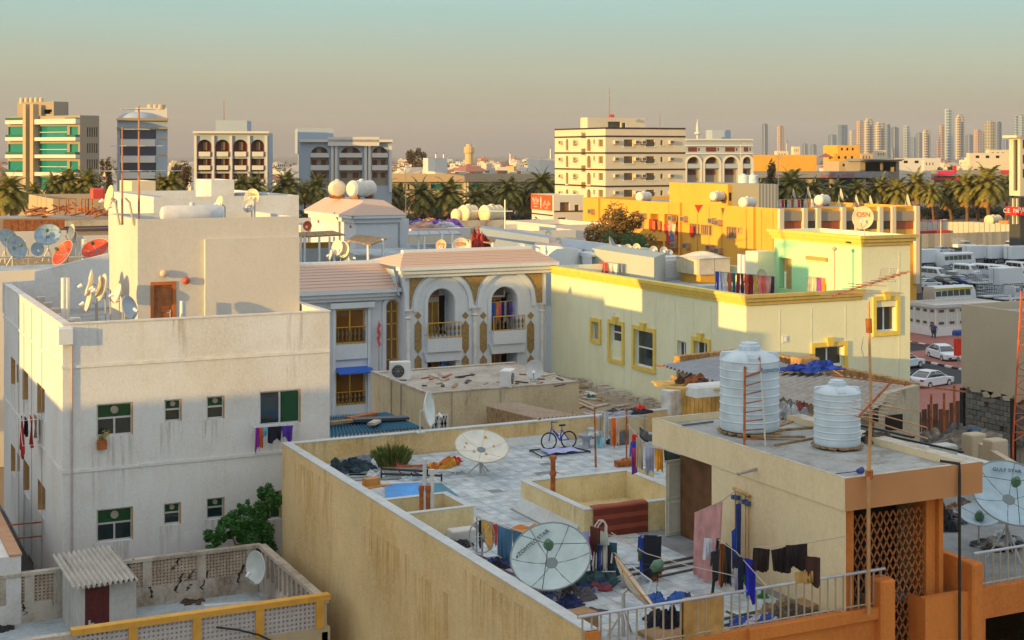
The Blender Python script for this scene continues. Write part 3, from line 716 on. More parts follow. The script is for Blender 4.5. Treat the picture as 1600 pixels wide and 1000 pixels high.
m=MB();m.quad((SX0+.01,SYF-.004,ZSB),(SX1,SYF-.004,ZSB),(SX1,SYF-.004,ZS),(SX0+.01,SYF-.004,ZS));m.B('slab_front',flat('salmon_paint',(.50,.24,.10),.8,var=.08,scale=1),house)
# brown door to the penthouse passage, recess shade mixed into its colour
m=MB();m.box(SX0+.7,SX0+.76,-yo0+.02,SYB-.35,ZR,ZSB-.02);m.B('door',flat('shadow_brown_door',(.13,.055,.018),.6,var=.3),house)
# white metal door leaf standing open
d=G(1041,839,ZR);e_=G(1086,831,ZR);L=(e_-d).length;rz=math.atan2(e_.y-d.y,e_.x-d.x)
dm=MB();t=MB();M=Matrix.Translation(d)@Matrix.Rotation(rz,4,'Z');dm.tr(M)
dm.box(0,L,0,.04,.02,2.1);dm.B('door',flat('cream_door',(.60,.58,.48),.5,var=.1),house)
t.tr(M)
for z0_,z1_ in ((.1,.95),(1.05,2.0)):
    for a in ((.06,.10,z0_,z1_),(L-.1,L-.06,z0_,z1_),(.1,L-.1,z0_,z0_+.04),(.1,L-.1,z1_-.04,z1_)): t.box(a[0],a[1],-.02,-.001,a[2],a[3])
t.B('door_moulding',flat('cream_door2',(.68,.66,.56),.5),house)
# partition to the next terrace
m=MB();xp=fs.u(1522);m.cbox(xp,AYF+.1,0,.34,.5,10.3,.04);m.box(xp-.1,xp+.1,AYF+.36,27.9,0,10.3);m.B('partition_wall',orange_pl,house)
# low light well walls
zw=ZR+.8
P1=G(918,797,zw);P2=G(810,755,zw);P3=G(975,735,zw);P4=G(1036,757,zw);wx,wy0,wy1=P1.x-.1,P1.y,P2.y
t=.2;dx=P3.x
m=MB();m.box(wx,wx+t,wy0,wy1+t,ZR,zw);m.box(wx+t,SX0+2.6,wy1,wy1+t,ZR,zw);m.box(dx,dx+t,wy0+t,wy1,ZR,zw);m.box(wx+t,SX0+1.3,wy0,wy0+t,ZR,zw)
m.B('light_well',fg_in,house)
c=MB();e=.012;c.box(wx-e,wx+t+e,wy0-e,wy1+t+e,zw+.002,zw+.025);c.box(wx+t+e+.002,SX0+2.6,wy1-e,wy1+t+e,zw+.002,zw+.025);c.box(dx-e,dx+t+e,wy0+t+.02,wy1-e-.002,zw+.002,zw+.025);c.box(wx+t+e+.002,SX0+1.3,wy0-e,wy0+t+e,zw+.002,zw+.025);c.B('well_cap',cap_pl,house)
b=MB();b.prism([(wx-.001,ZR),(wx-.28,ZR),(wx-.001,ZR+.32)],wy0+.3,wy1+.2,'y');b.B('mortar_fillet',cap_pl,house)
m=MB();m.quad((wx+t,wy0+t,ZR+.006),(dx,wy0+t,ZR+.006),(dx,wy1,ZR+.006),(wx+t,wy1,ZR+.006));m.B('well_floor',fg_in,house)
# small box well against the west wall
zb=ZR+.55;Q1=G(740,793,zb+.1);Q2=G(705,775,zb+.1);bx1=Q1.x;by0=Q1.y;by1=by0+1.75
m=MB();zz=zb+.12;m.box(AX0+T,bx1,by0,by0+.18,ZR,zz);m.box(AX0+T,bx1,by1,by1+.18,ZR,zz);m.box(bx1-.18,bx1,by0+.18,by1,ZR,zz);m.B('duct_well',fg_in,house)
c=MB();c.box(AX0+T+.03,bx1+.01,by0-.01,by0+.19,zz+.002,zz+.025);c.box(AX0+T+.03,bx1+.01,by1-.01,by1+.19,zz+.002,zz+.025);c.box(bx1-.19,bx1+.01,by0+.192,by1-.012,zz+.002,zz+.025);c.B('well_cap',cap_pl,house)
# pipes rising out of the wells
for px,py,zt,mm,r in ((659,800,10.55,rust,.07),(663.5,796,11.3,flat('white_pvc',(.55,.58,.58),.5,var=.15),.055),(669,799,10.55,rust,.07),(675,792,11.0,MT['white_pvc'],.06)):
    q=PD(px,py,depth((bx1,by0+.9))-.4);q.z=ZR;k=MB();k.tube([q,(q.x,q.y,zt)],r,10);k.tube([(q.x,q.y,zt-.12),(q.x,q.y,zt+.03)],r*1.35,10);k.B('vent_pipe',mm,house,smooth=True)
q=PD(864,770,depth((wx+1.6,wy1-1.2)));q.z=ZR;k=MB();k.tube([q,(q.x,q.y,11.05)],.075,10);k.tube([(q.x,q.y,10.5),(q.x,q.y,10.62)],.1,10);k.tube([(q.x,q.y,10.98),(q.x,q.y,11.08)],.11,10);k.B('vent_pipe',rust,house,smooth=True)
# gas pipes on the penthouse wall
gp=MB();wf=Face('W',SX0+.03)
for px,yt,yb in ((1152,768,915),(1158,772,918),(1168,775,930),(1173,775,935)):
    gp.tube([wf.p(wf.u(px),wf.z(px,yt),.06),wf.p(wf.u(px),ZR+.05,.06)],.016,6)
gp.tube([wf.p(wf.u(1150),wf.z(1150,763),.07),wf.p(wf.u(1175),wf.z(1175,775),.07)],.04,8)
gp.B('supply_pipe',flat('ochre_pipe',(.42,.24,.08),.6,var=.3),house)
vm=MB()
for px,py in ((1152,776),(1157,777),(1168,783),(1173,786)): vm.box(*sorted((wf.p(wf.u(px),0,.04).x,wf.p(wf.u(px),0,.16).x)),wf.p(wf.u(px),0).y-.05,wf.p(wf.u(px),0).y+.05,wf.z(px,py)-.05,wf.z(px,py)+.05)
vm.B('valve',flat('valve_blue',(.04,.08,.22),.5),house)
# floor tiles of the terrace, one by one near the dishes
tm=[flat('tile_%d'%k,c,.85,var=.28,scale=2.6,bump=.3) for k,c in enumerate(((.43,.50,.55),(.39,.46,.51),(.46,.50,.52)))]
tl=MB();tl.cbox(0,0,0,.385,.385,.014,.006);tms=[tl.mesh('tile',x) for x in tm];cnt=0
rest=MB();rn=random.Random(3)
nx=int((29.6-(AX0+T))/.4);ny=int((AYB-T-AYF-.3)/.4);cells=[]
for i in range(nx):
    for j in range(ny):
        x=AX0+T+.25+i*.4;y=AYF+.45+j*.4
        if wx-.45<x<dx+.4 and wy0-.25<y<wy1+.4: continue
        if x<bx1+.2 and by0-.2<y<by1+.4: continue
        if x>SX0-.2 and y<SYB+.2: continue
        cells.append((y,x))
cells.sort()
sel=[c for c in cells if c[1]>17.2 and c[0]<36][:290];ss=set(sel)
for y,x in sel:
    put('tile',tms[rn.randrange(3)],house,(x,y,ZR+.003+rn.uniform(0,.004)),rn.uniform(-.01,.01))
for y,x in cells:
    if (y,x) in ss or rn.random()<.03: continue
    z=ZR+.003+rn.uniform(0,.004);rest.mat(rn.randrange(3));rest.box(x-.192,x+.192,y-.192,y+.192,z,z+.012)
o=rest.B('paving',[MT['tile_0'],MT['tile_1'],MT['tile_2']],house);o['kind']='stuff'
# scupper pipe out of the slab
k=MB();q=wf.p(wf.u(1184),wf.z(1184,733),.05);k.tube([q,q+Vector((-.55,0,-.06))],.04,8);k.B('spout',steel,house)
# railings
r=thing('terrace_railing','steel railing with a towel over it along the front edge of the cluttered terrace','railing',(fs.u(903),AYF+.06,CURB))
railing(r,(fs.u(905),AYF+.06,CURB+.03),(fs.u(1385),AYF+.06,CURB+.03),RAILZ-CURB-.03,37,flat('bar_paint',(.42,.36,.28),.5,.3),flat('rail_blue',(.42,.45,.52),.4,.3))
r=thing('terrace_railing','shorter steel railing in front of the neighbouring terrace with the dish lettered GULF STAR','railing',(fs.u(1527),AYF+.1,CURB))
railing(r,(fs.u(1526),AYF+.1,CURB+.03),(fs.u(1526)+4.6,AYF+.1,CURB+.03),RAILZ-CURB-.03,19,MT['bar_paint'],MT['rail_blue'])
# black drain pipe
k=MB();q=G(1483,722,ZS);k.tube([(q.x-.3,SYF+.3,ZS+.06),(q.x,SYF-.03,ZS+.03),(q.x-.05,SYF-.08,ZS-.2),(q.x-.05,SYF-.08,5)],.035,8);tag(k.B('drain_pipe',black_st,None,smooth=True),'black drain hose hanging off the orange roof slab beside the diamond screen','pipe')
# ---- on the slab: two water tanks, ladder, mast
zt_=ZS-.16
q=G(1171,676,zt_);r_=46*depth(q)/FPX;big=tank_v('water_tank','tall ribbed white plastic water tank with a rusty ladder, lettered Economy',(q.x,q.y,zt_+.12),r_,132*depth(q)/FPX,'tanks on the roof slab','Economy')
q2=G(1308,699,zt_);r2=36*depth(q2)/FPX;tank_v('water_tank','shorter ribbed white plastic water tank nearer the orange slab edge',(q2.x,q2.y,zt_+.1),r2,98*depth(q2)/FPX,'tanks on the roof slab')
for (c,r_k,lb) in ((q,r_,'wooden pallet boards under the tall water tank'),(q2,r2,'wooden pallet boards under the shorter water tank')):
    root=thing('pallet',lb,'pallet',(c.x,c.y,zt_))
    for k in range(7):
        b=MB();yy=c.y+(k-3)*r_k*.3;hw=math.sqrt(max(.05,r_k**2*1.1-(yy-c.y)**2));b.box(c.x-hw,c.x+hw,yy-.08,yy+.08,zt_+.05,zt_+.095);b.B('plank',oldwood,root)
    b=MB();b.box(c.x-.06,c.x+.06,c.y-r_k*.9,c.y+r_k*.9,zt_,zt_+.049);b.box(c.x-r_k*.7,c.x-r_k*.6,c.y-r_k*.7,c.y+r_k*.7,zt_,zt_+.049);b.box(c.x+r_k*.6,c.x+r_k*.7,c.y-r_k*.7,c.y+r_k*.7,zt_,zt_+.049);b.B('bearer',oldwood,root)
ld=thing('ladder','rusty ladder leaning on the tall ribbed water tank','ladder',(q.x,q.y-r_,zt_))
a=G(1163,697,zt_);b=G(1196,697,zt_);dv=depth(q)-r_-.02
at=PD(1164,566,dv+.15);bt=PD(1187,556,dv+.15)
k=MB();k.tube([a,at],.035,6);k.B('stile',rust,ld);k=MB();k.tube([b,bt],.022,6);k.B('stile',paint((.5,.47,.42),.6),ld)
for i in range(9):
    f=.08+i*.105;k=MB();k.tube([a.lerp(at,f),b.lerp(bt,f)],.018,5);k.B('rung',rust,ld)
k=MB();c1=a.lerp(at,.82);c2=b.lerp(bt,.82);c3=a.lerp(at,.97);c4=b.lerp(bt,.97);k.tube([c1,c3,c4,c2,c1],.03,4);k.B('hoop_frame',rust,ld)
# mast with aerials
ms=G(1359,742,ZS);an=thing('television_mast','tall rusty mast with fish-bone aerials rising from the orange slab corner','antenna',(ms.x,ms.y,ZS-.8))
D_=depth(ms)
k=MB();k.tube([PD(1357,960,D_-.35),PD(1357,745,D_-.35)],.045,8);k.B('mast',flat('ochre_mast',(.50,.28,.12),.5,.2,var=.2),an)
k=MB();k.tube([PD(1357,745,D_-.3),PD(1361,640,D_-.2),PD(1357,470,D_-.1)],[.05,.035,.025],8);k.B('mast',MT['ochre_mast'],an)
k=MB();k.tube([PD(1358,735,D_-.3),PD(1358,748,D_-.3)],.09,8);k.tube([PD(1357,498,D_-.1),PD(1358,520,D_-.1)],.07,8);k.B('clamp',rust,an)
for (x0,y0,x1,y1,r_) in ((1335,649,1450,686,.016),(1337,638,1448,668,.014),(1350,628,1430,642,.012),(1320,458,1412,458,.012),(1325,443,1385,447,.01)):
    k=MB();k.tube([PD(x0,y0,D_-.3),PD(x1,y1,D_-.6)],r_,4);k.B('boom',flat('copper_boom',(.50,.26,.14),.45,.3) if 'copper_boom' not in MT else MT['copper_boom'],an)
k=MB();k.tube([PD(1343,650,D_-.5),PD(1390,600,D_+.4)],.03,5);k.B('boom',rust,an)
for i in range(11):
    f=i/10;c=PD(1343+47*f,650-50*f,D_-.5+.9*f);k=MB();w_=.55-.25*f;s_=cdir(1,-.2,-.12);k.tube([c-s_*w_,c+s_*w_],.008,4);k.B('element',paint((.55,.45,.36),.4,.5),an)
k=MB();k.tube([PD(1300,462,D_+.2),PD(1420,424,D_-.6)],.022,5);k.B('boom',rust,an)
for i in range(12):
    f=i/11;c=PD(1305+110*f,460-35*f,D_+.2-.8*f);s_=cdir(.75,.55,-.02);w_=.8-.4*f;k=MB();k.tube([c-s_*w_*.6,c+s_*w_*.6],.008,4);k.B('element',paint((.45,.36,.30),.4,.5),an)
for sgn,(x0,y0) in ((0,(1377,420)),(1,(1390,420))):
    k=MB();
    c=[PD(x0,420,D_),PD(x0+13,420,D_),PD(x0+9,440,D_),PD(x0-4,440,D_)]
    k.tube([c[0],c[1],c[2],c[3],c[0]],.01,4)
    for i in range(1,6): k.tube([c[0].lerp(c[3],i/6),c[1].lerp(c[2],i/6)],.006,4)
    k.B('reflector_grid',paint((.5,.42,.36),.4,.5),an)
k=MB();k.tube([PD(1350,520,D_-.15),PD(1346,545,D_-.15),PD(1350,558,D_-.15),PD(1360,556,D_-.15)],.012,5);k.B('cable',paint((.55,.5,.45)),an)
# clutter on the slab
def planks(label,spots,mats,name='timber',cat='timber',z=None):
    root=thing(name,label,cat,spots[0][0])
    for (p,L,w_,t_,rz,ti) in spots:
        k=MB();plank(k,p,L,w_,t_,rz,ti);k.B('plank',mats,root)
z0=zt_+.003
planks('grey battens and pipes lying across the screed beside the shorter water tank',[(G(1238,672,z0),2.2,.09,.06,-.1,0),(G(1250,690,z0),1.9,.07,.05,.2,0),(G(1232,660,z0),1.6,.2,.03,.5,0),(G(1216,684,z0+.05),1.4,.1,.06,-.5,0)],oldwood)
planks('long dark pipes lying on the slab behind the shorter water tank',[(G(1400,685,z0),4.4,.05,.05,-1.45,0),(G(1372,672,z0),2.6,.1,.05,-1.5,0),(G(1255,655,z0),2.6,.05,.05,-1.3,0)],black_st,'pipe','pipe')
planks('grey plastic pipe lying near the back edge of the roof slab',[(G(1090,663,z0),1.1,.05,.05,.1,0)],paint((.16,.17,.18)),'pipe','pipe')
heap('dark red rag heap on the slab between the two water tanks',(*G(1232,652,z0)[:2],z0),1.1,.7,.5,[(.25,.06,.05),(.25,.27,.30),(.4,.42,.44)],4)
heap('heap of black hoses on the slab behind the shorter water tank',(*G(1378,690,z0)[:2],z0),.9,.7,.25,[(.04,.035,.03),(.10,.08,.06)],5)
k=G(1340,741,z0);kb=MB();kb.tube([(k.x,k.y,z0+.07),(k.x+.16,k.y+.03,z0+.08)],[.05,.08],8);kb.tube([(k.x-.9,k.y+.2,z0+.02),(k.x,k.y,z0+.07)],.012,5);tag(kb.B('sprayer',paint((.03,.05,.25))),'small blue and white nozzle lying by the mast foot on the slab','nozzle')
# ---- big dishes on the terrace
dish('huge pale blue ribbed satellite dish lettered ZOMTEC STAR above the beige wall',PD(862,880,34.6),125*34.6/FPX,cdir(-.12,-.62,.78),(.44,.54,.56),ZR,6,'prime',f=.38,depth_=.16,text=('●ZOMTEC STAR',.15,-.54,.36,R(50),(.03,.06,.09)))
dish('peeling white satellite dish leaning on the back wall of the terrace',PD(752,703,47.6),84*47.6/FPX,cdir(.12,-.42,.9),(.60,.60,.54),ZR,6,'bare',depth_=.10,seam=(.45,.40,.28))
dish('rusty white satellite dish seen edge-on behind the steel railing',PD(984,918,31.6),100*31.6/FPX,cdir(.80,.05,.62),(.60,.60,.54),ZR,6,'prime',f=.55,depth_=.12,seam=(.5,.22,.05),standcol=(.5,.5,.5))
dish('huge blue ribbed satellite dish lettered GULF STAR on the neighbouring terrace',PD(1576,781,37.6),122*37.6/FPX,cdir(.02,-.62,.72),(.36,.50,.60),ZR,6,'prime',f=.38,depth_=.16,text=('GULF STAR',.15,.1,.72,-.12,(.03,.06,.09)))
dish('flat blue dish lying face up below the lettered GULF STAR dish',PD(1530,812,38.8),60*38.8/FPX,cdir(-.05,-.35,.95),(.40,.52,.62),ZR,0,'prime',f=.1)
dish('small white dish on a white arm over the blue corrugated roof',PD(664,640,50.5),50*50.5/FPX,cdir(.97,-.22,.12),(.62,.68,.68),ZP+.05,0,'offset',standcol=(.6,.6,.6))

# ================================================================= white apartment house (west)
BD=47.3;BC=PD(98,508,BD);BX0,BY0,BZ=BC.x,BC.y,BC.z;bS=Face('S',BY0);bW=Face('W',BX0)
BX1=bS.u(515);BY1=bW.D(6)*ray(6)[1]
bh=thing('white_apartment_house','white four-storey house with green-glazed windows and dishes behind its parapet','house',(BX0,BY0,0))
SW=[((151,208,630,681),'top'),((257,284,624,659),'sash'),((323,351,619,655),'sash'),((406,470,610,663),'slide'),((151,208,794,846),'top'),((256,283,786,820),'sash'),((323,351,778,811),'sash'),((406,440,768,812),'slide')]
hs=[bS.rect(*r) for r,k in SW]
WW=[(17,24,560,604),(26,30,570,600),(35,44,580,630),(58,70,603,652),(17,24,697,742),(27,31,710,740),(36,46,722,774),(59,71,756,806),(44,52,872,892)]
hw=[bW.rect(*r) for r in WW]
m=MB();body(m,GR,BX0,BX1,BY0,BY1,0,BZ,hs,hw,1.15,.24,.32,0,1,2);m.B('wall',[white_pl,roof_grey,white_pl],bh)
c=MB();e=.03
c.box(BX0-e,BX1+e,BY0-e,BY0+.26,BZ+.002,BZ+.05);c.box(BX0-e,BX0+.26,BY0+.262,BY1,BZ+.002,BZ+.05);c.box(BX1-.26,BX1+e,BY0+.262,BY1,BZ+.002,BZ+.05);c.B('parapet_cap',flat('cap_white',(.62,.60,.58),.8),bh)
greenw=flat('green_film',(.008,.065,.022),.25);
for (r,k),h in zip(SW,hs):
    o=window(bh,bS,*h,kind=k,fm=alu,gm=darkg,inset=.14)
    # green film on the upper light / one leaf, with its extractor fan
    g=MB();W_,H_=h[1]-h[0],h[3]-h[2]
    if k=='slide': fbox(g,bS,h[0]+W_*.55,h[1]-.07,h[2]+.08,h[3]-.08,-.17,-.10)
    else:
        zt=h[2]+H_*(.52 if k=='top' else .5);fbox(g,bS,h[0]+.07,h[1]-.07,zt+.07,h[3]-.07,-.19,-.125)
        M=Matrix.Translation(bS.p((h[0]+h[1])/2,(zt+h[3])/2+.03,-.11))@Matrix.Rotation(pi/2,4,'X')
        f=MB().tr(M);rr=min(.15,H_*.12);f.lathe([(rr,0),(rr,.03),(rr*.85,.05),(rr*.8,.02),(rr*.3,.02),(rr*.25,.05),(.01,.05)],18);f.B('extractor_fan',paint((.34,.30,.26),.6),bh)
    g.B('green_glazing',greenw,bh)
    j=MB();fbox(j,bS,h[1]-.02,h[1]-.002,h[2]+.01,h[3]-.01,-.12,-.003);j.B('sunlit_jamb',flat('sunlit_ochre',(.50,.28,.10),.7) if 'sunlit_ochre' not in MT else MT['sunlit_ochre'],bh)  # sunlight on the window reveal put into this ochre lining's colour
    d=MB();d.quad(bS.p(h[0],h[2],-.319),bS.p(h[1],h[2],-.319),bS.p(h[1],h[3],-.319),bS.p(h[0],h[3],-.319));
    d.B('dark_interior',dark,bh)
for h in hw: window(bh,bW,*h,kind='sash',fm=alu,gm=darkg,inset=.28);j=MB();fbox(j,bW,h[0]+.002,h[0]+.02,h[2]+.01,h[3]-.01,-.24,-.003);j.B('sunlit_jamb',MT['sunlit_ochre'],bh)  # side reveals likewise carry golden sunlight in their ochre
b=MB()
for py in (574,738):
    z=bS.z(100,py);b.mat(0);fbox(b,bS,BX0-.03,BX1,z-.05,z+.05,.002,.035);fbox(b,bW,-BY1,-BY0,z-.05,z+.05,.002,.033)
b.B('string_course',flat('course_white',(.66,.66,.66),.8),bh)
k=MB();u=bS.u(112);k.tube([bS.p(u,BZ-.2,.04),bS.p(u,4,.04)],.03,6);k.B('downpipe',paint((.45,.36,.34),.7),bh)
k=MB()
for px in (30,38,50,66): k.tube([bW.p(bW.u(px),BZ-.15,.02),bW.p(bW.u(px)+.03,4.5,.02)],.012,4)
k.B('cable',paint((.45,.40,.35)),bh)['kind']='stuff'
k=MB();k.cbox(BX0+.06,BY0-.05,BZ-.62,.5,.4,.55,.03);k.B('scupper_box',white_pl2,bh)
# sills and grime under the two wide windows, brackets
for px,py,lb in ((36,765,'two rusty iron brackets jutting from the sunlit side wall of the white house'),):
    r=thing('bracket',lb,'bracket',bW.p(bW.u(60),bW.z(60,py+40),0))
    for q in (0,-.5): k=MB();z=bW.z(60,806)+q;k.tube([bW.p(bW.u(66),z,.01),bW.p(bW.u(66),z+.02,1.3)],.03,6);k.B('arm',rust,r)
# drip stains below the openings
def stainmat():
    m,n,b=_m('drip_stain');N=n.nodes;L=n.links;tc=N.new('ShaderNodeTexCoord');sp=N.new('ShaderNodeSeparateXYZ');L.new(tc.outputs['Generated'],sp.inputs[0]);g=N.new('ShaderNodeNewGeometry');mp=N.new('ShaderNodeMapping');mp.inputs['Scale'].default_value=(1,1,.06);L.new(g.outputs['Position'],mp.inputs[0]);t=N.new('ShaderNodeTexNoise');t.inputs['Scale'].default_value=9;t.inputs['Detail'].default_value=5;L.new(mp.outputs[0],t.inputs['Vector'])
    r=N.new('ShaderNodeMapRange');r.inputs[1].default_value=.45;r.inputs[2].default_value=.7;L.new(t.outputs[0],r.inputs[0])
    def mul(a,b): q=N.new('ShaderNodeMath');q.operation='MULTIPLY';L.new(a,q.inputs[0]);(L.new(b,q.inputs[1]) if not isinstance(b,float) else setattr(q.inputs[1],'default_value',b));return q.outputs[0]
    x=N.new('ShaderNodeMapRange');x.interpolation_type='SMOOTHSTEP';ab=N.new('ShaderNodeMath');ab.operation='PINGPONG';ab.inputs[1].default_value=.5;mx_=N.new('ShaderNodeMath');mx_.operation='MAXIMUM';L.new(sp.outputs[0],mx_.inputs[0]);L.new(sp.outputs[1],mx_.inputs[1]);L.new(mx_.outputs[0],ab.inputs[0]);L.new(ab.outputs[0],x.inputs[0]);x.inputs[2].default_value=.25
    L.new(mul(mul(mul(r.outputs[0],sp.outputs[2]),x.outputs[0]),.36),b.inputs['Alpha']);b.inputs['Base Color'].default_value=(.26,.17,.09,1);b.inputs['Roughness'].default_value=.95;return m
stm=stainmat()
def drip(par,fa,u0,u1,z0,z1,name='drip_stain'): k=MB();k.quad(fa.p(u0,z0,.006),fa.p(u1,z0,.006),fa.p(u1,z1,.006),fa.p(u0,z1,.006));k.B(name,stm,par)['kind']='stuff'
for (r,kk),h in zip(SW,hs): drip(bh,bS,h[0]-.15,h[1]+.1,h[2]-(2.8 if r[0]==151 else 1.3),h[2]-.002)
for h in hw: drip(bh,bW,h[0]-.05,h[1]+.05,h[2]-1.5,h[2]-.002)
for i in (0,3,7): u=BX0+.6+i*1.0;drip(bh,bS,u,u+.7,BZ-1.5-(i*7%5)*.35,BZ-.01)
og=stm.copy();og.name='ochre_stain';og.node_tree.nodes['Principled BSDF'].inputs['Base Color'].default_value=(.50,.22,.02,1)
for a,b,z0,z1 in ((712,830,-2.2,-.3),(560,640,-3.6,-.9),(640,700,-4.5,-1.2),(455,520,-3,-.3),(800,890,-3.5,-1.5)): 
    k=MB();w_=Face('W',AX0);k.quad(w_.p(w_.u(a),ZP+z0,.006),w_.p(w_.u(b),ZP+z0,.006),w_.p(w_.u(b),ZP+z1,.006),w_.p(w_.u(a),ZP+z1,.006));k.B('ochre_stain',og,house)['kind']='stuff'
for i in range(8): u=AX0+.6+i*1.6;f9=Face('S',AYB-T);drip(house,f9,u,u+1.1,ZR+.1,ZP-.01)
# penthouse
YP=BY0+2.6;pS=Face('S',YP);PXa,PXb=pS.u(215),pS.u(466);pW=Face('W',PXa);PYb=-pW.u(171);PZ=pS.z(215,343)
ph=thing('white_penthouse','plain white stair block with a brown door on the white house roof','penthouse',(PXa,YP,BZ-1.15))
dh=(pS.u(235),pS.u(275),BZ-1.1,pS.z(255,440))
m=MB();body(m,GR,PXa,PXb,YP,PYb,BZ-1.15,PZ,[dh],[],.25,.2,.2);m.B('wall',[plaster('penthouse_plaster',(.60,.57,.53),(.45,.42,.38),.35,.15),roof_pale],ph)
pz=MB();u0=pS.u(319);pz.box(u0,PXb+.0,YP-.16,YP-.002,BZ-1.1,pS.z(319,374));pz.B('pilaster',MT['penthouse_plaster'],ph)
f=MB();t=.12;fbox(f,pS,dh[0],dh[0]+t,dh[2],dh[3],-.1,.03);fbox(f,pS,dh[1]-t,dh[1],dh[2],dh[3],-.1,.03);fbox(f,pS,dh[0]+t,dh[1]-t,dh[3]-t,dh[3],-.1,.03);f.B('door_frame',flat('orange_wood',(.45,.14,.03),.5),ph)
f=MB();fbox(f,pS,dh[0]+t,dh[1]-t,dh[2],dh[3]-t,-.1,-.04)
for a,b_ in ((.12,.45),(.5,.92)):
    z0,z1=dh[2]+(dh[3]-dh[2])*a,dh[2]+(dh[3]-dh[2])*b_-.1;fbox(f,pS,dh[0]+t+.12,dh[1]-t-.12,z0,z1,-.04,-.025)
dd=f.B('door',brownm,ph);f=MB();hx=dh[1]-t-.08;fbox(f,pS,hx-.02,hx+.02,dh[2]+.9,dh[2]+1.15,-.04,.0);fbox(f,pS,hx-.12,hx+.01,dh[2]+1.05,dh[2]+1.08,-.0,.03)
f.B('handle',alu,dd)
for px,py,c,lb in ((255,427,(.62,.48,.36),'round bulkhead lamp on the stair block wall left above the brown door'),(290,438,(.45,.08,.05),'small red alarm bell on the stair block wall beside the brown door')):
    u,z=pS.uz(px,py);M=Matrix.Translation(pS.p(u,z,0))@Matrix.Rotation(pi/2,4,'X');f=MB().tr(M);f.lathe([(.1,0),(.1,.06),(.14,.07),(.13,.15),(.08,.2),(.02,.21)],14);o=f.B('wall_lamp' if px==255 else 'alarm_bell',paint(c,.4),None,smooth=True);tag(o,lb.replace(' left',''),'lamp' if px==255 else 'alarm bell')
k=MB();k.tube([PD(284,470,depth((PXa+1.3,YP-.5))),PD(284,500,depth((PXa+1.3,YP-.5)))],.07,8);k.tube([PD(289,472,depth((PXa+1.5,YP-.5))),PD(289,500,depth((PXa+1.5,YP-.5)))],.05,8);tag(k.B('vent_pipe',whitem,None,smooth=True),'pair of white vent pipes beside the brown roof door','pipe')
# sloped back parapet of the white house
YB_=BY1-.25;fbk=Face('S',YB_);
m=MB();z0=BZ-1.2
pts=[(fbk.u(4),z0),(fbk.u(172),z0),(fbk.u(172),fbk.z(172,395)),(fbk.u(55),fbk.z(55,424)),(fbk.u(54),fbk.z(54,438)),(fbk.u(4),fbk.z(4,441))]
m.prism(pts,YB_-.1,YB_+.12,'y');m.B('back_parapet',white_pl,bh)
# roof-top things on the white house
tz=BZ-1.14
def at(px,py,Y): D=Y/ray(px)[1];return PD(px,py,D)
lightc=(.70,.66,.56)
for i,(px,py,w_,h_,lb) in enumerate(((144,443,12,38,'tall narrow cream dish at the back of the cluster by the sunlit stair block'),(142,472,13,30,'small cream dish low in the cluster by the sunlit stair block'),(157,448,10,30,'thin cream dish behind the broad one by the sunlit stair block'),(165,450,19,39,'broad cream dish in front of the cluster by the sunlit stair block'))):
    p=at(px,py,BY0+5.2-i*.3);D=depth(p);d_=h_*D/FPX;r_=min(.95,w_/h_);n=cdir(-math.sqrt(max(0,1-r_*r_)),-r_,.25)
    dish(lb,p,d_,n,lightc,tz,0,'offset',group='dishes beside the stair block')
dish('blue-grey dish with its back to the sun beside the brown roof door',at(198,482,BY0+1.3),36*48/FPX,cdir(.86,-.35,.3),(.40,.46,.54),tz,0,group='dishes beside the stair block')
dish('white dish tilted away beside the sunlit stair block corner',at(187,460,BY0+2.3),30*49/FPX,cdir(-.8,-.45,.3),lightc,tz,0,group='dishes beside the stair block')
k=MB();
for px in (99,105): k.tube([at(px,434,BY0+5.5),(at(px,434,BY0+5.5).x,at(px,434,BY0+5.5).y,tz)],.09,10)
tag(k.B('vent_pipe',whitem,None,smooth=True),'pair of tall white vent pipes on the walled terrace of the white house','pipe')
p=at(114,482,BY0+6.5);ac_unit('air_conditioner','small black box unit against the terrace wall of the white house',(p.x,p.y,tz),-.1,.55,.6,.3)
k=MB();a=at(120,478,BY0+6);
for j in range(7):
    q=[(a.x+.4*j*.5+.2*sin(j+t*2.1),a.y-.6*t+.25*cos(j*1.7+t*3),tz+.03+.02*j) for t in [x/6 for x in range(10)]];k.tube(q,.018,4)
o=k.B('hoses',paint((.35,.22,.14)),None);o.name='hose_tangle';tag(o,'tangle of brown hoses on the terrace floor below the dish cluster','hoses')
for i in range(5):
    f=i/4;p=G(50+42*f,462+36*f,BZ-.35);p.x+=.35;k=MB();k.cbox(p.x,p.y,BZ-.75,.35,.3,.35,.03);tag(k.B('concrete_block',paint((.55,.48,.42),.9)),ORD[i]+' concrete pad along the inner side of the white house parapet, counted from the back','block','parapet pads')
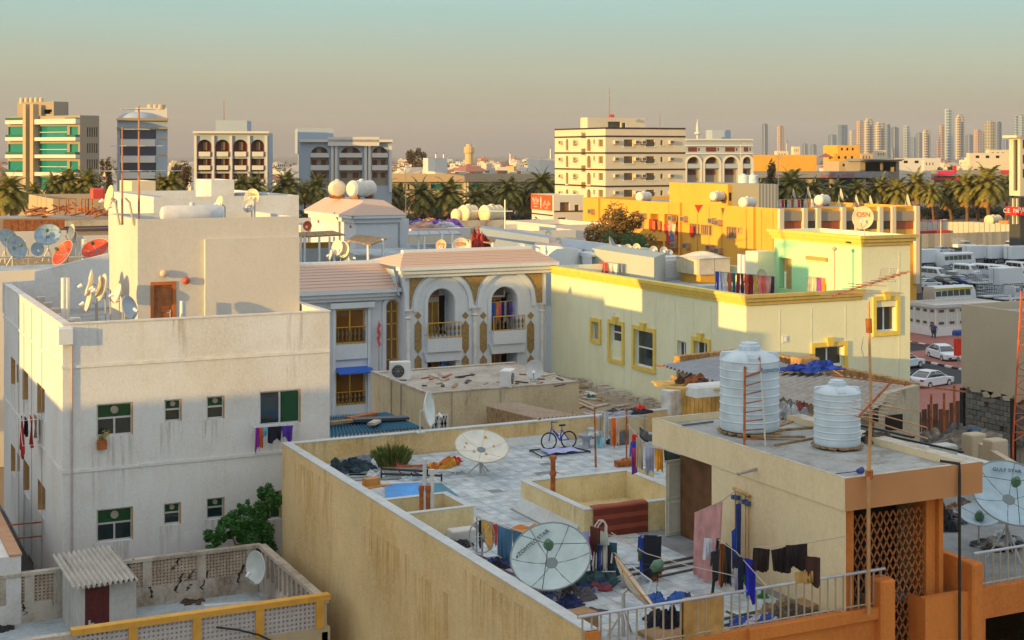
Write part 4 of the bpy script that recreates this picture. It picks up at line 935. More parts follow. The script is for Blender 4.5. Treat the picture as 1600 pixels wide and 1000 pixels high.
# on the penthouse roof
dish('cream dish in profile on the corner of the sunlit stair block',at(175.5,310,PYb-.4),38*53/FPX,cdir(-.80,-.5,.2),(.75,.64,.42),PZ-.02,0,group='dishes on the stair block roof')
dish('cream dish turned to the sun beside the lying tank on the stair block',at(345,319,YP+2.2),23*53/FPX,cdir(-.75,-.55,.25),(.76,.68,.5),PZ-.2,0,group='dishes on the stair block roof')
dish('round cream dish lettered Dish on the stair block roof',at(395,309,YP+2.6),25*54/FPX,cdir(-.25,-.9,.25),(.72,.58,.40),PZ-.2,0,group='dishes on the stair block roof',text=('Dish',.16,0,.35,0,(.10,.08,.06)))
dish('grey dish in shade in front of the dish lettered Dish',at(390,322,YP+2.0),20*53/FPX,cdir(-.3,-.88,.3),(.42,.42,.44),PZ-.2,0,group='dishes on the stair block roof')
a=at(300,344,YP+1.7);tank_h('water_tank','long white wrapped tank lying behind the stair block parapet',(a.x,a.y,PZ-.35),.33,2.35,0,'lying tanks',(.60,.60,.62),plain=True)
for px,pt,lb,els in ((217,165,'tall thin rusty mast with fish-bone aerials on the white stair block',((.97,1.2,9,.9,.2),(.80,1.0,8,.8,1.1),(.66,2.0,3,1.9,.1),(.45,3.0,4,2.2,-.1))),(191,198,'shorter rusty mast beside the tall one on the white stair block',((.55,1.6,3,1.2,.3),))):
    p=at(px,336,YP+.5);tp=at(px,pt,YP+.5);antenna('television_mast',lb,(p.x,p.y,PZ-.2),tp.z-PZ+.2,-TH+.4,els,(0,0),'masts on the stair block',flat('pink_rust',(.48,.22,.13),.6,.3,var=.3) if 'pink_rust' not in MT else MT['pink_rust'],.035)
p=at(210,330,YP+.9);k=MB()
for px in (187,209): q=at(px,337,YP+.4);k.tube([(q.x,q.y,PZ-.2),(q.x-.15,q.y,PZ+.6),(q.x-.3,q.y,PZ+.75)],.04,8)
tag(k.B('vent_pipe',paint((.5,.42,.33),.6)),'bent vent pipes beside the masts on the white stair block','pipe')
# laundry at the white house
rk=thing('drying_rack','wire drying rack with red clothes hung from the side window of the white house','drying rack',bW.p(bW.u(60),bW.z(60,665)))
k=MB();u=bW.u(62);z=bW.z(62,648)
for o_ in (.1,.3,.5,.7): k.tube([bW.p(u-.5,z,o_),bW.p(u+.9,z,o_)],.01,4)
for uu in (u-.5,u+.9): k.tube([bW.p(uu,z,0),bW.p(uu,z,.8),bW.p(uu,z-.9,.7),bW.p(uu,z-.9,0)],.014,4)
k.B('wire_frame',whitem,rk)
for o_,c,dr,lb in ((.3,(.70,.05,.03),1.0,'bright red cloth on the rack outside the side window'),(.65,(.35,.01,.015),1.35,'dark red garment on the rack outside the side window'),(.5,(.03,.03,.05),.7,'black garment on the rack outside the side window'),(.15,(.55,.50,.30),.8,'pale striped cloth on the rack outside the side window')):
    cloth('garment',lb,bW.p(u-.4+o_*.5,z,o_),bW.p(u+.2+o_*.5,z,o_),dr,c,.04,3,group='clothes on the side window rack')
# rack at the right window
a,b=at(399,668,BY0-.55),at(459,664,BY0-.55)
rk=thing('drying_rack','drying rack loaded with dark clothes under the green sliding window','drying rack',(a+b)/2)
k=MB()
for y_ in (0,.2,.4): k.tube([a+Vector((0,y_,0)),b+Vector((0,y_,0))],.01,4)
for q in (a,b): k.tube([q,q+Vector((0,.55,0)),q+Vector((0,.55,-.35)),q],.014,4)
k.B('wire_frame',whitem,rk)
for f0,f1,dr,c,lb in ((0,.1,.75,(.30,.03,.35),'purple garment at the end of the rack under the green window'),(.1,.2,.7,(.60,.16,.05),'orange garment on the rack under the green window'),(.17,.33,.32,(.08,.40,.65),'light blue cloth on the rack under the green window'),(.33,.68,.55,(.012,.012,.03),'black trousers on the rack under the green window'),(.68,.98,.5,(.10,.04,.40),'violet cloth on the rack under the green window')):
    cloth('garment',lb,a.lerp(b,f0),a.lerp(b,f1),dr,c,.05,3,group='clothes under the green window',taper=.1)
p=bS.p(hs[0][0]+.15,hs[0][2]-.38,.12);k=MB();k.cbox(p.x,p.y,p.z,.3,.26,.3,.02);pot=thing('plant_pot','dried plant in a tin hanging at the corner of the green window','plant',p);k.B('tin',rust,pot);bush_mb(4,.28,.25,.25,60,.06,o=(p.x,p.y,p.z+.38)).B('leaves',leafmat('dry_leaf',(.25,.2,.03),(.4,.3,.08)),pot)
# ================================================================= unseen houses to the west, placed and sized to shade terrace and villa
for y0,y1,h,mt,lb in ((10,27.5,20.2,white_pl,'tall pale neighbour house west of the beige house'),(27.7,38.5,16.6,cream_pl,'cream house next north of the tall pale neighbour'),(38.7,54,14.3,cream_pl,'lower cream house west of the white house'),(54.3,73,18.6,white_pl,'tall pale house behind the lower western neighbour')):
    wb=thing('unseen_neighbour_house',lb,'house',(-38,y0,0));m=MB();body(m,GR,-38,-16,y0,y1,0,h,[],[],1);m.B('wall',[mt,roof_grey],wb)
m=MB();m.box(-4,BX0-.05,52,120,4.0,4.68);tag(m.B('raised_street',flat('asphalt',(.05,.05,.055),.9,var=.2)),kind='structure')
# ================================================================= yard with the shed
yd=thing('walled_yard','roof yard walled with stained plaster and pierced breeze block panels','roof yard',(5,40,0))
YX=G(503,930,7.2).x;YY0=G(503,930,7.2).y;YY1=46.6;YF=5.5;YT=7.05
pierced=plaster('breeze_block',(.50,.40,.32),(.22,.15,.10),.8,.35,sc=3,bump=.5)
def screen(parent,fa,u0,u1,z0,z1,mt,name='pierced_panel',s=.15,d=.12):
    mb=MB();nx=max(1,round((u1-u0)/s));nz=max(1,round((z1-z0)/s));a,b=(u1-u0)/nx,(z1-z0)/nz
    for i in range(nx):
        for j in range(nz):
            cu,cz=u0+(i+.5)*a,z0+(j+.5)*b;q=[];
            ring=[(cu-a/2,cz-b/2),(cu,cz-b/2),(cu+a/2,cz-b/2),(cu+a/2,cz),(cu+a/2,cz+b/2),(cu,cz+b/2),(cu-a/2,cz+b/2),(cu-a/2,cz)]
            hole=[(cu+a*.27*cos(t),cz+b*.27*sin(t)) for t in [pi*(1.25+k/4) for k in range(8)]]
            o=[fa.p(x,z,0) for x,z in ring];h=[fa.p(x,z,0) for x,z in hole];hb=[fa.p(x,z,-d) for x,z in hole]
            mb.add(o+h+hb,[(k,(k+1)%8,8+(k+1)%8,8+k) for k in range(8)]+[(8+k,8+(k+1)%8,16+(k+1)%8,16+k) for k in range(8)])
    o=mb.B(name,mt,parent);o['kind']='stuff';return o
fB=Face('S',YY1);xw=fB.u(-30)
m=MB();
facade(m,fB,xw,YX,0,YF+.62,[],.1);m.quad((xw,YY1,YF+.62),(YX,YY1,YF+.62),(YX,YY1+.15,YF+.62),(xw,YY1+.15,YF+.62));m.quad((YX,YY1+.15,0),(xw,YY1+.15,0),(xw,YY1+.15,YF+.62),(YX,YY1+.15,YF+.62))
posts=[fB.u(p) for p in (2,46,92,230,315,393)]
for u in posts: m.box(u-.14,u+.14,YY1-.02,YY1+.17,YF+.62,YT-.1)
m.box(xw,YX+.1,YY1-.05,YY1+.2,YT-.1,YT);m.B('back_wall',dirty_pl,yd)
for a,b in zip(posts,posts[1:]): screen(yd,Face('S',YY1+.03),a+.14,b-.14,YF+.62,YT-.1,pierced,s=.11)
# side wall against the beige house
fE=Face('W',YX);m=MB();m.box(YX,YX+.18,YY0,YY1-.06,0,YF+.62);m.box(YX-.03,YX+.22,YY0,YY1-.06,YT-.1,YT+.02)
nb=13
for i in range(nb+1):
    y=YY0+.1+(YY1-YY0-.4)*i/nb;m.box(YX+.02,YX+.16,y-.06,y+.06,YF+.62,YT-.1)
m.B('side_wall',dirty_pl,yd);screen(yd,Face('W',YX+.09),-YY1+.2,-YY0-.1,YF+.62,YT-.1,pierced,s=.2,d=.06)
# front wall with ochre frame
fF=Face('S',YY0);ochre_p=flat('ochre_paint',(.66,.36,.06),.75,var=.12);zt=7.2
xs_=[fF.u(p) for p in (112,208,308,406,500)];xL=fF.u(-30)
m=MB();m.box(xL,YX+.25,YY0,YY0+.2,0,YF+.75);m.B('front_wall_base',beige_pl,yd)
m=MB();m.box(xs_[0],YX+.25,YY0-.04,YY0+.24,zt-.16,zt)
for u in xs_[1:]: m.box(u-.12,u+.12,YY0-.03,YY0+.23,YF+.752,zt-.162)
m.B('ochre_frame',ochre_p,yd)
m=MB();m.box(xL,xs_[0]-.01,YY0-.03,YY0+.23,YF+.752,zt-.1);m.B('front_pier',dirty_pl,yd)
for a,b in zip(xs_,xs_[1:]): screen(yd,Face('S',YY0+.05),a+.12,b-.12,YF+.752,zt-.162,plaster('pale_breeze_block',(.50,.48,.50),(.35,.33,.33),.3,.2,sc=3) if 'pale_breeze_block' not in MT else MT['pale_breeze_block'],s=.125)
m=MB();m.quad((xL,YY0+.2,YF),(YX,YY0+.2,YF),(YX,YY1,YF),(xL,YY1,YF));m.B('yard_floor',roof_pale,yd)
k=MB();k.tube([G(560/4+200,980,6.3) for _ in (0,)]+[PD(345,982,fF.D(345)-.1),PD(372,985,fF.D(372)-.15),PD(400,990,fF.D(400)-.2),PD(430,1003,fF.D(430)-.25)][0:],.03,5) if 0 else k.tube([PD(338,980,fF.D(338)-.1),PD(372,984,fF.D(372)-.15),PD(405,992,fF.D(405)-.2),PD(430,1004,fF.D(430)-.25)],.03,5);tag(k.B('cable',black_st),'black cable looping over the pierced ochre-framed yard wall','cable')
# cracks: dark stained fissures on the back wall
ck=MB();rn=random.Random(8)
for px,y0_,y1_ in ((30,935,962),(228,905,935),(285,895,925),(303,890,905),(325,890,920),(380,882,910),(298,912,922),(207,873,890),(281,868,890)):
    z0=fB.z(px,y0_);z1=fB.z(px,y1_);u=fB.u(px);pts=[]
    for i in range(9): pts.append((u+(.25*i/8)*rn.choice((1,.6))*(1 if px in(30,228) else -1)+rn.uniform(-.05,.05),z0+(z1-z0)*i/8))
    for (a,b),(c,d) in zip(pts,pts[1:]):
        w_=rn.uniform(.015,.05);ck.quad(fB.p(a-w_,b,.012),fB.p(a+w_,b,.012),fB.p(c+w_,d,.012),fB.p(c-w_,d,.012))
ck.B('tar_streaks',paint((.03,.03,.035),.9),yd)['kind']='stuff'
# shed
SY=42.5;sS=Face('S',SY);sx0,sx1=sS.u(131),sS.u(213);sW=Face('W',sx0);sY1=46.45
sh=thing('shed','white wooden shed with a dark red door and a corrugated roof','shed',(sx0,SY,YF))
dh=(sS.u(131)+.03,sS.u(171),YF+.05,sS.z(150,917));zt=sS.z(170,912)
wpl=plaster('shed_boards',(.56,.56,.56),(.36,.34,.32),.6,.3,sc=2);m=MB();facade(m,sS,sx0,sx1,YF,zt,[dh],.08);facade(m,sW,-sY1,-SY,YF,zt,[],.1);m.quad((sx1,SY,YF),(sx1,sY1,YF),(sx1,sY1,zt),(sx1,SY,zt));m.B('wall',wpl,sh)
k=MB()
for i in range(15):
    u=-sY1+.1+(sY1-SY-.2)*i/14;fbox(k,sW,u-.012,u+.012,YF,zt-.05,0,.02)
k.B('board_joint',wpl,sh)['kind']='stuff'
redd=flat('oxblood_door',(.10,.012,.014),.5,var=.3,scale=8,bump=.3);f=MB();fbox(f,sS,dh[0],dh[1],dh[2],dh[3],-.07,-.02);d=f.B('door',redd,sh)
f=MB()
for a,b in ((.08,.48),(.54,.94)):
    z0,z1=dh[2]+(dh[3]-dh[2])*a,dh[2]+(dh[3]-dh[2])*b;u0,u1=dh[0]+.12,dh[1]-.12
    for q in ((u0,u0+.04,z0,z1),(u1-.04,u1,z0,z1),(u0+.04,u1-.04,z0,z0+.04),(u0+.04,u1-.04,z1-.04,z1)): fbox(f,sS,*q,-.019,-.005)
f.B('moulding',redd,d);f=MB();hx=sS.u(140);z=sS.z(140,977);fbox(f,sS,hx-.03,hx+.03,z-.12,z+.14,-.019,.0);fbox(f,sS,hx-.03,hx+.13,z+.02,z+.06,.001,.04);f.B('handle',alu,d)
k=MB();a=PD(115,920,depth((sx0,SY-.35))-.1);b=PD(216,905,sS.D(213)-.45);c=PD(174,853,depth((sx1,sY1))+.15);d_=PD(82,868,depth((sx0,sY1))+.15)
corrug(k,a,b,c,d_,12,.06);k.B('corrugated_roof',plaster('cement_sheet',(.52,.50,.46),(.3,.28,.25),.5,.3,sc=4),sh,smooth=2)
# small things in the yard
dish('pale oval dish on the stained yard wall beside the beige house',PD(405,886,46.2),46*46.2/FPX,cdir(-.66,-.74,.1),(.55,.59,.58),YF+.3,0)
planks('white painted board lying on the yard floor by the ochre wall',[(G(365,948,YF),1.9,.2,.12,-.05,.05)],whitem,'board','board')
heap('brown leaves and rags on the yard floor below the wall dish',(*G(470,920,YF+.1)[:2],YF),1.4,1.2,.3,[(.16,.09,.05),(.25,.16,.1)],11)
heap('small dark rag on the yard floor near the stained wall',(*G(303,942,YF)[:2],YF),.7,.5,.12,[(.10,.06,.04)],12)
heap('black rag on the yard floor by the shed side',(*G(9,985,YF)[:2],YF),.5,.5,.15,[(.03,.03,.03)],13)
k=MB();a=[G(x,y,YF+.03) for x,y in ((213,943),(260,942),(320,932),(380,918),(402,912))];k.tube(a,.03,5);tag(k.B('hose',paint((.45,.44,.38))),'pale hose along the foot of the stained yard wall','hose')
# adjoining parapet at the picture's west edge
m=MB();p0,p1=G(33,868,7.6),G(-8,800,7.6);m.box(p0.x-3,p0.x,p0.y,p0.y+14,0,7.6);m.mat(1);m.box(p0.x-.35,p0.x+.03,p0.y-.03,p0.y+14,7.602,7.66)
r=m.B('garden_wall',[white_pl,flat('terracotta_cap',(.45,.26,.15),.8)]);tag(r,'plain white wall with a terracotta cap beside the yard','wall')
# bushes between the white house and the yard
bm=thing('bush','dense dark green bush growing between white house and yard wall','bush',(12.5,47.3,4))
k=MB();k.tube([(13.4,47.7,0),(13.5,47.7,5),(13.4,47.7,8)],[.12,.1,.03],6);k.tube([(13.4,47.7,4),(12.9,47.7,6.4),(12.6,47.7,7.2)],[.08,.05,.02],6);k.B('stem',bark,bm)
mb=MB()
for px,py,rx,rz,n in ((345,838,.42,.35,500),(375,828,.55,.5,800),(408,820,.6,.7,1000),(430,800,.42,.7,800),(352,815,.25,.25,260),(395,845,.6,.5,900),(425,850,.5,.9,1000),(330,850,.3,.2,250),(388,800,.2,.3,200)):
    p=PD(px,py,depth((12,47.75)));bush_mb(px,rx,.38,rz,int(n*2.2),.055,mb,(p.x,47.75,p.z),7)
mb.B('leaves',leafmat('bush_leaf',(.015,.09,.012),(.06,.2,.03)),bm)

# ================================================================= arched villa
VY=74.2;vS=Face('S',VY);VYl=VY+1.0;vL=Face('S',VYl)
VX0=vS.u(633);VX1=vS.u(853);VXl=vL.u(440);vz=lambda px,py:vS.z(px,py);lz=lambda px,py:vL.z(px,py)
vil=thing('arched_villa','pale blue-white villa with tall arches and a pinkish tiled eave','villa',(VX0,VY,0))
tile_m=stripes('pink_roof_tile',(.56,.41,.34),(.51,.37,.30),.14,'Z',.35);gravel=flat('pebble_dash',(.34,.23,.09),.95,var=.35,scale=14,bump=.8)
op=[(669,710,451,527),(768,808,448,522)];lo_=[(668,712,553,584),(768,808,546,580)]
hs=[]
for q in op: a=list(vS.rect(*q));hs.append((*a,(a[1]-a[0])/2))
for q in lo_: hs.append(vS.rect(*q))
EZ=vz(740,411)-.35
m=MB();facade(m,vS,VX0,VX1,0,EZ,hs,1.3,0)
for h in hs: m.mat(0);m.quad(vS.p(h[0],h[2],-1.3),vS.p(h[1],h[2],-1.3),vS.p(h[1],h[3],-1.3),vS.p(h[0],h[3],-1.3))
m.mat(0);m.quad((VX0,VY,0),(VX0,VY+1,0),(VX0,VY+1,EZ),(VX0,VY,EZ));m.quad((VX1,VY,0),(VX1,88,0),(VX1,88,EZ),(VX1,VY,EZ))
lh=[vL.rect(525,571,483,537),vL.rect(525,571,578,632)];a=list(vL.rect(603,623,468,590));lh.append((*a,(a[1]-a[0])/2))
LZ=lz(550,457)-.2
facade(m,vL,VXl,VX0,0,LZ,lh,.3,0);m.quad((VXl,VYl,0),(VXl,88,0),(VXl,88,LZ),(VXl,VYl,LZ))
m.B('wall',white_pl2,vil)
for h in hs[:2]+hs[2:]:
    w_=h[1]-h[0];o=window(vil,vS,h[0]+w_*.22,h[0]+w_*.72,h[2]+.02,h[2]+min(2.5,(h[3]-h[2])*.7),'slide',gold,glassm('amber_glass',(.20,.08,.015)) if 'amber_glass' not in MT else MT['amber_glass'],1.24)
    f=MB();fbox(f,vS,h[0]+.05,h[0]+w_*.2,h[2]+.02,h[2]+2.2,-1.29,-1.27);fbox(f,vS,h[0]+w_*.75,h[1]-.05,h[2]+.02,h[2]+2.2,-1.29,-1.27);f.B('dark_doorway',dark,vil)
for h in lh[:2]: window(vil,vL,*h,kind='slide',fm=gold,gm=MT['amber_glass'],inset=.2,t=.09)
window(vil,vL,*lh[2][:4],kind='tri',fm=gold,gm=MT['amber_glass'],inset=.16,t=.08,arch=lh[2][4])
# archivolts, columns, spandrels
def arcpts(fa,cu,cz,r,n=24,a0=0,a1=180): return [(cu-r*cos(R(a0+(a1-a0)*i/n)),cz+r*sin(R(a0+(a1-a0)*i/n))) for i in range(n+1)]
def ringarch(fa,cu,cz,r0,r1,o0,o1,zb,mt,name,par):
    k=MB();A=[(cu-r1,zb)]+arcpts(fa,cu,cz,r1)+[(cu+r1,zb)];B=[(cu-r0,zb)]+arcpts(fa,cu,cz,r0)+[(cu+r0,zb)]
    for (a,b),(c,d),(e,f),(g_,h_) in zip(A,A[1:],B,B[1:]):
        k.add([fa.p(a,b,o1),fa.p(c,d,o1),fa.p(g_,h_,o1),fa.p(e,f,o1),fa.p(a,b,o0),fa.p(c,d,o0),fa.p(g_,h_,o0),fa.p(e,f,o0)],[(0,3,2,1),(0,1,5,4),(2,3,7,6)])
    return k.B(name,mt,par)
cen=[]
for (x0,x1,yt,ysp,xo0,xo1) in ((669,710,451,475,646,738),(768,808,448,470,746,836)):
    cu=vS.u((xo0+xo1)/2);r1=(vS.u(xo1)-vS.u(xo0))/2;cz=vz((xo0+xo1)/2,ysp)
    ringarch(vS,cu,cz,r1-.24,r1,.003,.1,cz-.35,white_pl2,'archivolt',vil)
    cu2=vS.u((x0+x1)/2);r2=(vS.u(x1)-vS.u(x0))/2;h=hs[0] if x0==669 else hs[1]
    ringarch(vS,cu2,h[3]-h[4],r2+.03,r2+.24,.002,.06,h[2]+.2,white_pl2,'archivolt',vil);cen.append((cu,cz,r1))
ztop=vz(740,426);zspan=cen[0][1]-.2
us=[VX0+.25,cen[0][0],cen[1][0],VX1-.5]
def spandrel(ul,ur,cl,cr_):
    "panel between two arches"
    pts=[];n=12
    bot=[]
    for i in range(n+1):
        u=ul+(ur-ul)*i/n;z=zspan
        for c in (cl,cr_):
            if c and abs(u-c[0])<c[2]+.1: z=max(z,c[1]+math.sqrt(max(0,(c[2]+.1)**2-(u-c[0])**2)))
        bot.append((u,min(z,ztop-.03)))
    k=MB()
    for (a,b),(c,d) in zip(bot,bot[1:]): k.quad(vS.p(a,b,.03),vS.p(c,d,.03),vS.p(c,ztop,.03),vS.p(a,ztop,.03))
    k.B('spandrel_panel',gravel,vil)
spandrel(us[0],us[1]-.9,None,cen[0]);spandrel(us[1]+.9,us[2]-.9,cen[0],cen[1]);spandrel(us[2]+.9,us[3]+.25,cen[1],None)
for px in (637,741,846):
    u=vS.u(px);zt=cen[0][1]-.25;k=MB();k.tube([vS.p(u,4,.08),vS.p(u,zt-.5,.08)],.12,12);
    k.lathe([(.13,-.5),(.2,-.42),(.14,-.36),(.15,-.2),(.2,-.1),(.26,0)],12,o=tuple(vS.p(u,zt,.08)));k.B('column',flat('column_white',(.68,.68,.68),.7),vil,smooth=True)
# gold-brown lozenge strips
for px in (653,727,755,829):
    u=vS.u(px);w_=vS.u(px+5.5)-u
    for y0,y1,dm in ((487,499,1),(500,553,0),(554,600,0)):
        z1,z0=vz(px,y0),vz(px,y1);zm=(z0+z1)/2;q=w_*1.3
        pts=[(u,z0),(u+w_,zm),(u,z1),(u-w_,zm)] if dm else [(u,z0),(u+w_,z0+q),(u+w_,z1-q),(u,z1),(u-w_,z1-q),(u-w_,z0+q)]
        k=MB();k.add([vS.p(a,b,.025) for a,b in pts],[tuple(range(len(pts)))]);k.B('lozenge_panel',gravel,vil)
# balconies
for h,(x0,x1,yt,yb) in zip(hs[:2],((664,717,503,527),(766,816,498,521))):
    u0,u1=vS.u(x0),vS.u(x1);zb,zt=vz(690,yb),vz(690,yt)
    k=MB();fbox(k,vS,u0,u1,zb-.75,zb,.004,.45);k.B('balcony_slab',white_pl2,vil)
    k=MB();k.prism([(u0,zb-1.3),(u1,zb-1.3),(u1+.15,zb-.752),(u0-.15,zb-.752)],VY-.3,VY-.003,'y');k.B('canopy',white_pl2,vil)
    k=MB();o=.4;k.tube([vS.p(u0,zt,o),vS.p(u1,zt,o)],.03,6);k.B('balcony_rail',gold,vil);k=MB();k.tube([vS.p(u0,zb+.04,o),vS.p(u1,zb+.04,o)],.03,6);k.B('balcony_rail',gold,vil)
    for uu in (u0+.03,u1-.03): k=MB();k.tube([vS.p(uu,zb,o),vS.p(uu,zt,o)],.03,6);k.B('balcony_post',gold,vil)
    n=8;me=None
    for i in range(n):
        if me is None:
            b=MB();H_=zt-zb;b.lathe([(.02,0),(.02,H_*.1),(.07,H_*.25),(.03,H_*.42),(.09,H_*.6),(.02,H_*.85),(.02,H_)],6);me=b.mesh('baluster',flat('baluster_bronze',(.20,.15,.08),.5,.3),True)
        put('baluster',me,vil,vS.p(u0+(u1-u0)*(i+.7)/(n+.4),zb,o))
for (x0,x1,yt,yb) in ((525,571,511,537),(525,571,612,632)):
    u0,u1=vL.u(x0),vL.u(x1);zb,zt=lz(548,yb),lz(548,yt)
    for z in (zb+.05,zt): k=MB();k.tube([vL.p(u0,z,.02),vL.p(u1,z,.02)],.03,6);k.B('balcony_rail',gold,vil)
    b=MB();H_=zt-zb;b.lathe([(.02,0),(.02,H_*.1),(.07,H_*.25),(.03,H_*.42),(.09,H_*.6),(.02,H_*.85),(.02,H_)],6);me=b.mesh('baluster',MT['baluster_bronze'],True)
    for i in range(7): put('baluster',me,vil,vL.p(u0+(u1-u0)*(i+.5)/7,zb,.02))
# window surround left wing
k=MB();a,b,c,d=vL.rect(519,577,472,652);fbox(k,vL,a,a+.14,c,d-.3,.003,.2);fbox(k,vL,b-.14,b,c,d-.3,.003,.2);fbox(k,vL,a-.2,b+.2,d-.3,d,.003,.4);z=lz(548,538);fbox(k,vL,a+.16,b-.16,z-.8,z-.02,.003,.16);fbox(k,vL,a+.16,b-.16,z-1.5,z-1.35,.003,.1);k.B('window_surround',white_pl2,vil)
cu=(lh[2][0]+lh[2][1])/2;ringarch(vL,cu,lh[2][3]-lh[2][4],(lh[2][1]-lh[2][0])/2+.02,(lh[2][1]-lh[2][0])/2+.24,.003,.12,6,white_pl2,'archivolt',vil)
# cornices and tiled eaves
def eave(fa,u0,u1,z0,z1,out,run,name='tiled_eave',hip0=True,hip1=False):
    k=MB();fbox(k,fa,u0-.25,u1+.25,z0-.62,z0-.42,.004,.28);fbox(k,fa,u0-.4,u1+.4,z0-.418,z0-.2,.004,.45);fbox(k,fa,u0-.55,u1+.55,z0-.198,z0,.004,.62);k.B('cornice',white_pl2,vil)
    k=MB();n=9
    for i in range(n):
        a=i/n;b=(i+1)/n;za=z0+(z1-z0)*a**.9;zb=z0+(z1-z0)*b**.9;oa=out*(1-a)**1.25-run*a;ob=out*(1-b)**1.25-run*b
        ha=.5+(-.9 if hip0 else 0)*a;hb=.5+(-.9 if hip0 else 0)*b;ra=.5+(-.9 if hip1 else 0)*a;rb=.5+(-.9 if hip1 else 0)*b
        P=[fa.p(u0-ha,za+.03,oa+.01),fa.p(u1+ra,za+.03,oa+.01),fa.p(u1+rb,zb,ob),fa.p(u0-hb,zb,ob)]
        k.add(P+[fa.p(u0-ha,za,oa),fa.p(u1+ra,za,oa)],[(0,1,2,3),(4,5,1,0)])
    q=k.B(name,tile_m,vil);q['kind']='stuff'
    k=MB();za,zb=z0,z1
    if hip0: k.add([fa.p(u0-.5,z0,out),fa.p(u0-.5,z0,-5),fa.p(u0+.4,z1,-run)],[(1,0,2)]);k.B('hip_end',tile_m,vil)
    k=MB();fbox(k,fa,u0+(.35 if hip0 else -.5),u1-(.35 if hip1 else -.5),z1-.1,z1+.14,-run-.35,-run+.05);k.B('ridge_cap',white_pl2,vil)
eave(vS,VX0,VX1,vz(740,411)-.05,vz(740,391)-.1,.55,1.2,hip0=True,hip1=True)
eave(vL,VXl,VX0-.6,lz(550,452),lz(550,416),.55,1.8,hip0=False)
rz_=vz(740,391)-1.0
m=MB();m.quad((VXl,VYl+1,LZ+.9),(VX0,VYl+1,LZ+.9),(VX0,90,LZ+.9),(VXl,90,LZ+.9));m.quad((VX0-.3,VY+1.4,rz_),(VX1,VY+1.4,rz_),(VX1,92,rz_),(VX0-.3,92,rz_));m.quad((VX0-.3,VY,LZ),(VX0-.3,92,LZ),(VX0-.3,92,rz_),(VX0-.3,VY+1,rz_));m.B('flat_roof',roof_pale,vil)
VRZ=rz_
# blue awning, aircon, laundry in the arches
k=MB();a,b,c,d=vL.rect(524,577,573,579);k.add([vL.p(a-.05,d,.01),vL.p(b,d,.01),vL.p(b+.05,c,.9),vL.p(a-.05,c,.9),vL.p(a-.05,d-.06,.01),vL.p(b,d-.06,.01),vL.p(b+.05,c-.06,.9),vL.p(a-.05,c-.06,.9)],[(0,3,2,1),(4,5,6,7),(3,7,6,2),(0,4,7,3),(1,2,6,5)]);tag(k.B('awning',paint((.02,.12,.55),.5)),'bright blue awning over the lower window of the villa wing','awning')
aircon('air_conditioner','window air conditioner high in the second villa arch',Face('S',VY+1.3),vS.u(786),vz(786,466),1.0,.7,.5);aircon('air_conditioner','orange-brown box air conditioner high in the first villa arch',Face('S',VY+1.3),vS.u(682),vz(682,465),1.0,.6,.5,col=(.45,.15,.05));aircon('air_conditioner','window air conditioner in the opening below the first villa arch',Face('S',VY+1.3),vS.u(686),vz(686,562),1.0,.6,.5)
aircon('air_conditioner','window air conditioner in the opening below the second villa arch',Face('S',VY+1.3),vS.u(786),vz(786,556),1.0,.6,.5)
u=vS.u(770);k=MB();k.tube([vS.p(vS.u(769),vz(788,473),-.3),vS.p(vS.u(808),vz(788,471),-.3)],.02,5);tag(k.B('clothes_line',gold),'clothes line across the second villa arch','clothes line')
cc=[(.05,.13,.6),(.05,.1,.4),(.7,.25,.05),(.6,.1,.3),(.02,.02,.08),(.25,.3,.4),(.03,.03,.05),(.15,.05,.3),(.3,.35,.55)]
for i,c in enumerate(cc):
    x=770+i*4.3;cloth('garment',['blue','navy','orange','pink','black','grey','black','violet','pale blue'][i]+' garment on the line in the second villa arch, '+ORD[i]+' from the column',vS.p(vS.u(x),vz(788,472),-.3),vS.p(vS.u(x+3.8),vz(788,472),-.3),.95+.1*(i%3),c,.03,2,group='clothes in the villa arch')
cloth('garment','blue shirt hanging below the first villa arch',vS.p(vS.u(691),vz(690,562),-.2),vS.p(vS.u(699),vz(690,562),-.2),.9,(.06,.2,.6),.03,2)
k=MB();p=vL.p(vL.u(589),lz(589,500),.3);k.tube([(p.x,p.y,lz(589,640)),(p.x,p.y,lz(589,500))],.02,5);fp=thing('pole_with_cloth','thin pole wrapped with a faded red cloth before the villa wing','pole',(p.x,p.y,lz(589,640)));k.B('pole',rust,fp);k=MB();k.tube([(p.x+.05*sin(i*2),p.y,lz(589,502+5*i)) for i in range(9)],[.02,.09,.06,.10,.07,.09,.06,.07,.02],6);k.B('red_cloth',paint((.65,.08,.08),.9),fp)
# ================================================================= cream house with yellow cornice
DX=VX1+.35;DY1=VY+.0;dW=Face('W',DX);DY0=-dW.u(1166);dS=Face('S',DY0);DZ=13.5;DX1=dS.u(1422)
TX=dS.u(1346);TZ=16.05;tW=Face('W',TX);TY1=-tW.u(1210);
ch=thing('cream_house','cream house with stepped yellow cornice and yellow window frames','house',(DX,DY0,0))
WR=[(926,937,503,531),(954,973,507,562),(992,1022,517,574),(1058,1072,533,562),(1086,1107,534,580)];SR=[(1272,1318,541,572),(1368,1400,469,518)]
hw=[dW.rect(*r) for r in WR];hs=[dS.rect(*r) for r in SR]
m=MB();body(m,GR,DX,DX1,DY0,DY1,0,DZ,hs,hw,.9,.25,.3,0,1,0);
m.B('wall',[cream_pl,roof_pale],ch)
def cornice(par,fa,u0,u1,z,mt,steps=3,h=.17,o0=.1,dz=.06,e0=1,e1=1):
    for i in range(steps):
        k=MB();o=o0+(steps-1-i)*.1;fbox(k,fa,u0-o*e0,u1+o*e1,z-h*(i+1)+.012,z-h*i,.004+.001*i,o);k.B('cornice_step',mt,par)
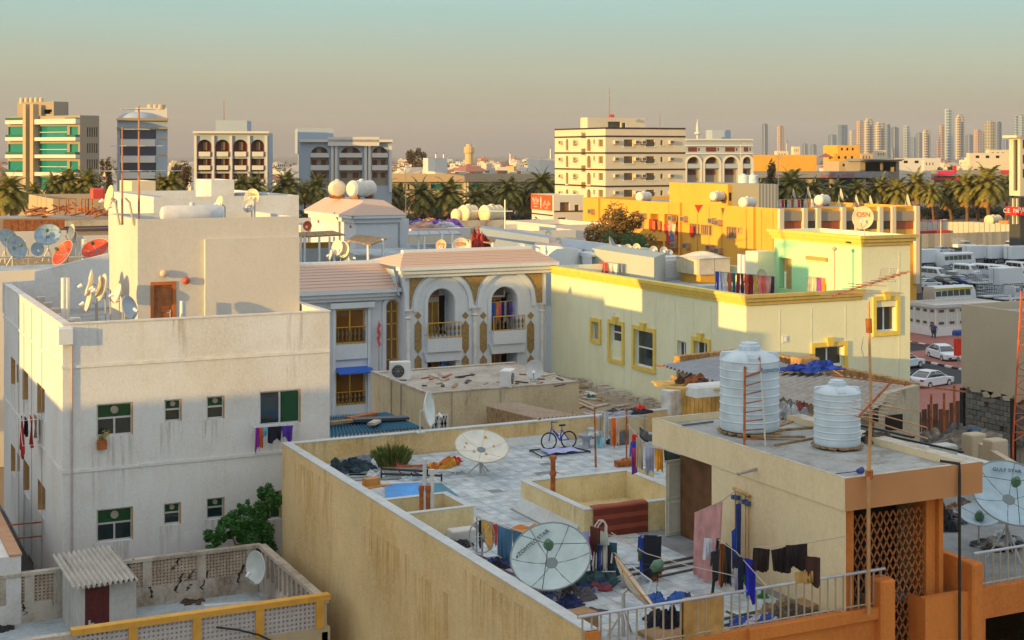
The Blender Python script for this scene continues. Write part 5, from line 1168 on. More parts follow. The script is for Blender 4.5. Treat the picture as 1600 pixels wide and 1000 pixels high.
cornice(ch,dW,-DY1,-DY0,DZ+.03,yellow_tr,e0=0,e1=0);cornice(ch,dS,DX,TX,DZ+.03,flat('yellow_trim_shaded',(.50,.38,.12),.7,var=.1),e0=1,e1=0)  # south cornice: shade put into a duller copy of the yellow
for r,h,fa in [(r,h,dW) for r,h in zip(WR,hw)]+[(r,h,dS) for r,h in zip(SR,hs)]:
    W_,H_=h[1]-h[0],h[3]-h[2]
    if r[0]!=1058:
        k=MB();b=.2;fbox(k,fa,h[0]-b,h[0]-.002,h[2]-b,h[3]+b,.003,.09);fbox(k,fa,h[1]+.002,h[1]+b,h[2]-b,h[3]+b,.003,.09);fbox(k,fa,h[0],h[1],h[3]+.002,h[3]+b,.003,.088);fbox(k,fa,h[0],h[1],h[2]-b,h[2]-.002,.003,.088)
        um=(h[0]+h[1])/2
        if r[0]!=926: k.add([fa.p(um-.15,h[3]+.02,.16),fa.p(um+.15,h[3]+.02,.16),fa.p(um+.22,h[3]+.42,.18),fa.p(um-.22,h[3]+.42,.18),fa.p(um-.15,h[3]+.02,0),fa.p(um+.15,h[3]+.02,0),fa.p(um+.22,h[3]+.42,0),fa.p(um-.22,h[3]+.42,0)],[(0,1,2,3),(0,3,7,4),(1,5,6,2),(3,2,6,7),(0,4,5,1)])
        k.B('window_surround',yellow_tr,ch)
    kind='sash' if r[0] in(954,992) else 'slide'
    a,b,c,d=h
    if r[0]==954: c=h[2]+H_*.48;k=MB();fbox(k,fa,a,b,h[2]+.001,c,-.25,-.12);k.B('infill_panel',cream_pl,ch)
    if r[0]==926: k=MB();fbox(k,fa,a,b,c,d,-.28,-.14);k.B('shutter',paint((.32,.31,.26)),ch);continue
    window(ch,fa,a,b,c,d,kind,whitem,darkg,.2,t=.08)
k=MB()
for px in (975,987,1025,1055,1084,1112): u=dW.u(px);fbox(k,dW,u-.015,u+.015,4,DZ-.75,.001,.012)
for px in (1218,1268,1321,1405): u=dS.u(px);fbox(k,dS,u-.015,u+.015,4,(DZ-.75 if px<1340 else TZ-.8),.001,.012)
for px in (885,922,942): u=dW.u(px);fbox(k,dW,u-.012,u+.012,4,DZ-.75,.001,.012)
k.B('wall_joint',flat('joint',(.70,.67,.55),.8),ch)['kind']='stuff'
for px,py,fa in ((1226,530,dS),(1181,535,dS),(1097,523,dW),(958,492,dW)):
    k=MB();u,z=fa.uz(px,py);fbox(k,fa,u-.15,u+.15,z-.15,z+.15,.002,.03);fbox(k,fa,u+.0,u+.1,z-.1,z+.1,.031,.05);k.B('vent_cover',whitem,ch)
# stair tower
tw=thing('stair_tower','pale green stair tower with yellow cornice on the cream house roof','tower',(TX,DY0,DZ-.9))
green_pl=plaster('mint_plaster',(.42,.80,.44),(.45,.66,.34),.15,.08)
dh=tW.rect(1217,1237,403,452)
m=MB();facade(m,Face('S',DY0+.002),TX,DX1,DZ-.9,TZ,[],.2);m.mat(1);facade(m,tW,-TY1,-DY0,DZ-.9,TZ,[dh],.35,1);m.mat(0);m.quad((DX1,DY0,0),(DX1,TY1,0),(DX1,TY1,TZ),(DX1,DY0,TZ));m.mat(0).quad((TX,DY0,TZ-.5),(DX1,DY0,TZ-.5),(DX1,TY1,TZ-.5),(TX,TY1,TZ-.5))
t=.2;o_=[(TX,DY0),(DX1,DY0),(DX1,TY1),(TX,TY1)];i_=[(TX+t,DY0+t),(DX1-t,DY0+t),(DX1-t,TY1-t),(TX+t,TY1-t)]
for a in range(4): b=(a+1)%4;m.quad((*o_[a],TZ),(*o_[b],TZ),(*i_[b],TZ),(*i_[a],TZ));m.quad((*i_[b],TZ-.5),(*i_[a],TZ-.5),(*i_[a],TZ),(*i_[b],TZ))
m.B('wall',[cream_pl,green_pl],tw)
cornice(tw,tW,-TY1,-DY0,TZ+.03,yellow_tr,e0=1,e1=1);cornice(tw,Face('S',DY0),TX,DX1,TZ+.02,MT['yellow_trim_shaded'],e0=0,e1=1)
k=MB();fbox(k,tW,dh[0]+.3,dh[1],dh[2],dh[3],-.3,-.25);k.B('door',paint((.42,.30,.10)),tw)
k=MB();fbox(k,tW,dh[0]-1.4,dh[0]-.3,DZ-.9,DZ+1.4,0.002,1.1);k.B('porch',cream_pl,tw)
k=MB();a,b,c,d=tW.rect(1262,1294,401,407);fbox(k,tW,a,b,c,d,.01,.14);tag(k.B('tube_lamp',paint((.62,.30,.08))),'orange tube lamp on the mint green stair tower wall','lamp')
p=tW.p(tW.u(1332),tW.z(1332,378),.2);k=MB();fbox(k,tW,tW.u(1329),tW.u(1333),tW.z(1332,380),tW.z(1332,377),.002,.3);tag(k.B('security_camera',paint((.1,.08,.07))),'small dark camera high on the mint green stair tower','camera')
p=tW.p(tW.u(1336),TZ-3.8,.4);k=MB();k.tube([(p.x-1,p.y-.2,tW.z(1336,455)),(p.x-1,p.y-.2,tW.z(1336,388))],.04,6);k.lathe([(.05,0),(.12,.05),(.12,.12),(.03,.2)],8,o=(p.x-1,p.y-.2,tW.z(1336,390)));tag(k.B('vent_pipe',paint((.55,.42,.25))),'thin capped pipe before the mint green stair tower','pipe')
dish('orange-lit round dish lettered OSN on the stair tower roof',PD(1349.5,341,depth((TX+2,DY0+2.5))),33*depth((TX+2,DY0+2.5))/FPX,cdir(-.45,-.87,.2),(.62,.48,.32),TZ-.4,0,text=('OSN',.34,0,.3,0,(.5,.02,.02)))
# on the cream house roof
rz=DZ-.9
def onz(px,py,z,lift=0): p=G(px,py,z);p.z+=lift;return p
# wall behind (pale green parapet with corner cap)
m=MB();f2=Face('W',DX+6.5);
p0=PD(924,400,86);wl_=thing('roof_wall','grey-green roof wall with a small corner cap behind the yellow cornice','wall',(p0.x,p0.y,rz))
a=PD(925,398,88);b=PD(1022,398,80);c=PD(1034,397,88)
m.prism([(a.x,a.y),(b.x,b.y),(b.x+2.6,b.y+3),(a.x+2.6,a.y+3)],rz,HC-(395-HZ)*84/FPX);m.B('wall',plaster('grey_green',(.42,.46,.42),(.4,.4,.35),.2,.1),wl_)
m=MB();m.box(a.x-.7,a.x+.5,a.y-.6,a.y+.6,HC-(400-HZ)*88/FPX,HC-(394-HZ)*88/FPX);m.B('corner_cap',white_pl2,wl_)
# louvred cabinet
p=onz(1037,438,rz);cb=thing('louvred_cabinet','white louvred metal cabinet on the cream house roof','cabinet',(p.x,p.y,rz))
q=PD(1034,402,depth(p));hh=q.z-rz;wv,dv=1.7,1.6;x0,y0=p.x-.2,p.y
m=MB();m.box(x0,x0+wv,y0,y0+dv,rz,q.z);m.B('casing',whitem,cb)
for fa,u0,u1 in ((Face('S',y0),x0+.08,x0+wv-.08),(Face('W',x0),-y0-dv+.08,-y0-.08)):
    for i in range(12):
        z=rz+.15+(hh-.3)*i/12;k=MB();k.add([fa.p(u0,z,.06),fa.p(u1,z,.06),fa.p(u1,z+.12,.01),fa.p(u0,z+.12,.01),fa.p(u0,z-.02,.05),fa.p(u1,z-.02,.05)],[(0,1,2,3),(4,5,1,0)]);k.B('slat',whitem,cb)
# panel water tank
p=onz(1092,444,rz);tk=thing('panel_tank','big cream panel water tank with a tarpaulin top on the cream house roof','water tank',(p.x,p.y,rz))
f1=Face('S',p.y);x1=f1.u(1141);f2=Face('W',p.x);y1=-f2.u(1056);zt=f1.z(1092,405);zb=rz+.5
nx,ny=2,2
for i in range(nx): k=MB();u0=p.x+(x1-p.x)*i/nx;u1=p.x+(x1-p.x)*(i+1)/nx;k.box(u0+.02,u1-.02,p.y,p.y+.1,zb+.02,zt);k.B('tank_panel',paint((.55,.50,.42),.8),tk)
for i in range(ny): k=MB();u0=p.y+.11+(y1-p.y-.11)*i/ny;u1=p.y+.11+(y1-p.y-.11)*(i+1)/ny;k.box(p.x,p.x+.1,u0+.02,u1-.02,zb+.02,zt);k.B('tank_panel',paint((.62,.54,.38),.8),tk)
k=MB();k.box(p.x+.12,x1-.02,p.y+.12,y1,zb,zt-.05);k.B('tank_core',paint((.4,.36,.3)),tk)
k=MB();k.grid(lambda u,v:(p.x-.1+(x1-p.x+.2)*u,p.y-.1+(y1-p.y+.2)*v,zt+.02+.35*sin(pi*u)*sin(pi*v)*(.7+.3*sin(u*9+v*7))),16,16);k.B('tarpaulin',paint((.60,.56,.48),.8,0,.15),tk)
k=MB();k.box(p.x+.2,x1-.2,p.y+.15,y1-.2,rz,zb-.01);k.B('plinth',ochre_pl,tk)
# bollard pipes
for i,px in enumerate((1156,1162,1168)):
    q=onz(px,446,rz);k=MB();k.tube([q,(q.x,q.y,PD(px,397+i,depth(q)).z)],.13,10);tag(k.B('vent_pipe',whitem,None,smooth=True),['tallest','middle','last'][i]+' white pipe of the three beside the panel tank and the clothes line','pipe','pipes by the panel tank')
# clothes on the roof
la,lb=onz(1119,458,rz,1.5),onz(1210,455,rz,1.55);D1=depth(la)
la=PD(1118,424,D1-1);lb=PD(1211,432,D1-4.5)
k=MB();k.tube([la,lb],.02,5);k.tube([la,(la.x,la.y,rz)],.03,5);k.tube([lb,(lb.x,lb.y,rz)],.03,5);tag(k.B('clothes_line',steel),'long clothes line full of garments above the yellow cornice','clothes line')
cs=[('deep blue',(.03,.05,.4)),('white striped',(.6,.62,.68)),('white',(.62,.58,.55)),('rust red',(.45,.10,.04)),('dark green',(.01,.14,.13)),('maroon',(.22,.02,.02)),('dark brown',(.12,.02,.02)),('orange-red',(.55,.06,.01)),('wine red',(.2,.01,.02)),('patterned yellow',(.5,.35,.05)),('pink',(.65,.2,.15)),('coral',(.6,.12,.10)),('pale pink',(.6,.28,.26)),('black',(.05,.02,.03))]
for i,(nm,c) in enumerate(cs):
    f0=i/len(cs);p0_,p1_=la.lerp(lb,f0),la.lerp(lb,f0+.9/len(cs))
    fn_=shirt if i in (3,7,10) else cloth
    if fn_ is cloth: cloth('garment',nm+' garment on the roof line above the yellow cornice, '+ORD[i]+' from the panel tank',p0_,p1_,1.0+.15*(i%3),c,.05,2,group='clothes above the yellow cornice',col2=(.2,.25,.4) if i==1 else None)
    else: shirt('garment',nm+' shirt on the roof line above the yellow cornice, '+ORD[i]+' from the panel tank',p0_,p1_,1.05,c,group='clothes above the yellow cornice')
la,lb=PD(937,409,85),PD(966,412,83)
for i,(nm,c) in enumerate((('rusty red',(.4,.07,.02)),('scarlet',(.7,.03,.03)),('pale grey',(.6,.5,.45)),('white',(.62,.62,.66)))):
    cloth('garment',nm+' cloth drying by the grey-green roof wall',la.lerp(lb,i/4),la.lerp(lb,i/4+.22),.75,c,.04,2,group='clothes by the grey-green roof wall')
k=MB();k.tube([la,lb],.02,5);k.tube([la,(la.x,la.y,rz)],.03,5);k.tube([lb,(lb.x,lb.y,rz)],.03,5);tag(k.B('clothes_line',steel),'short clothes line by the grey-green roof wall','clothes line')
la,lb=PD(1262,432,72),PD(1306,436,71)
for i,(nm,c) in enumerate((('grey',(.35,.33,.27)),('pale',(.4,.38,.3)),('violet',(.3,.05,.35)),('orange',(.65,.25,.04)),('ochre',(.5,.25,.1)),('grey-brown',(.35,.3,.25)))):
    cloth('garment',nm+' cloth drying in front of the mint green tower',la.lerp(lb,i/6),la.lerp(lb,i/6+.15),.9,c,.04,2,group='clothes before the mint green tower')
k=MB();k.tube([la,lb],.02,5);k.tube([la,(la.x,la.y,rz)],.03,5);k.tube([lb,(lb.x,lb.y,rz)],.03,5);tag(k.B('clothes_line',steel),'short clothes line before the mint green tower','clothes line')
p=PD(1192,409+20,75);dish('pale grey dish in profile beside the tower porch',PD(1189,432,74),20*74/FPX,cdir(.5,-.8,.3),(.45,.42,.38),rz,0)
for i,(px,lb_) in enumerate(((1108,'flat grey roof hatch beside the panel tank'),(1144,'flat grey roof hatch between panel tank and pipes'))):
    q=onz(px,452,rz);k=MB();k.cbox(q.x,q.y,rz,1.4,.7,.25,.04);tag(k.B('roof_hatch',paint((.5,.5,.5))),lb_,'hatch')
# ================================================================= low annex with two roofs between villa and terrace
AZ=9.7;ax0=G(665,616,AZ).x;ay0=G(665,616,AZ).y
an_=thing('annex','low grimy annex with an air conditioner and dish on its roof','annex',(ax0,ay0,0));aS=Face('S',ay0);aW=Face('W',ax0);ay1=-aW.u(580);ax1=aS.u(905)
m=MB();facade(m,aS,ax0,ax1,0,AZ,[],.2);facade(m,aW,-ay1,-ay0,0,AZ,[],.2);m.quad((ax1,ay0,0),(ax1,ay1,0),(ax1,ay1,AZ),(ax1,ay0,AZ));m.B('wall',plaster('annex_plaster',(.66,.56,.38),(.40,.31,.18),.7,.3,sc=1.5,bump=.4,grime=(.25,.2,.15)),an_)
m=MB();m.quad((ax0+.15,ay0+.15,AZ-.0),(ax1,ay0+.15,AZ),(ax1,ay1,AZ),(ax0+.15,ay1,AZ));m.B('roof_screed',plaster('dusty_screed',(.50,.47,.42),(.25,.20,.15),.95,.6,sc=2.5,grime=(.16,.13,.1)),an_)
m=MB();m.box(ax0-.03,ax0+.15,ay0-.03,ay1,AZ+.003,AZ+.1);m.box(ax0+.152,ax1,ay0-.03,ay0+.12,AZ+.003,AZ+.05);m.box(ax0+.16,ax1,ay1-.3,ay1,AZ+.003,AZ+.06);m.B('edge_upstand',dirty_pl,an_)
k=MB();a,b,c,d=aS.rect(671,700,648,676);
for q in ((a,a+.06,c,d),(b-.06,b,c,d),(a+.06,b-.06,d-.06,d),((a+b)/2-.03,(a+b)/2+.03,c,d-.062)): fbox(k,aS,*q,.003,.05)
n=6
for i in range(n):
    for s in (0,1):
        u0=a+(b-a)*i/n;u1=a+(b-a)*(i+1)/n;za,zb_=(c,d) if s else (d,c);
        k.add([aS.p(u0-.015,c+(d-c)*0,.03),aS.p(u0+.015,c,.03),aS.p(u1+.015,d,.03),aS.p(u1-.015,d,.03)] if s else [aS.p(u0-.015,d,.03),aS.p(u0+.015,d,.03),aS.p(u1+.015,c,.03),aS.p(u1-.015,c,.03)],[(0,1,2,3)])
k.B('window_grille',whitem,an_);k=MB();fbox(k,aS,a,b,c,d,-.01,.002);k.B('dark_window',dark,an_)
k=MB()
for px in (706,782): k.tube([aS.p(aS.u(px),AZ,.03),aS.p(aS.u(px),6,.03)],.03,5)
for px in (612,627): k.tube([aW.p(aW.u(px),AZ,.03),aW.p(aW.u(px),6,.03)],.03,5)
k.B('pipe',paint((.42,.38,.3)),an_)['kind']='stuff'
p=G(625,594,AZ);ac_unit('air_conditioner','white outdoor air conditioner with a dark round fan on the annex roof corner',(p.x,p.y,AZ),-.25,.95,.8,.4)
p=G(793,604,AZ);ac_unit('air_conditioner','squat outdoor air conditioner beside the round dish on the annex',(p.x,p.y,AZ),.9,.9,.7,.5)
dish('round white dish beside the squat air conditioner on the annex',PD(835,578,65),27*65/FPX,cdir(-.1,-.95,.25),(.55,.57,.57),AZ,0)
root=thing('debris','scattered planks and bricks lying on the annex roof','debris',G(730,590,AZ));rn=random.Random(5)
for i in range(26):
    p=G(rn.uniform(650,880),rn.uniform(584,604),AZ);k=MB();plank(k,(p.x,p.y,AZ+.01),rn.uniform(.2,1.3),rn.uniform(.05,.16),.04,rn.uniform(0,3),rn.uniform(-.03,.03));k.B('plank',rn.choice([oldwood,rust,dirty_pl,black_st]),root)
# lower debris roof beside the cream house
LZ2=7.3;lr=thing('lower_roof','lower roof littered with timber and rubble beside the cream house wall','roof',(ax0+6,50,0))
m=MB();m.box(ax1-9,DX-.1,51.5,ay0-.05,0,LZ2);m.box(ax1+.05,DX-.1,ay0-.04,DY1-1,0,LZ2);m.B('roof_block',plaster('rubble_roof',(.36,.31,.25),(.2,.16,.12),.5,.5,sc=3,bump=.9,grime=(.15,.13,.1)),lr)
m=MB();
for i in range(60):
    y=51.5+(DY1-3-51.5)*i/60;s=rn.uniform(.12,.3);x=DX-.45+rn.uniform(-.1,.1);m.box(x-s,x+s,y-s,y+s,LZ2,LZ2+rn.uniform(.1,.3))
m.B('rubble_edge',dirty_pl,lr)['kind']='stuff'
root=thing('debris','long timbers, boards and rubbish strewn on the lower roof','debris',G(900,620,LZ2))
for i in range(46):
    p=G(rn.uniform(790,1000),rn.uniform(600,640),LZ2);
    if p.x>DX-.8: continue
    k=MB();plank(k,(p.x,p.y,LZ2+.02),rn.uniform(.3,1.6),rn.uniform(.06,.5),.05,rn.uniform(0,3),rn.uniform(-.04,.04));k.B('plank',rn.choice([oldwood,rust,dirty_pl,whitem,oldwood]),root)
for x0,y0,x1,y1 in ((858,610,930,640),(862,606,932,636),(846,618,900,626)): k=MB();k.tube([G(x0,y0,LZ2+.15),G(x1,y1,LZ2+.1)],.06,6);k.B('pole',paint((.55,.45,.33)),root)
p=G(868,645,LZ2);heap('small violet rag on the lower roof',(p.x,p.y,LZ2),.7,.6,.2,[(.12,.07,.3)],31);p=G(924,623,LZ2);heap('small teal rag on the lower roof',(p.x,p.y,LZ2),.5,.4,.25,[(.02,.18,.17)],32)
# corrugated lean-to at its edge
lt=thing('lean_to','rusty corrugated lean-to roof behind the terrace wall','lean-to',G(830,640,LZ2+1));k=MB();a=PD(760,635,60);b=PD(800,628,63);c=PD(905,650,56);d=PD(842,655,53);corrug(k,a,b,c,d,10,.05);k.B('corrugated_roof',plaster('rust_sheet',(.40,.33,.26),(.3,.15,.08),.6,.4,sc=4),lt,smooth=2);k=MB();k.add([a,d,(d.x,d.y,6),(a.x,a.y,6)],[(0,1,2,3)]);k.B('board_side',oldwood,lt)
# blue corrugated roof
bz=9.3;bs=thing('blue_roof_shed','shed roof of blue corrugated sheet between white house and annex','shed',(17,52,bz))
a=G(514,683,bz);b=PD(662,668,depth(G(662,668,bz)));c=G(606,645,bz+.1);d=G(514,650,bz+.1);k=MB();corrug(k,d,a,b,c,1,.0);k=MB();corrug(k,a,b,c,d,26,.05);k.B('corrugated_roof',plaster('blue_sheet',(.06,.19,.30),(.1,.14,.18),.5,.25,sc=3),bs,smooth=2)
m=MB();m.box(a.x,b.x-.3,a.y+.15,a.y+.3,0,bz-.1);m.B('wall',beige_pl,bs)
root=thing('debris','dark driftwood-like boards lying on the blue corrugated roof','debris',G(570,655,bz+.1))
for (x,y,L,w_,rz_,mt) in ((540,660,1.6,.3,.2,oldwood),(565,652,1.6,.35,.5,MT['rusty_steel']),(595,656,2.2,.5,-.1,paint((.04,.06,.08))),(585,662,.8,.3,.9,dirty_pl)): k=MB();q=G(x,y,bz+.15);plank(k,q,L,w_,.1,rz_,.02);k.B('board',mt,root)
# shed with sandstone block coping behind the tanks
SB=thing('block_shed','long shed with sandstone block coping and grey corrugated roofs','shed',(31,50,0))
p0,p1,p2=PD(1057,556,62),PD(1172,544,68),PD(1432,598,52)
p0z=p1z=p2z=None
sand=flat('sandstone_block',(.40,.23,.08),.95,var=.35,scale=5,bump=.7);sand2=flat('sandstone_block_b',(.33,.18,.07),.95,var=.35,scale=5,bump=.7)
def course(a,b,n,zt0,zt1,h,par,w_=.3):
    d=(b-a);L=math.hypot(d.x,d.y)/n;rz=math.atan2(d.y,d.x);k=MB();k.cbox(0,0,0,L*.97,w_,h,.02);me=[k.mesh('block',x) for x in (sand,sand2)]
    for i in range(n):
        q=a.lerp(b,(i+.5)/n);z=zt0+(zt1-zt0)*(i+.5)/n-h;put('block',me[i%3==1],par,(q.x,q.y,z),rz+rn.uniform(-.01,.01))
za,zb_,zc=p0.z,p1.z,p2.z
course(p0,p1,13,za,zb_,.42,SB);course(p1,p2,26,zb_,zc,.42,SB)
m=MB();m.quad((p1.x,p1.y,0),(p2.x,p2.y,0),(p2.x,p2.y,zc-.42),(p1.x,p1.y,zb_-.42));m.quad((p0.x,p0.y,0),(p1.x,p1.y,0),(p1.x,p1.y,zb_-.42),(p0.x,p0.y,za-.42));m.B('wall',beige_pl,SB)
# corrugated sheets below the coping
A=PD(1036,571,58.5);B=PD(1170,550,66);C_=PD(1428,604,51.5);Dd=PD(1300,632,47.5)
A2=PD(1140,604,51.0);k=MB();e0=PD(1290,622,48.0)
k=MB();corrug(k,A,A2,PD(1245,575,57.5),B,16,.05);k.B('corrugated_roof',plaster('grey_sheet',(.30,.33,.37),(.22,.2,.2),.5,.3,sc=3),SB,smooth=2)
k=MB();corrug(k,PD(1150,606,50.5),PD(1345,650,46),C_,PD(1248,577,57),18,.05);k.B('corrugated_roof',plaster('old_grey_sheet',(.38,.36,.33),(.25,.2,.17),.6,.4,sc=4),SB,smooth=2)
# ochre board wall under the sheet
k=MB();bw_=flat('ochre_board',(.55,.30,.06),.8,var=.35,scale=2)
for i in range(14):
    f0,f1=i/14,(i+.93)/14;a=PD(1048,583,56.5).lerp(PD(1140,612,50.8),f0);b=PD(1048,583,56.5).lerp(PD(1140,612,50.8),f1);k=MB();k.quad((a.x,a.y,a.z-2.2),(b.x,b.y,b.z-2.2),(b.x,b.y,b.z-.08),(a.x,a.y,a.z-.08));k.B('board',bw_,SB)
for i in range(16):
    f0,f1=i/16,(i+.93)/16;a=PD(1150,615,50.3).lerp(PD(1345,660,46.4),f0);b=PD(1150,615,50.3).lerp(PD(1345,660,46.4),f1);k=MB();k.quad((a.x,a.y,a.z-2.2),(b.x,b.y,b.z-2.2),(b.x,b.y,b.z-.1),(a.x,a.y,a.z-.1));k.B('board',bw_,SB)
p=PD(1378,625,50.2);q=PD(1420,598,50.2);m=MB();a=PD(1345,640,49);b=PD(1427,592,49.3)
m.prism([(PD(1345,640,49).x,6),(PD(1427,600,49.5).x,6),(PD(1427,600,49.5).x,PD(1427,600,49.5).z),(PD(1372,612,49).x,PD(1372,612,49).z),(PD(1345,640,49).x,PD(1345,650,49).z)],PD(1386,640,48.6).y,PD(1386,640,48.6).y+.3,'y');m.B('gable_wall',plaster('old_stucco',(.48,.43,.33),(.3,.25,.18),.6,.4,sc=2,grime=(.2,.17,.13)),SB)
for x0,x1,y0,y1 in ((1383,1410,648,672),(1360,1372,645,660)):
    f=Face('S',PD(1386,640,48.6).y);k=MB();fbox(k,f,*f.rect(x0,x1,y0,y1),.003,.02);k.B('dark_opening',dark,SB)
heap('crumpled bright blue tarpaulin on the grey shed roof',tuple(PD(1270,578,55)),2.4,1.2,.35,[(.03,.08,.40),(.02,.05,.3)],41,'tarpaulin',4);heap('small blue tarpaulin scrap on the shed roof edge',tuple(PD(1062,573,60)),.8,.6,.2,[(.03,.08,.5)],42,'tarpaulin',2)
k=MB();q=PD(1258,570,56);k.cbox(q.x,q.y,q.z-.1,.9,.7,.4,.03);tag(k.B('block_stack',sand),'loose sandstone block on the grey shed roof by the blue tarpaulin','block')
planks('long thin poles lying across the grey corrugated shed roof',[(PD(1090,576,60),3.5,.05,.05,-.6,.03),(PD(1120,584,57),3.2,.06,.05,-.55,.03),(PD(1400,600,51.2),5,.05,.05,-1.1,.02),(PD(1215,600,54),4,.04,.04,-1.0,.02)],rust,'pole','pole')
# discarded cupboards behind the terrace wall
bzz=LZ2
for (x0,x1,yt,yb,c,lb_,nm) in ((1047,1073,612,652,(.60,.60,.58),'white cupboard door panels standing behind the terrace wall','board_stack'),(1073,1091,617,650,(.48,.36,.12),'yellowish plywood cupboard behind the terrace wall','cupboard'),(1091,1140,618,646,(.20,.025,.02),'dark red cupboard with knobs behind the roof slab','cupboard')):
    D0=depth((26,AYB+1.2));a=PD(x0,yt,D0);b=PD(x1,yt,D0+.4);root=thing(nm,lb_,'cupboard',(a.x,a.y,8));d=(b-a);L=math.hypot(d.x,d.y);rz_=math.atan2(d.y,d.x);M=Matrix.Translation((a.x,a.y,0))@Matrix.Rotation(rz_,4,'Z');k=MB().tr(M);k.box(0,L,.02,.6,6.8,a.z);k.B('carcass',paint(c,.6,0,.2),root)
    n=3 if x0!=1073 else 1
    for i in range(n): k=MB().tr(M);k.box(L*i/n+.015,L*(i+1)/n-.015,-.02,.015,6.9,a.z-.04);k.B('door',paint(tuple(min(1,q*1.1) for q in c),.6,0,.25),root)
k=MB();a=PD(1062,595,51);
planks('old boards and a plank stack lying over the cupboards',[(PD(1075,602,51.5),2.4,.4,.08,-.3,.0),(PD(1065,598,52),2.2,.35,.06,-.15,.03),(PD(1085,608,50.5),2.0,.3,.06,-.6,.0)],flat('pale_timber',(.55,.36,.10),.8,var=.3),'timber','timber')
k=MB();q=PD(1108,606,50.6);k.cbox(q.x,q.y,q.z-.25,1.6,.7,.4,.08);tag(k.B('foam_box',paint((.62,.64,.64))),'white foam box lying on the boards under the corrugated edge','box')
heap('dark heap of wires and rags on the boards under the corrugated edge',tuple(PD(1080,597,51.5)),1.2,.7,.3,[(.08,.04,.03),(.25,.08,.03)],43)
# beige wall building by the car park, block base, fence
GX=60.9;gW=Face('W',GX);gy0=-gW.u(1640);gy1=-gW.u(1502);gz=gW.z(1502,474);gb=gW.z(1545,612)
gh=thing('plain_house','plain beige house wall above a bare block base by the car park','house',(GX,gy0,0))
m=MB();gz=gW.z(1502,475);body(m,GR,GX,GX+14,gy0,gy1,gb,gz,[],[],.4,.2);m.B('wall',[plaster('sandy_plaster',(.50,.43,.33),(.40,.32,.22),.4,.2),roof_grey],gh)
bl=[flat('cmu_%d'%i,c,.95,var=.25,scale=4,bump=.5) for i,c in enumerate(((.16,.16,.15),(.19,.18,.17),(.13,.13,.13)))]
bz0=gW.z(1545,690);rows=int((gb-bz0)/.3);k=MB();k.cbox(0,0,0,.29,.57,.27,.015);me=[k.mesh('block',x) for x in bl];cnt=0
m=MB();m.box(GX+.35,GX+14,gy0,gy1,0,gb-.002);m.B('base_wall',dirty_pl,gh)
for r_ in range(rows):
    for i in range(int((gy1-gy0)/.6)):
        y=gy1-.3-i*.6-(.3 if r_%2 else 0)
        if y<-gW.u(1600)-.5: continue
        if rn.random()<.03 or cnt>285: continue
        put('block',rn.choice(me),gh,(GX+.2,y,gb-.3*(r_+1)-.02+rn.uniform(-.01,.01)));cnt+=1
m=MB();
for i in range(30):
    y=gy1-.5-i*.8;
    if y<gy0: break
    s=rn.uniform(.05,.4);w9=rn.uniform(.3,.9);m.add([(GX-.02,y-w9,gb+.02),(GX-.02,y+w9,gb+.02),(GX-.02,y+w9*.5,gb-s),(GX-.02,y-w9*.3,gb-s*rn.uniform(.3,.9))],[(0,1,2,3)])
m.B('broken_plaster',MT['sandy_plaster'],gh)['kind']='stuff'
for px in (1504,1583): k=MB();u=gW.u(px);k.box(GX-.08,GX+.1,-u-.15,-u+.15,0,gb-.1);k.B('dark_post',black_st,gh)
q=PD(1580,470,depth((GX,gy0+3))+5);dish('small white dish in profile on the beige house by the car park',PD(1578,470,88),18*88/FPX,cdir(.9,-.2,.3),(.6,.6,.58),gz-.3,0)
# red lattice mast
D0=62;ml=thing('lattice_mast','red-orange lattice radio mast before the plain beige house','mast',(*PD(1590,690,D0)[:2],0));redm=flat('mast_red',(.55,.10,.02),.6,.2,var=.3)
bb=PD(1583,690,D0);tt=PD(1596,455,D0);off=cdir(1,0,0)*.62
for s in (0,1): k=MB();k.tube([Vector((bb.x,bb.y,0))+off*s,bb+off*s,tt+off*s],.045,6);k.B('leg',redm,ml)
for i in range(16):
    z0=bb.lerp(tt,i/16);z1=bb.lerp(tt,(i+1)/16);k=MB();k.tube([z0+off*(i%2),z1+off*((i+1)%2)],.022,5);k.B('brace',redm,ml)
    if i%2: k=MB();k.tube([z0,z0+off],.022,5);k.B('rung',redm,ml)
# low walls and rusty fence right of the shed
fz=thing('scrap_fence','dark rusty scrap-metal fence beside the block base','fence',PD(1470,680,66))
a,b=PD(1422,640,66),PD(1500,632,70)
for i in range(9):
    q0=a.lerp(b,i/9);q1=a.lerp(b,(i+.92)/9);h=rn.uniform(-.2,.2);k=MB();k.quad((q0.x,q0.y,4),(q1.x,q1.y,4),(q1.x,q1.y,q1.z+h),(q0.x,q0.y,q0.z+h));k.B('panel',flat('scrap_brown',(.09,.03,.015),.8,var=.5,scale=2) if 'scrap_brown' not in MT else MT['scrap_brown'],fz)
for px in (1424,1455,1475,1491): q=PD(px,618,66.5);k=MB();k.tube([(q.x,q.y,4),(q.x,q.y,q.z+rn.uniform(0,.5))],.06,5);k.B('post',rust,fz)
m=MB();f=Face('W',45.5);
lw=thing('low_wall','pale low wall with square piers beyond the beige terrace','wall',(45,40,0))
a=PD(1528,700,56);b=PD(1618,722,50)
m=MB();d=(b-a);nrm=Vector((-d.y,d.x,0)).normalized()*.25;m.prism([(a.x,a.y),(b.x,b.y),(b.x+nrm.x,b.y+nrm.y),(a.x+nrm.x,a.y+nrm.y)],4,a.z+.2);m.B('wall',MT['sandy_plaster'],lw)
for px,py,D0 in ((1522,677,57),(1555,686,55)): q=PD(px,py,D0);m=MB();m.cbox(q.x,q.y,4,.8,.6,q.z-4,.05);m.B('pier',MT['sandy_plaster'],lw)
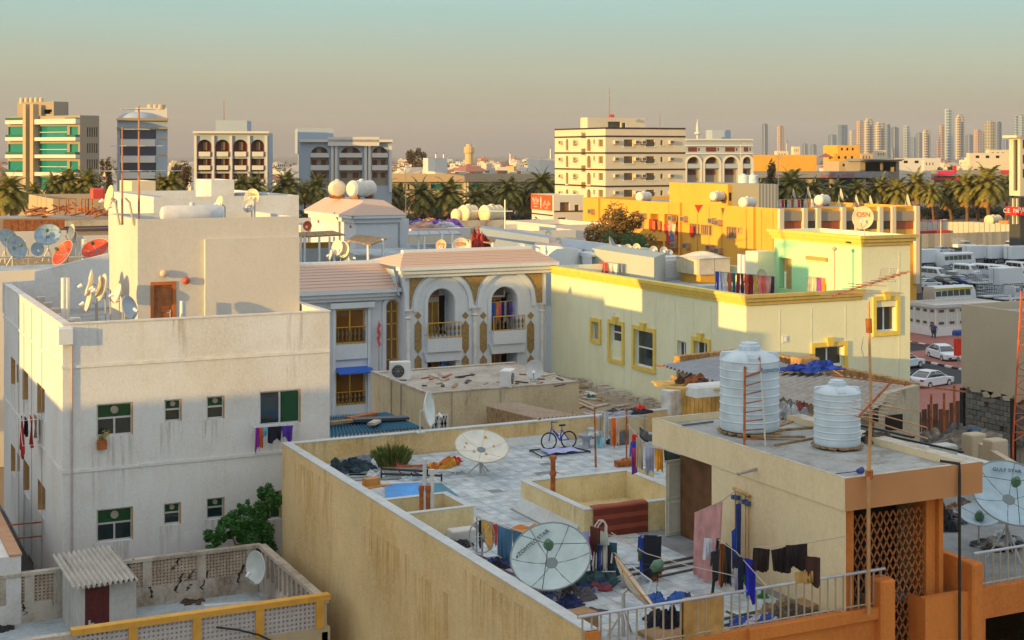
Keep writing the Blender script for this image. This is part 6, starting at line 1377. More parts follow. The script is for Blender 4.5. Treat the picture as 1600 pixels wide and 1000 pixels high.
m=MB();q=PD(1490,700,60);m.cbox(q.x,q.y,4,3,.3,q.z-4,.05);m.B('side_wall',dirty_pl,lw)
q=PD(1475,685,58);heap('heap of grey and blue scrap behind the low wall',(q.x,q.y,q.z-.7),5,2,1.0,[(.12,.12,.12),(.08,.14,.22),(.2,.18,.15)],51,'scrap',n=9)

# ================================================================= block helper for the town behind
def fblock(name,label,pxl,pxc,pxr,yt,D,alpha=None,mats=None,par=.6,hs=(),hw=(),z0=0,ks=0,cat='building',depth_=.35,part='wall',kroof=1,parent=None,group=None,kw=None,z1=None):
    "block with its near edge at pxc, west face to pxl, south face to pxr"
    al=TH if alpha is None else R(alpha);c=PD(pxc,yt,D);fr=Frame(c.x,c.y,al-TH);fs,fw_=Face('S',0,fr),Face('W',0,fr)
    x1=fs.u(pxr);y1=-fw_.u(pxl);lim=160 if alpha is None else 40;y1=y1 if 2<y1<lim else 14;zt=c.z if z1 is None else z1
    root=parent or thing(name,label,cat,(c.x,c.y,z0),0,group)
    m=MB();H1=[fs.rect(*q[:4])+tuple(q[4:]) for q in hs];H2=[fw_.rect(*q[:4])+tuple(q[4:]) for q in hw]
    body(m,fr,0,x1,0,y1,z0,zt,H1,H2,par,.25,depth_,0,1,0);m.B(part,mats or [white_pl2,roof_grey],root)
    return root,fs,fw_,x1,y1,zt,H1,H2
def fill(par,fa,H,mt,d=.34,name='window'):
    for h in H: k=MB();k.quad(fa.p(h[0],h[2],-d+.01),fa.p(h[1],h[2],-d+.01),fa.p(h[1],h[3],-d+.01),fa.p(h[0],h[3],-d+.01));k.B(name,mt,par)
def strip(par,fa,q,mt,o=.1,name='band',px=True,o0=.004):
    a=fa.rect(*q) if px else q;k=MB();fbox(k,fa,*a,o0,o);return k.B(name,mt,par)
greyblue=plaster('blue_grey_plaster',(.36,.43,.52),(.3,.34,.4),.15,.1,sc=.3,bump=0)
farwhite=plaster('far_white',(.62,.60,.58),(.5,.46,.4),.2,.1,sc=.3,bump=0)
tan=plaster('tan_plaster',(.48,.37,.25),(.4,.3,.2),.2,.1,sc=.3,bump=0)
taupe=plaster('taupe_plaster',(.34,.29,.23),(.28,.23,.18),.2,.1,sc=.3,bump=0)
palecr=plaster('pale_cream',(.66,.59,.46),(.5,.42,.3),.25,.1,sc=.3,bump=0)
brownglass=flat('brown_shutter',(.20,.12,.06),.5,var=.2);maroon=flat('maroon_wood',(.14,.03,.015),.6,var=.3)
# ---- striped apartment block
FL=[(0),(26.2),(52.4),(78.6)]
hs=[];hw=[]
for k,dy in enumerate(FL):
    hs+=[(975,989,218+dy,229+dy),(1009,1023,218+dy,229+dy),(1032,1036,219+dy,227+dy)]
    hw+=[(884,888,217+dy,235+dy,.6),(895,901,219+dy,228+dy),(917,923,217+dy,236+dy,.8),(927,929.5,218+dy,225+dy),(935,942,218+dy,229+dy),(908,915,206+dy,216+dy)]
F,fS_,fW_,x1,y1,zt,H1,H2=fblock('apartment_block','tall cream apartment block with dark horizontal stripes above the ochre block',867,946,1071,199,285,None,[palecr,roof_grey],1.0,hs,hw)
fill(F,fS_,H1,flat('brown_pane',(.16,.11,.05),.3),.3);fill(F,fW_,H2,flat('brown_pane2',(.20,.14,.07),.4),.3)
for y in (200,212.8,239,265.2,291.4):
    z=fS_.z(946,y);strip(F,fS_,(-.08,x1,z-.16,z+.16),paint((.05,.025,.02)),.08,'stripe',False);strip(F,fW_,(-y1,.0,z-.16,z+.16),paint((.05,.025,.02)),.07,'stripe',False)
for h in H1+H2:
    fa=fS_ if h in H1 else fW_
    k=MB();fbox(k,fa,h[0]-.12,h[1]+.12,h[2]-.2,h[2]-.02,.004,.12);k.B('sill',farwhite,F)
n=0
for k,dy in enumerate(FL):
    st=['top','second','third','fourth'][k]
    for j,px in enumerate((962,994,1004.5,1048)): aircon('air_conditioner','box air conditioner on the striped block south face, %s row down, %s from the corner'%(st,ORD[j]),fS_,fS_.u(px),fS_.z(px,225+dy),1.0,.7,.6,'air conditioners on the striped block')
    for j,px in enumerate((902,878)): aircon('air_conditioner','box air conditioner on the striped block sunlit face, %s row down, %s from the corner'%(st,ORD[j]),fW_,fW_.u(px),fW_.z(px,225+dy),1.0,.7,.6,'air conditioners on the striped block')
fblock('roof_house','cream roof house with a dark edge on top of the striped block',907,918,1008,183.5,292,None,[palecr,roof_grey],0,[(972,978,192,199),(950,970,190,199)],[],25)
p=PD(952,198,295);antenna('television_mast','tall thin aerial mast on the roof of the striped block',(p.x,p.y,25),8.5,.3,((.95,1.5,5,1.2,0),(.8,1.5,5,1.5,.4),(.62,1.5,5,1.6,.9),(.5,1,4,1.4,.2)),r=.05)
p=PD(1031,198,290);antenna('television_mast','short leaning aerials at the east end of the striped block',(p.x,p.y,25),3,.3,((.95,2.5,5,1.2,.5),),r=.04)
heap('bright red cloth on the roof house of the striped block',tuple(PD(955,183,292)),1.6,1,.7,[(.6,.05,.02)],61,'tarpaulin',3)
# ---- ochre block
hw=[(1016,1029,334,361),(1038,1064,335,364),(1014,1036,376,394),(1039,1062,378,396),(1078,1093,350,367),(1096,1112,352,367),(1136,1151,355,372),(1154,1159,356,364),(994,1006,343,357),(1191,1197,405,425)]
E,eS,eW,x1,y1,zt,H1,H2=fblock('ochre_block','long ochre yellow block with laundry on its balconies behind the cream house',911,1217,1432,326,168.5,None,[ochre_pl,roof_grey],.5,[],hw,depth_=1.1)
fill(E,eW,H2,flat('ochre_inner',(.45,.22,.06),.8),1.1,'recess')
for h in H2[4:]:
    k=MB();a,b=h[0],h[1];
    for q in ((a-.12,a,h[2],h[3]),(b,b+.12,h[2],h[3]),(a,b,h[2]-.12,h[2]-.002),(a,b,h[3]+.002,h[3]+.12)): fbox(k,eW,*q,.003,.06)
    k.B('window_surround',paint((.50,.30,.12)),E)
    for i in range(6): k=MB();u=a+(b-a)*(i+.5)/6;k.tube([eW.p(u,h[2],-.1),eW.p(u,h[3],-.1)],.03,4);k.B('window_bar',paint((.55,.42,.25)),E)
    k=MB();k.quad(eW.p(a,h[2],-.3),eW.p(b,h[2],-.3),eW.p(b,h[3],-.3),eW.p(a,h[3],-.3));k.B('pane',flat('dusty_pane',(.20,.12,.08),.4,var=.5,scale=3) if 'dusty_pane' not in MT else MT['dusty_pane'],E)
for px,w_ in ((1177,1.0),(1064.5,.35),(937,.35)):
    k=MB();u=eW.u(px);fbox(k,eW,u-w_/2,u+w_/2,0,zt+.05,.004,.35);k.B('pilaster',ochre_pl,E)
k=MB()
for px in (1090,1108,1128,1166,1190,1208,1045): u=eW.u(px);k.tube([eW.p(u,4,.05),eW.p(u,zt-.3,.05)],.05,4)
k.B('downpipe',paint((.5,.32,.08)),E)['kind']='stuff'
wn=[(0,'scarlet',(.5,.03,.02)),(1,'rust',(.5,.12,.05)),(2,'red',(.5,.03,.03)),(3,'pink',(.6,.3,.25)),(4,'blue',(.1,.15,.4)),(5,'cream',(.6,.5,.35)),(6,'maroon',(.25,.02,.02)),(7,'orange',(.6,.2,.04))]
for i,(px,py) in enumerate(((1019,342),(1032,345),(1043,350),(1048,352),(1052,365),(1055,350),(1060,352),(1058,366),(1046,366),(1023,345),(1083,353),(1050,345))):
    nm,c=wn[i%8][1:];u=eW.u(px);z=eW.z(px,py);cloth('garment',nm+' cloth hung on the ochre block balconies, '+ORD[i]+' of the lot',eW.p(u-.45,z,.25),eW.p(u+.45,z,.25),1.3,c,.05,2,group='laundry on the ochre block')
for i,(px,py) in enumerate(((1053,345),(1072,346),(1116,349),(1126,352),(1008,341),(927,334),(1113,391),(1126,396),(1057,387),(1076,388))): aircon('air_conditioner','dusty box air conditioner on the ochre wall, '+ORD[i]+' of the scattered units',eW,eW.u(px),eW.z(px,py),1.0,.7,.7,'air conditioners on the ochre wall',col=(.45,.32,.2))
# south wing: panels between posts
for i,px in enumerate((1218,1255,1276,1315,1337,1373,1393,1430)):
    u=eS.u(px);k=MB();fbox(k,eS,u-.3,u+.3,4,zt,.004,.5);k.B('post',palecr,E)
for i,(a,b) in enumerate(((1220,1253),(1258,1274),(1279,1313),(1318,1335),(1340,1371),(1376,1391),(1395,1428))):
    z1_,z0_=eS.z((a+b)/2,330),eS.z((a+b)/2,345);strip(E,eS,(eS.u(a)+.1,eS.u(b)-.1,z0_,z1_),taupe,.2,'balcony_panel',False);strip(E,eS,(eS.u(a)+.1,eS.u(b)-.1,z0_-1.0,z0_-.02),paint((.35,.08,.03) if i in (0,2,6) else (.05,.04,.03)),.05,'dark_opening',False)
# roof things of the ochre block
rr=zt-.4
for i,(px,py,L,lb) in enumerate(((1006,315,2.6,'white barrel tank above the tree on the ochre block roof'),(1121,314,2.4,'crumpled pale barrel tank midway along the ochre block roof'),(1168,325,2.6,'white barrel tank before the yellow box on the ochre roof'),(1285,321,2.4,'cream barrel tank beside red laundry on the ochre roof'))):
    p=PD(px,py,(200,185,176,182)[i]);tank_h('water_tank',lb,(p.x,p.y,max(rr,p.z-.1)),.66 if i!=1 else .6,L,.4,'lying tanks')
fblock('roof_box','yellow box room carrying two white tanks on the ochre roof',1135,1137,1200,288,185,None,[ochre_pl,roof_grey],0,[(1139,1147,301,314)],[],rr)
for px in (1162,1176): p=PD(px,288,188);tank_v('water_tank','upright white tank on the yellow box room, '+('nearer the striped block' if px==1162 else 'farther from the striped block'),(p.x,p.y,p.z),.75,1.35,'upright tanks on the yellow box')
fblock('roof_box','grey ribbed metal box room beside the yellow one on the ochre roof',1184,1186,1215,288,180,None,[stripes('ribbed',(.45,.43,.38),(.25,.24,.2),.5,'X'),roof_grey],0,[],[],rr)
la,lb=PD(1216,312,185),PD(1272,311,185)
for i in range(11):
    nm,c=(('white',(.6,.58,.55)),('red',(.5,.03,.03)),('black',(.05,.04,.04)),('pale',(.6,.5,.4)),('brown',(.3,.12,.06)))[i%5];cloth('garment',nm+' cloth on the ochre roof washing line, '+ORD[i]+' from the ribbed box',la.lerp(lb,i/11),la.lerp(lb,i/11+.07),1.5,c,.05,2,group='washing on the ochre roof')
k=MB();k.tube([la,lb],.03,4);tag(k.B('clothes_line',steel),'washing line across the ochre roof','clothes line')
for i,(px,py) in enumerate(((1239,305),(1262,303),(1313,305),(1337,315),(1359,316),(1418,318),(1417,314))):
    dish('slim dish in profile on the ochre block roof, '+ORD[i]+' from the ribbed box',PD(px,py,186),1.6,cdir(.96,-.15,.25),(.62,.55,.42),rr,0,group='dishes on the ochre roof',segs=14)
k=MB();p=PD(1092,325,177);k.add([PD(1085,320,176),PD(1099,320,176),PD(1095,326,176),PD(1091,333,176),(p.x,p.y+.2,p.z+.3)],[(0,1,2,3),(0,1,4)]);tag(k.B('red_cloth',paint((.55,.04,.02))),'small red cloth hanging over the ochre block parapet','cloth')
# ---- signed building beside the striped block
Q,qS,qW,x1,y1,zt,H1,H2=fblock('restaurant_building','white building with an orange restaurant sign beside the striped block',831,865,912,305,215,20,[farwhite,roof_grey],.6,[(875,890,316,330),(872,885,340,357),(898,905,320,330)],[])
fill(Q,qS,H1,brownglass)
a,b,c,d=qW.rect(831,863,304,328);sg=MB();fbox(sg,qW,a,b,c,d,.004,.15);sg.B('sign_board',flat('sign_orange',(.72,.09,.01),.5,var=.02),Q)
wm=paint((.75,.72,.66))
facetext('lettering','MyThai',.95,wm,Q,qW,a+(b-a)*.24,c+(d-c)*.62,.17);facetext('lettering','Authentic Thai',.36,wm,Q,qW,a+(b-a)*.24,c+(d-c)*.40,.17);facetext('lettering','Restaurant',.36,wm,Q,qW,a+(b-a)*.24,c+(d-c)*.2,.17)
facetext('lettering','\ufef1\ufe8e\ufe97 \ufef1\ufe8e\ufee3',.95,wm,Q,qW,a+(b-a)*.77,c+(d-c)*.50,.17);facetext('lettering','\ufee2\ufecc\ufec4\ufee3',.5,wm,Q,qW,a+(b-a)*.77,c+(d-c)*.18,.17)
k=MB();u=a+(b-a)*.5;k.add([qW.p(u-.12,c+.2,.17),qW.p(u+.12,c+.2,.17),qW.p(u+.2,d-.8,.17),qW.p(u+.35,d-1.1,.17),qW.p(u,d-.15,.17),qW.p(u-.35,d-1.1,.17),qW.p(u-.2,d-.8,.17)],[(0,1,2,3,4,5,6)]);k.B('emblem',wm,Q)
strip(Q,qW,(831,864,334,336),paint((.05,.03,.02)),.08,'stripe');strip(Q,qS,(866,911,329,331),paint((.05,.03,.02)),.08,'stripe')
for i,px in enumerate((835,840,844.5)): aircon('air_conditioner','dark box air conditioner in a row of three under the orange sign, '+ORD[i]+' along',qW,qW.u(px),qW.z(px,352),.9,.9,.5,'air conditioners under the orange sign',col=(.12,.10,.08))
# ---- four towers west
def tower_parts(r,fa,rects,mt,o,name): 
    for q in rects: strip(r,fa,q,mt,o,name)
hw=[(61,105,197,216),(61,105,224,243),(61,105,251,270),(61,105,277,297),(109,122,198,212),(109,122,225,239),(109,122,252,266),(13,44,198,212),(13,44,225,239),(13,44,252,266),(50,56,195,215),(50,56,222,242),(50,56,250,270),(50,56,278,298)]
hs=[(136+j*3.6,138+j*3.6,199+k*25,214+k*25) for j in range(5) for k in range(4)]
A1,s1,w1,x1,y1,zt,H1,H2=fblock('office_tower','tower of green glass with white curved balconies and two tall brown fins',12,125,155,180,300,58,[taupe,roof_grey],.8,hs,hw)
fill(A1,w1,H2,tealg);fill(A1,s1,H1,dark,.3)
tower_parts(A1,w1,[(15,46,188,194),(60,125,186,194),(15,46,214.5,220),(60,125,214.5,220),(15,46,241.5,247),(60,125,241.5,247),(15,46,269,275),(60,125,269,275)],farwhite,1.2,'balcony_band')
tower_parts(A1,w1,[(44.5,49,163,305),(55.5,60.5,163,305)],tan,1.5,'fin')
tower_parts(A1,w1,[(61,105,206,207),(61,105,233,234),(61,105,260,261)],farwhite,.05,'transom')
for z in (188,214.5,241.5,269): strip(A1,w1,(15,46,z-4,z),greeng,1.1,'glass_rail');strip(A1,w1,(108,124,z-4,z),greeng,1.1,'glass_rail')
B2,_,_,_,_,_,_,_=fblock('roof_house','taupe top storey with green windows on the green glass tower',27,84,107,158.5,306,58,[taupe,roof_grey],.3,[],[(49,54,171,178),(68,81,171,178)],27)
for i in range(5): p=PD(34+i*7.6,158,312);tank_v('water_tank','cream upright tank in the row on the green glass tower, '+ORD[i]+' along',(p.x,p.y,30.8),.5,1.4,'tanks on the green glass tower',col=(.6,.5,.36),n=14)
# second tower
hs=[(188,244,203,217),(188,244,227,243),(188,244,254,269),(188,244,279,290)]
A2,s2,w2,x1,y1,zt,H1,H2=fblock('office_tower','slim blue-white tower of dark glass with rounded white balconies',175,183,262,186,310,15,[greyblue,roof_grey],.4,hs,[])
fill(A2,s2,H1,blueg);tower_parts(A2,s2,[(192,242,218,227.5),(192,242,244,254),(192,242,269,279)],farwhite,1.0,'balcony_band');tower_parts(A2,s2,[(182,263,184.5,188.5),(182,263,199,201.5)],taupe,.9,'cornice');tower_parts(A2,s2,[(184,187,215,218),(246,262,215,218),(246,262,240,243),(184,187,240,243)],tan,.1,'brown_band')
fblock('roof_house','white roof storey with round tanks on the slim blue-white tower',208,212,261,168,318,15,[farwhite,roof_grey],0,[],[],26)
k=MB();p=PD(222,186,316);k.lathe([(4.6,0),(4.3,.8),(3,1.7),(.1,2.2)],16,o=(p.x,p.y+4,27.3));tag(k.B('dome',greyblue,None,smooth=True),'low blue dome roof on the slim blue-white tower','dome')
for i in range(3): p=PD(236+i*8,168,320);k=tank_v('water_tank','round tank on the slim blue-white tower, '+ORD[i]+' along',(p.x,p.y,29.9),.9,1.1,'tanks on the slim tower',col=(.5,.42,.32),n=14)
# third and fourth: arcaded blocks
def arcade(name,lab_,pxl,pxc,pxr,yt,D,al,bays,rows,mt,gl,cols,fullarch):
    hs=[]
    for (a,b) in bays:
        if fullarch: hs.append((a,b,rows[0][0],rows[-1][1],None))
        else:
            for j,(y0,y1_) in enumerate(rows): hs.append((a,b,y0,y1_,None if j==0 else 0))
    c=PD(pxc,yt,D);fr=Frame(c.x,c.y,R(al)-TH);f=Face('S',0,fr);H=[]
    for q in hs:
        r=f.rect(*q[:4]);H.append((*r,(r[1]-r[0])/2*.98) if q[4] is None else r)
    root=thing(name,lab_,'building',(c.x,c.y,0));x1=f.u(pxr);wf_=Face('W',0,fr);y1=-wf_.u(pxl);y1=y1 if 2<y1<40 else 16;m=MB();body(m,fr,0,x1,0,y1,0,c.z,H,[],.5,.25,1.4);m.B('wall',[mt,roof_grey],root);fill(root,f,H,gl,1.4,'recess_wall');return root,f,wf_,c.z,H
A3,f3,w3,zt,H=arcade('apartment_block','dark-windowed block of four arched bays with white balconies and projecting cornice',299,303,420,207,355,6,[(308,331),(336,359),(364,387),(392,413)],[(218,245),(248,268),(271,290)],greyblue,maroon,0,False)
tower_parts(A3,f3,[(302,421,205,208.5)],farwhite,1.2,'cornice')
for (a,b) in ((311,329),(339,357),(367,385),(394,412)):
    tower_parts(A3,f3,[(a,b,237,244.5),(a,b,258.5,265.5),(a,b,280,286)],farwhite,.9,'balcony');
    for y in (222,247,268): strip(A3,f3,((a+b)/2-3,(a+b)/2+3,y,y+13),brownglass,-.9,'door',o0=-1.38)
for px in (305.5,333,361,389,416): strip(A3,f3,(px-2,px+2,212,300),farwhite,.5,'column')
fblock('roof_house','white rooftop plant room with a ladder on the arcaded dark block',329,337,386,188,360,6,[greyblue,roof_grey],0,[],[],24)
p=PD(350,188,362);antenna('television_mast','tall aerial mast on the plant room of the arcaded dark block',(p.x,p.y,28),5.5,.2,((.95,1.2,3,1.5,0),(.7,1,3,1.8,.3),(.5,1,3,1.2,.3)),r=.07)
A4,f4,w4,zt,H=arcade('apartment_block','broad pale block with three tall arches and tiered balconies',448,468,612,218,380,10,[(485,514),(530,566),(581,606)],[(229,290)],greyblue,taupe,0,True)
for (a,b) in ((485,514),(530,566),(581,606)):
    tower_parts(A4,f4,[(a,b,239,246),(a,b,258,266)],farwhite,-.1,'balcony') ;
    for q in [(a,b,239,246),(a,b,258,266)]: pass
    for y in (231,250.5,270):
        for u0,u1 in ((.1,.35),(.6,.85)): strip(A4,f4,(a+(b-a)*u0,a+(b-a)*u1,y,y+8),maroon,-1.2,'window',o0=-1.38)
for q in ((485,514),(530,566),(581,606)):
    for y0,y1_ in ((239,246),(258,266)): strip(A4,f4,(*q,y0,y1_),farwhite,.25,'balcony_front',o0=-.5)
tower_parts(A4,f4,[(448+20,613,218,222),(512,592,214,228)],farwhite,1.4,'cornice')
for px in (519,525,571,577,610): strip(A4,f4,(px-2,px+2,228,300),farwhite if px!=522 else tan,.8,'column')
strip(A4,f4,(520.5,523.5,250,300),tan,.3,'brown_strip');strip(A4,f4,(572.5,575.5,250,300),tan,.3,'brown_strip')
fblock('roof_house','pale blue roof storey on the block with three tall arches',461,465,521,200,388,10,[greyblue,roof_grey],0,[],[],20)
A5,f5,w5,zt,H=arcade('apartment_block','pale blue arcaded block behind the striped block',1068,1071,1176,218,385,10,[(1073,1094),(1101,1124),(1131,1153),(1160,1174)],[(245,290)],greyblue,taupe,0,True)
for (a,b) in ((1073,1094),(1101,1124),(1131,1153),(1160,1174)):
    strip(A5,f5,(a,b,256,263),greyblue,.25,'balcony_front',o0=-.5);strip(A5,f5,(a+5,b-5,247,254),maroon,-1.2,'window',o0=-1.38);strip(A5,f5,(a+5,b-5,266,273),maroon,-1.2,'window',o0=-1.38)
    strip(A5,f5,(a+2,b-5,230,237),maroon,.05,'window');strip(A5,f5,(b-3,b-1,231,236),maroon,.05,'window')
    al=f5.rect(a,b,245,290);ringarch(f5,(al[0]+al[1])/2,al[3]-(al[1]-al[0])/2,(al[1]-al[0])/2,(al[1]-al[0])/2+.5,.003,.4,4,farwhite,'archivolt',A5)
tower_parts(A5,f5,[(1071,1176,217,219.5),(1071,1176,226.5,228.5),(1071,1176,239,241)],farwhite,.6,'cornice')
fblock('roof_house','blue-grey stair house on the arcaded block behind the striped block',1103,1113,1142,203,395,10,[greyblue,roof_grey],0,[],[],20)
p=PD(1090,218,388);k=MB();k.lathe([(.3,0),(.3,1.2),(.9,1.5),(.9,1.8),(.4,2.2),(.5,3),(.05,5.5)],10,o=tuple(p));tag(k.B('minaret_top',farwhite,None,smooth=True),'tiny spire on the pale blue arcaded block','spire')
# ---- tower with shop sign at the east edge
A6,s6,w6,x1,y1,zt,H1,H2=fblock('corner_tower','cream tower with a dark vertical window strip and a red shop sign below',1577,1594,1660,212,262,None,[palecr,roof_grey],.6,[(1598,1603,218,232),(1598,1603,242,256),(1598,1603,264,278)],[(1583.5,1590,218,298)],13.2-.9,depth_=.5)
fill(A6,w6,H2,flat('strip_glass',(.06,.05,.035),.25),.5);fill(A6,s6,H1,maroon,.5)
strip(A6,w6,(1574,1596,211.5,215.5),palecr,1.2,'cornice')
fblock('','',1577,1594,1660,309,264,None,[paint((.06,.06,.055)),dark],0,parent=A6,part='shop_front')
sgn=strip(A6,w6,(1577,1594.5,323,336),flat('sign_red',(.75,.02,.02),.5,var=.02),.9,'sign_board',o0=.05);z=w6.z(1585,329.5);facetext('lettering','C.E.  PA',1.1,paint((.8,.75,.75)),A6,w6,w6.u(1585.5),z,.95)
s7=Face('S',-.9,w6.fr);strip(A6,s7,(1594,1640,323,336),MT['sign_red'],.1,'sign_board');facetext('lettering','PARTS',1.5,paint((.8,.75,.75)),A6,s7,s7.u(1603),s7.z(1603,329),.15)
for px in (1584,1590): strip(A6,w6,(px,px+1.5,310,350),palecr,.4,'column')
# ---- tan hall behind the palms
hs=[(673,697,288,295),(708,722,288,295),(735,756,288,295),(769,782,288,295),(806,824,288,295),(735,768,305,338),(672,690,316,340),(776,790,305,338)]+[(622+j*5,624.5+j*5,287,297) for j in range(4)]
Hh,hS,hW,x1,y1,zt,H1,H2=fblock('tan_hall','long low tan hall with teal glazing behind the row of palms',560,601,880,272,432,6,[tan,roof_grey],1.0,hs,[],depth_=.9)
fill(Hh,hS,H1[:8],tealg,.9);fill(Hh,hS,H1[8:],dark,.9)
strip(Hh,hS,(601,880,271.5,284),tan,1.6,'fascia')
for px in (725,729,763,797,802): strip(Hh,hS,(px,px+3,284.5,340),palecr,.5,'column')
fblock('roof_house','tan and white cube with a green tank on the tan hall roof',661,680,699,247,440,25,[farwhite,roof_grey],0,[],[],13);fblock('roof_house','second tan and white cube on the hall roof next to the striped block',825,843,867,248,440,25,[farwhite,roof_grey],0,[],[],13)
for i in range(16): p=PD(700+i*8+rn.uniform(-2,2),271,440+i%3*4);k=MB();k.cbox(p.x,p.y,12.9,2,1.5,rn.uniform(1.0,2.2),.05);tag(k.B('plant_unit',paint(rn.choice([(.5,.48,.44),(.2,.2,.2),(.6,.58,.52),(.5,.12,.05)]))),'small rooftop plant unit on the tan hall, '+ORD[i]+' along','plant unit','plant on the tan hall')
# ---- malls at the east
m1,sA,wA,*_=fblock('mall','long low brown mall with a grey fascia and red Arabic lettering behind the palms',1160,1165,1385,268,445,6,[paint((.10,.06,.045),.8),roof_grey],.4,[],[])
strip(m1,sA,(1166,1386,268,277.5),flat('fascia_grey',(.26,.26,.29),.4),1.5,'fascia')
for q in ((1225,1238),(1258,1274),(1296,1310),(1340,1352)): strip(m1,sA,(*q,280,300),tan,.4,'column')
for q in ((1180,1222),(1241,1256),(1276,1294),(1312,1338)): strip(m1,sA,(*q,280,298),darkg,.1,'shop_window')
redp=flat('letter_red',(.65,.02,.03),.5)
facetext('lettering','\ufe8d\ufedf\ufed4\ufe8e\ufea7\ufead \ufeed \ufe8d\ufedf\ufed8\ufeae\ufee3\ufbff\ufeaa'[::-1],1.8,redp,m1,sA,sA.u(1305),sA.z(1305,273),1.6)
facetext('lettering','\ufe94\ufbfe\ufe91\ufeae\ufecb',1.6,redp,m1,sA,sA.u(1208),sA.z(1208,273),1.6)
m2,sB,wB,*_=fblock('mall','grey mall wing with pink and red shop signs behind the palms',1455,1460,1640,266,450,6,[taupe,roof_grey],.4,[],[])
strip(m2,sB,(1460,1640,265.5,275),MT['fascia_grey'],1.5,'fascia');strip(m2,sB,(1462,1489,267,273),flat('sign_pink',(.7,.02,.12),.5),1.7,'sign_board',o0=1.51);strip(m2,sB,(1457,1496,277,281),redp,1.2,'sign_board');strip(m2,sB,(1560,1578,266,272),redp,1.7,'sign_board',o0=1.51)
facetext('lettering','REDTAG',.9,paint((.8,.7,.7)),m2,sB,sB.u(1475),sB.z(1475,270),1.75) if 0 else None
facetext('lettering','SHOES & BAGS',1.0,paint((.75,.6,.6)),m2,sB,sB.u(1475),sB.z(1475,270),1.75) if 0 else None
k=MB();u,z=sB.uz(1489,262);fbox(k,sB,u-.5,u+.5,z-1.2,z+.6,1.2,1.6);k.B('round_emblem',redp,m2)
for q in ((1398,1440),(1500,1540)): strip(m2,sB,(q[0]+60 if q[0]<1450 else q[0],q[1]+20,283,296),tealg,.1,'shop_window')
fblock('pavilion','flat-roofed brown glass pavilion rising over the mall',1341,1344,1405,248,452,6,[taupe,roof_grey],.3,[(1352,1376,253,268),(1380,1400,253,268)],[])
strip(*(lambda r:(r[0],r[1]))(fblock('canopy_building','broad grey roof plate over the mall pavilion',1341,1344,1410,248,448,6,[MT['fascia_grey'],MT['fascia_grey']],0,[],[],17.6)),(1344,1410,248,250),MT['fascia_grey'],1.5,'edge')
# houses beyond, individually placed
for (nm,lb,l,c,r,yt,D,mt,al) in (('house','big plain yellow box building beyond the east palms',1168,1172,1276,242,520,ochre_pl,8),('house','stepped ochre house with a red hipped porch roof beyond the mall',1295,1303,1344,240,500,ochre_pl,12),('house','tall ochre house top with dark crenels beyond the mall',1306,1309,1343,227,540,ochre_pl,10),('house','ochre house with terracotta pitched side roof beyond the mall',1341,1346,1364,240,520,tan,10),('house','tan arched wall building just over the mall roof',1308,1311,1349,252,470,tan,8),('house','white flat villa with a long pale roof beyond the mall',1398,1402,1470,247,500,farwhite,8),('house','cream villa row with small windows near the east tower',1510,1515,1578,239,560,palecr,8),('house','cream stepped villa with an orange corner near the east tower',1540,1545,1577,234,580,palecr,8),('house','low pale wall building with planters before the villas',1508,1512,1578,260,480,palecr,8),('house','small cream tower house left beyond the yellow box'.replace(' left',''),1210,1214,1232,236,540,palecr,8),('house','twin cream towers house beyond the yellow box',1236,1240,1250,229,560,palecr,8),('house','pale yellow house behind the mall pavilion',1366,1370,1385,235,560,palecr,8),('house','white-columned villa with shaded porch beyond the mall',1440,1444,1464,250,490,farwhite,8)):
    hs_=[];w_=(r-c)
    if nm=='house' and w_<80: hs_=[(c+w_*(.15+.25*i),c+w_*(.25+.25*i),yt+4,yt+8) for i in range(3)]
    rt,fs_,fw__,x1,y1,zt,H1,H2=fblock(nm,lb,l,c,r,yt,D,al,[mt,roof_grey],.5,hs_,[],group='larger houses beyond the mall');fill(rt,fs_,H1,dark,.33)
k=MB();p=PD(1300,246,498);k.add([PD(1277,246,500),PD(1303,246,500),PD(1300,246,512),PD(1279,246,512),PD(1290,239,506)],[(0,1,4),(1,2,4),(2,3,4),(3,0,4)]);tag(k.B('hipped_roof',paint((.35,.07,.03))),'red hipped roof over the ochre porch beyond the mall','roof')

# ---- rooftops to the west
fblock('sunlit_roof_block','narrow sunlit and brown roof block behind the aerial masts',187,206,243,283,112,None,[palecr,roof_grey],.3,[],[])
K,kS,kW,*_=fblock('orange_wall_building','low orange-lit walled building under the west palms',45,83,300,311,150,None,[tan,roof_grey],2.2,[],[])
for i,px in enumerate((58,64,72)): strip(K,kW,(px,px+.5,306,328),tan,.05,'pier')
wr,wS,wW,x1,y1,zt,*_=fblock('rusty_roof_building','building with a rusty littered roof and brown boarded front',-40,-30,175,342,122,None,[taupe,roof_grey],0,[],[])
for i in range(8): a=5+i*12;k=MB();fbox(k,wS,*wS.rect(a,a+11.5,343,363),.01,.12);k.B('board',brownm,wr)
strip(wr,wS,(101,175,344,353),dirty_pl,.3,'cement_band');strip(wr,wS,(101,175,357,359),paint((.10,.06,.25)),.3,'purple_shade')  # purple shading below the cement put in as a coloured band
root=thing('debris','rusty frames, boards and pipes littering the roof before the orange wall','debris',PD(110,335,125));
for i in range(60):
    p=PD(rn.uniform(48,172),rn.uniform(328,341),124+rn.uniform(0,16));p.z=zt+rn.uniform(0,.5);k=MB();plank(k,p,rn.uniform(.8,3),rn.uniform(.08,.4),.1,rn.uniform(0,3),rn.uniform(-.4,.4));k.B('plank',rn.choice([rust,oldwood,rust,brownm]),root)
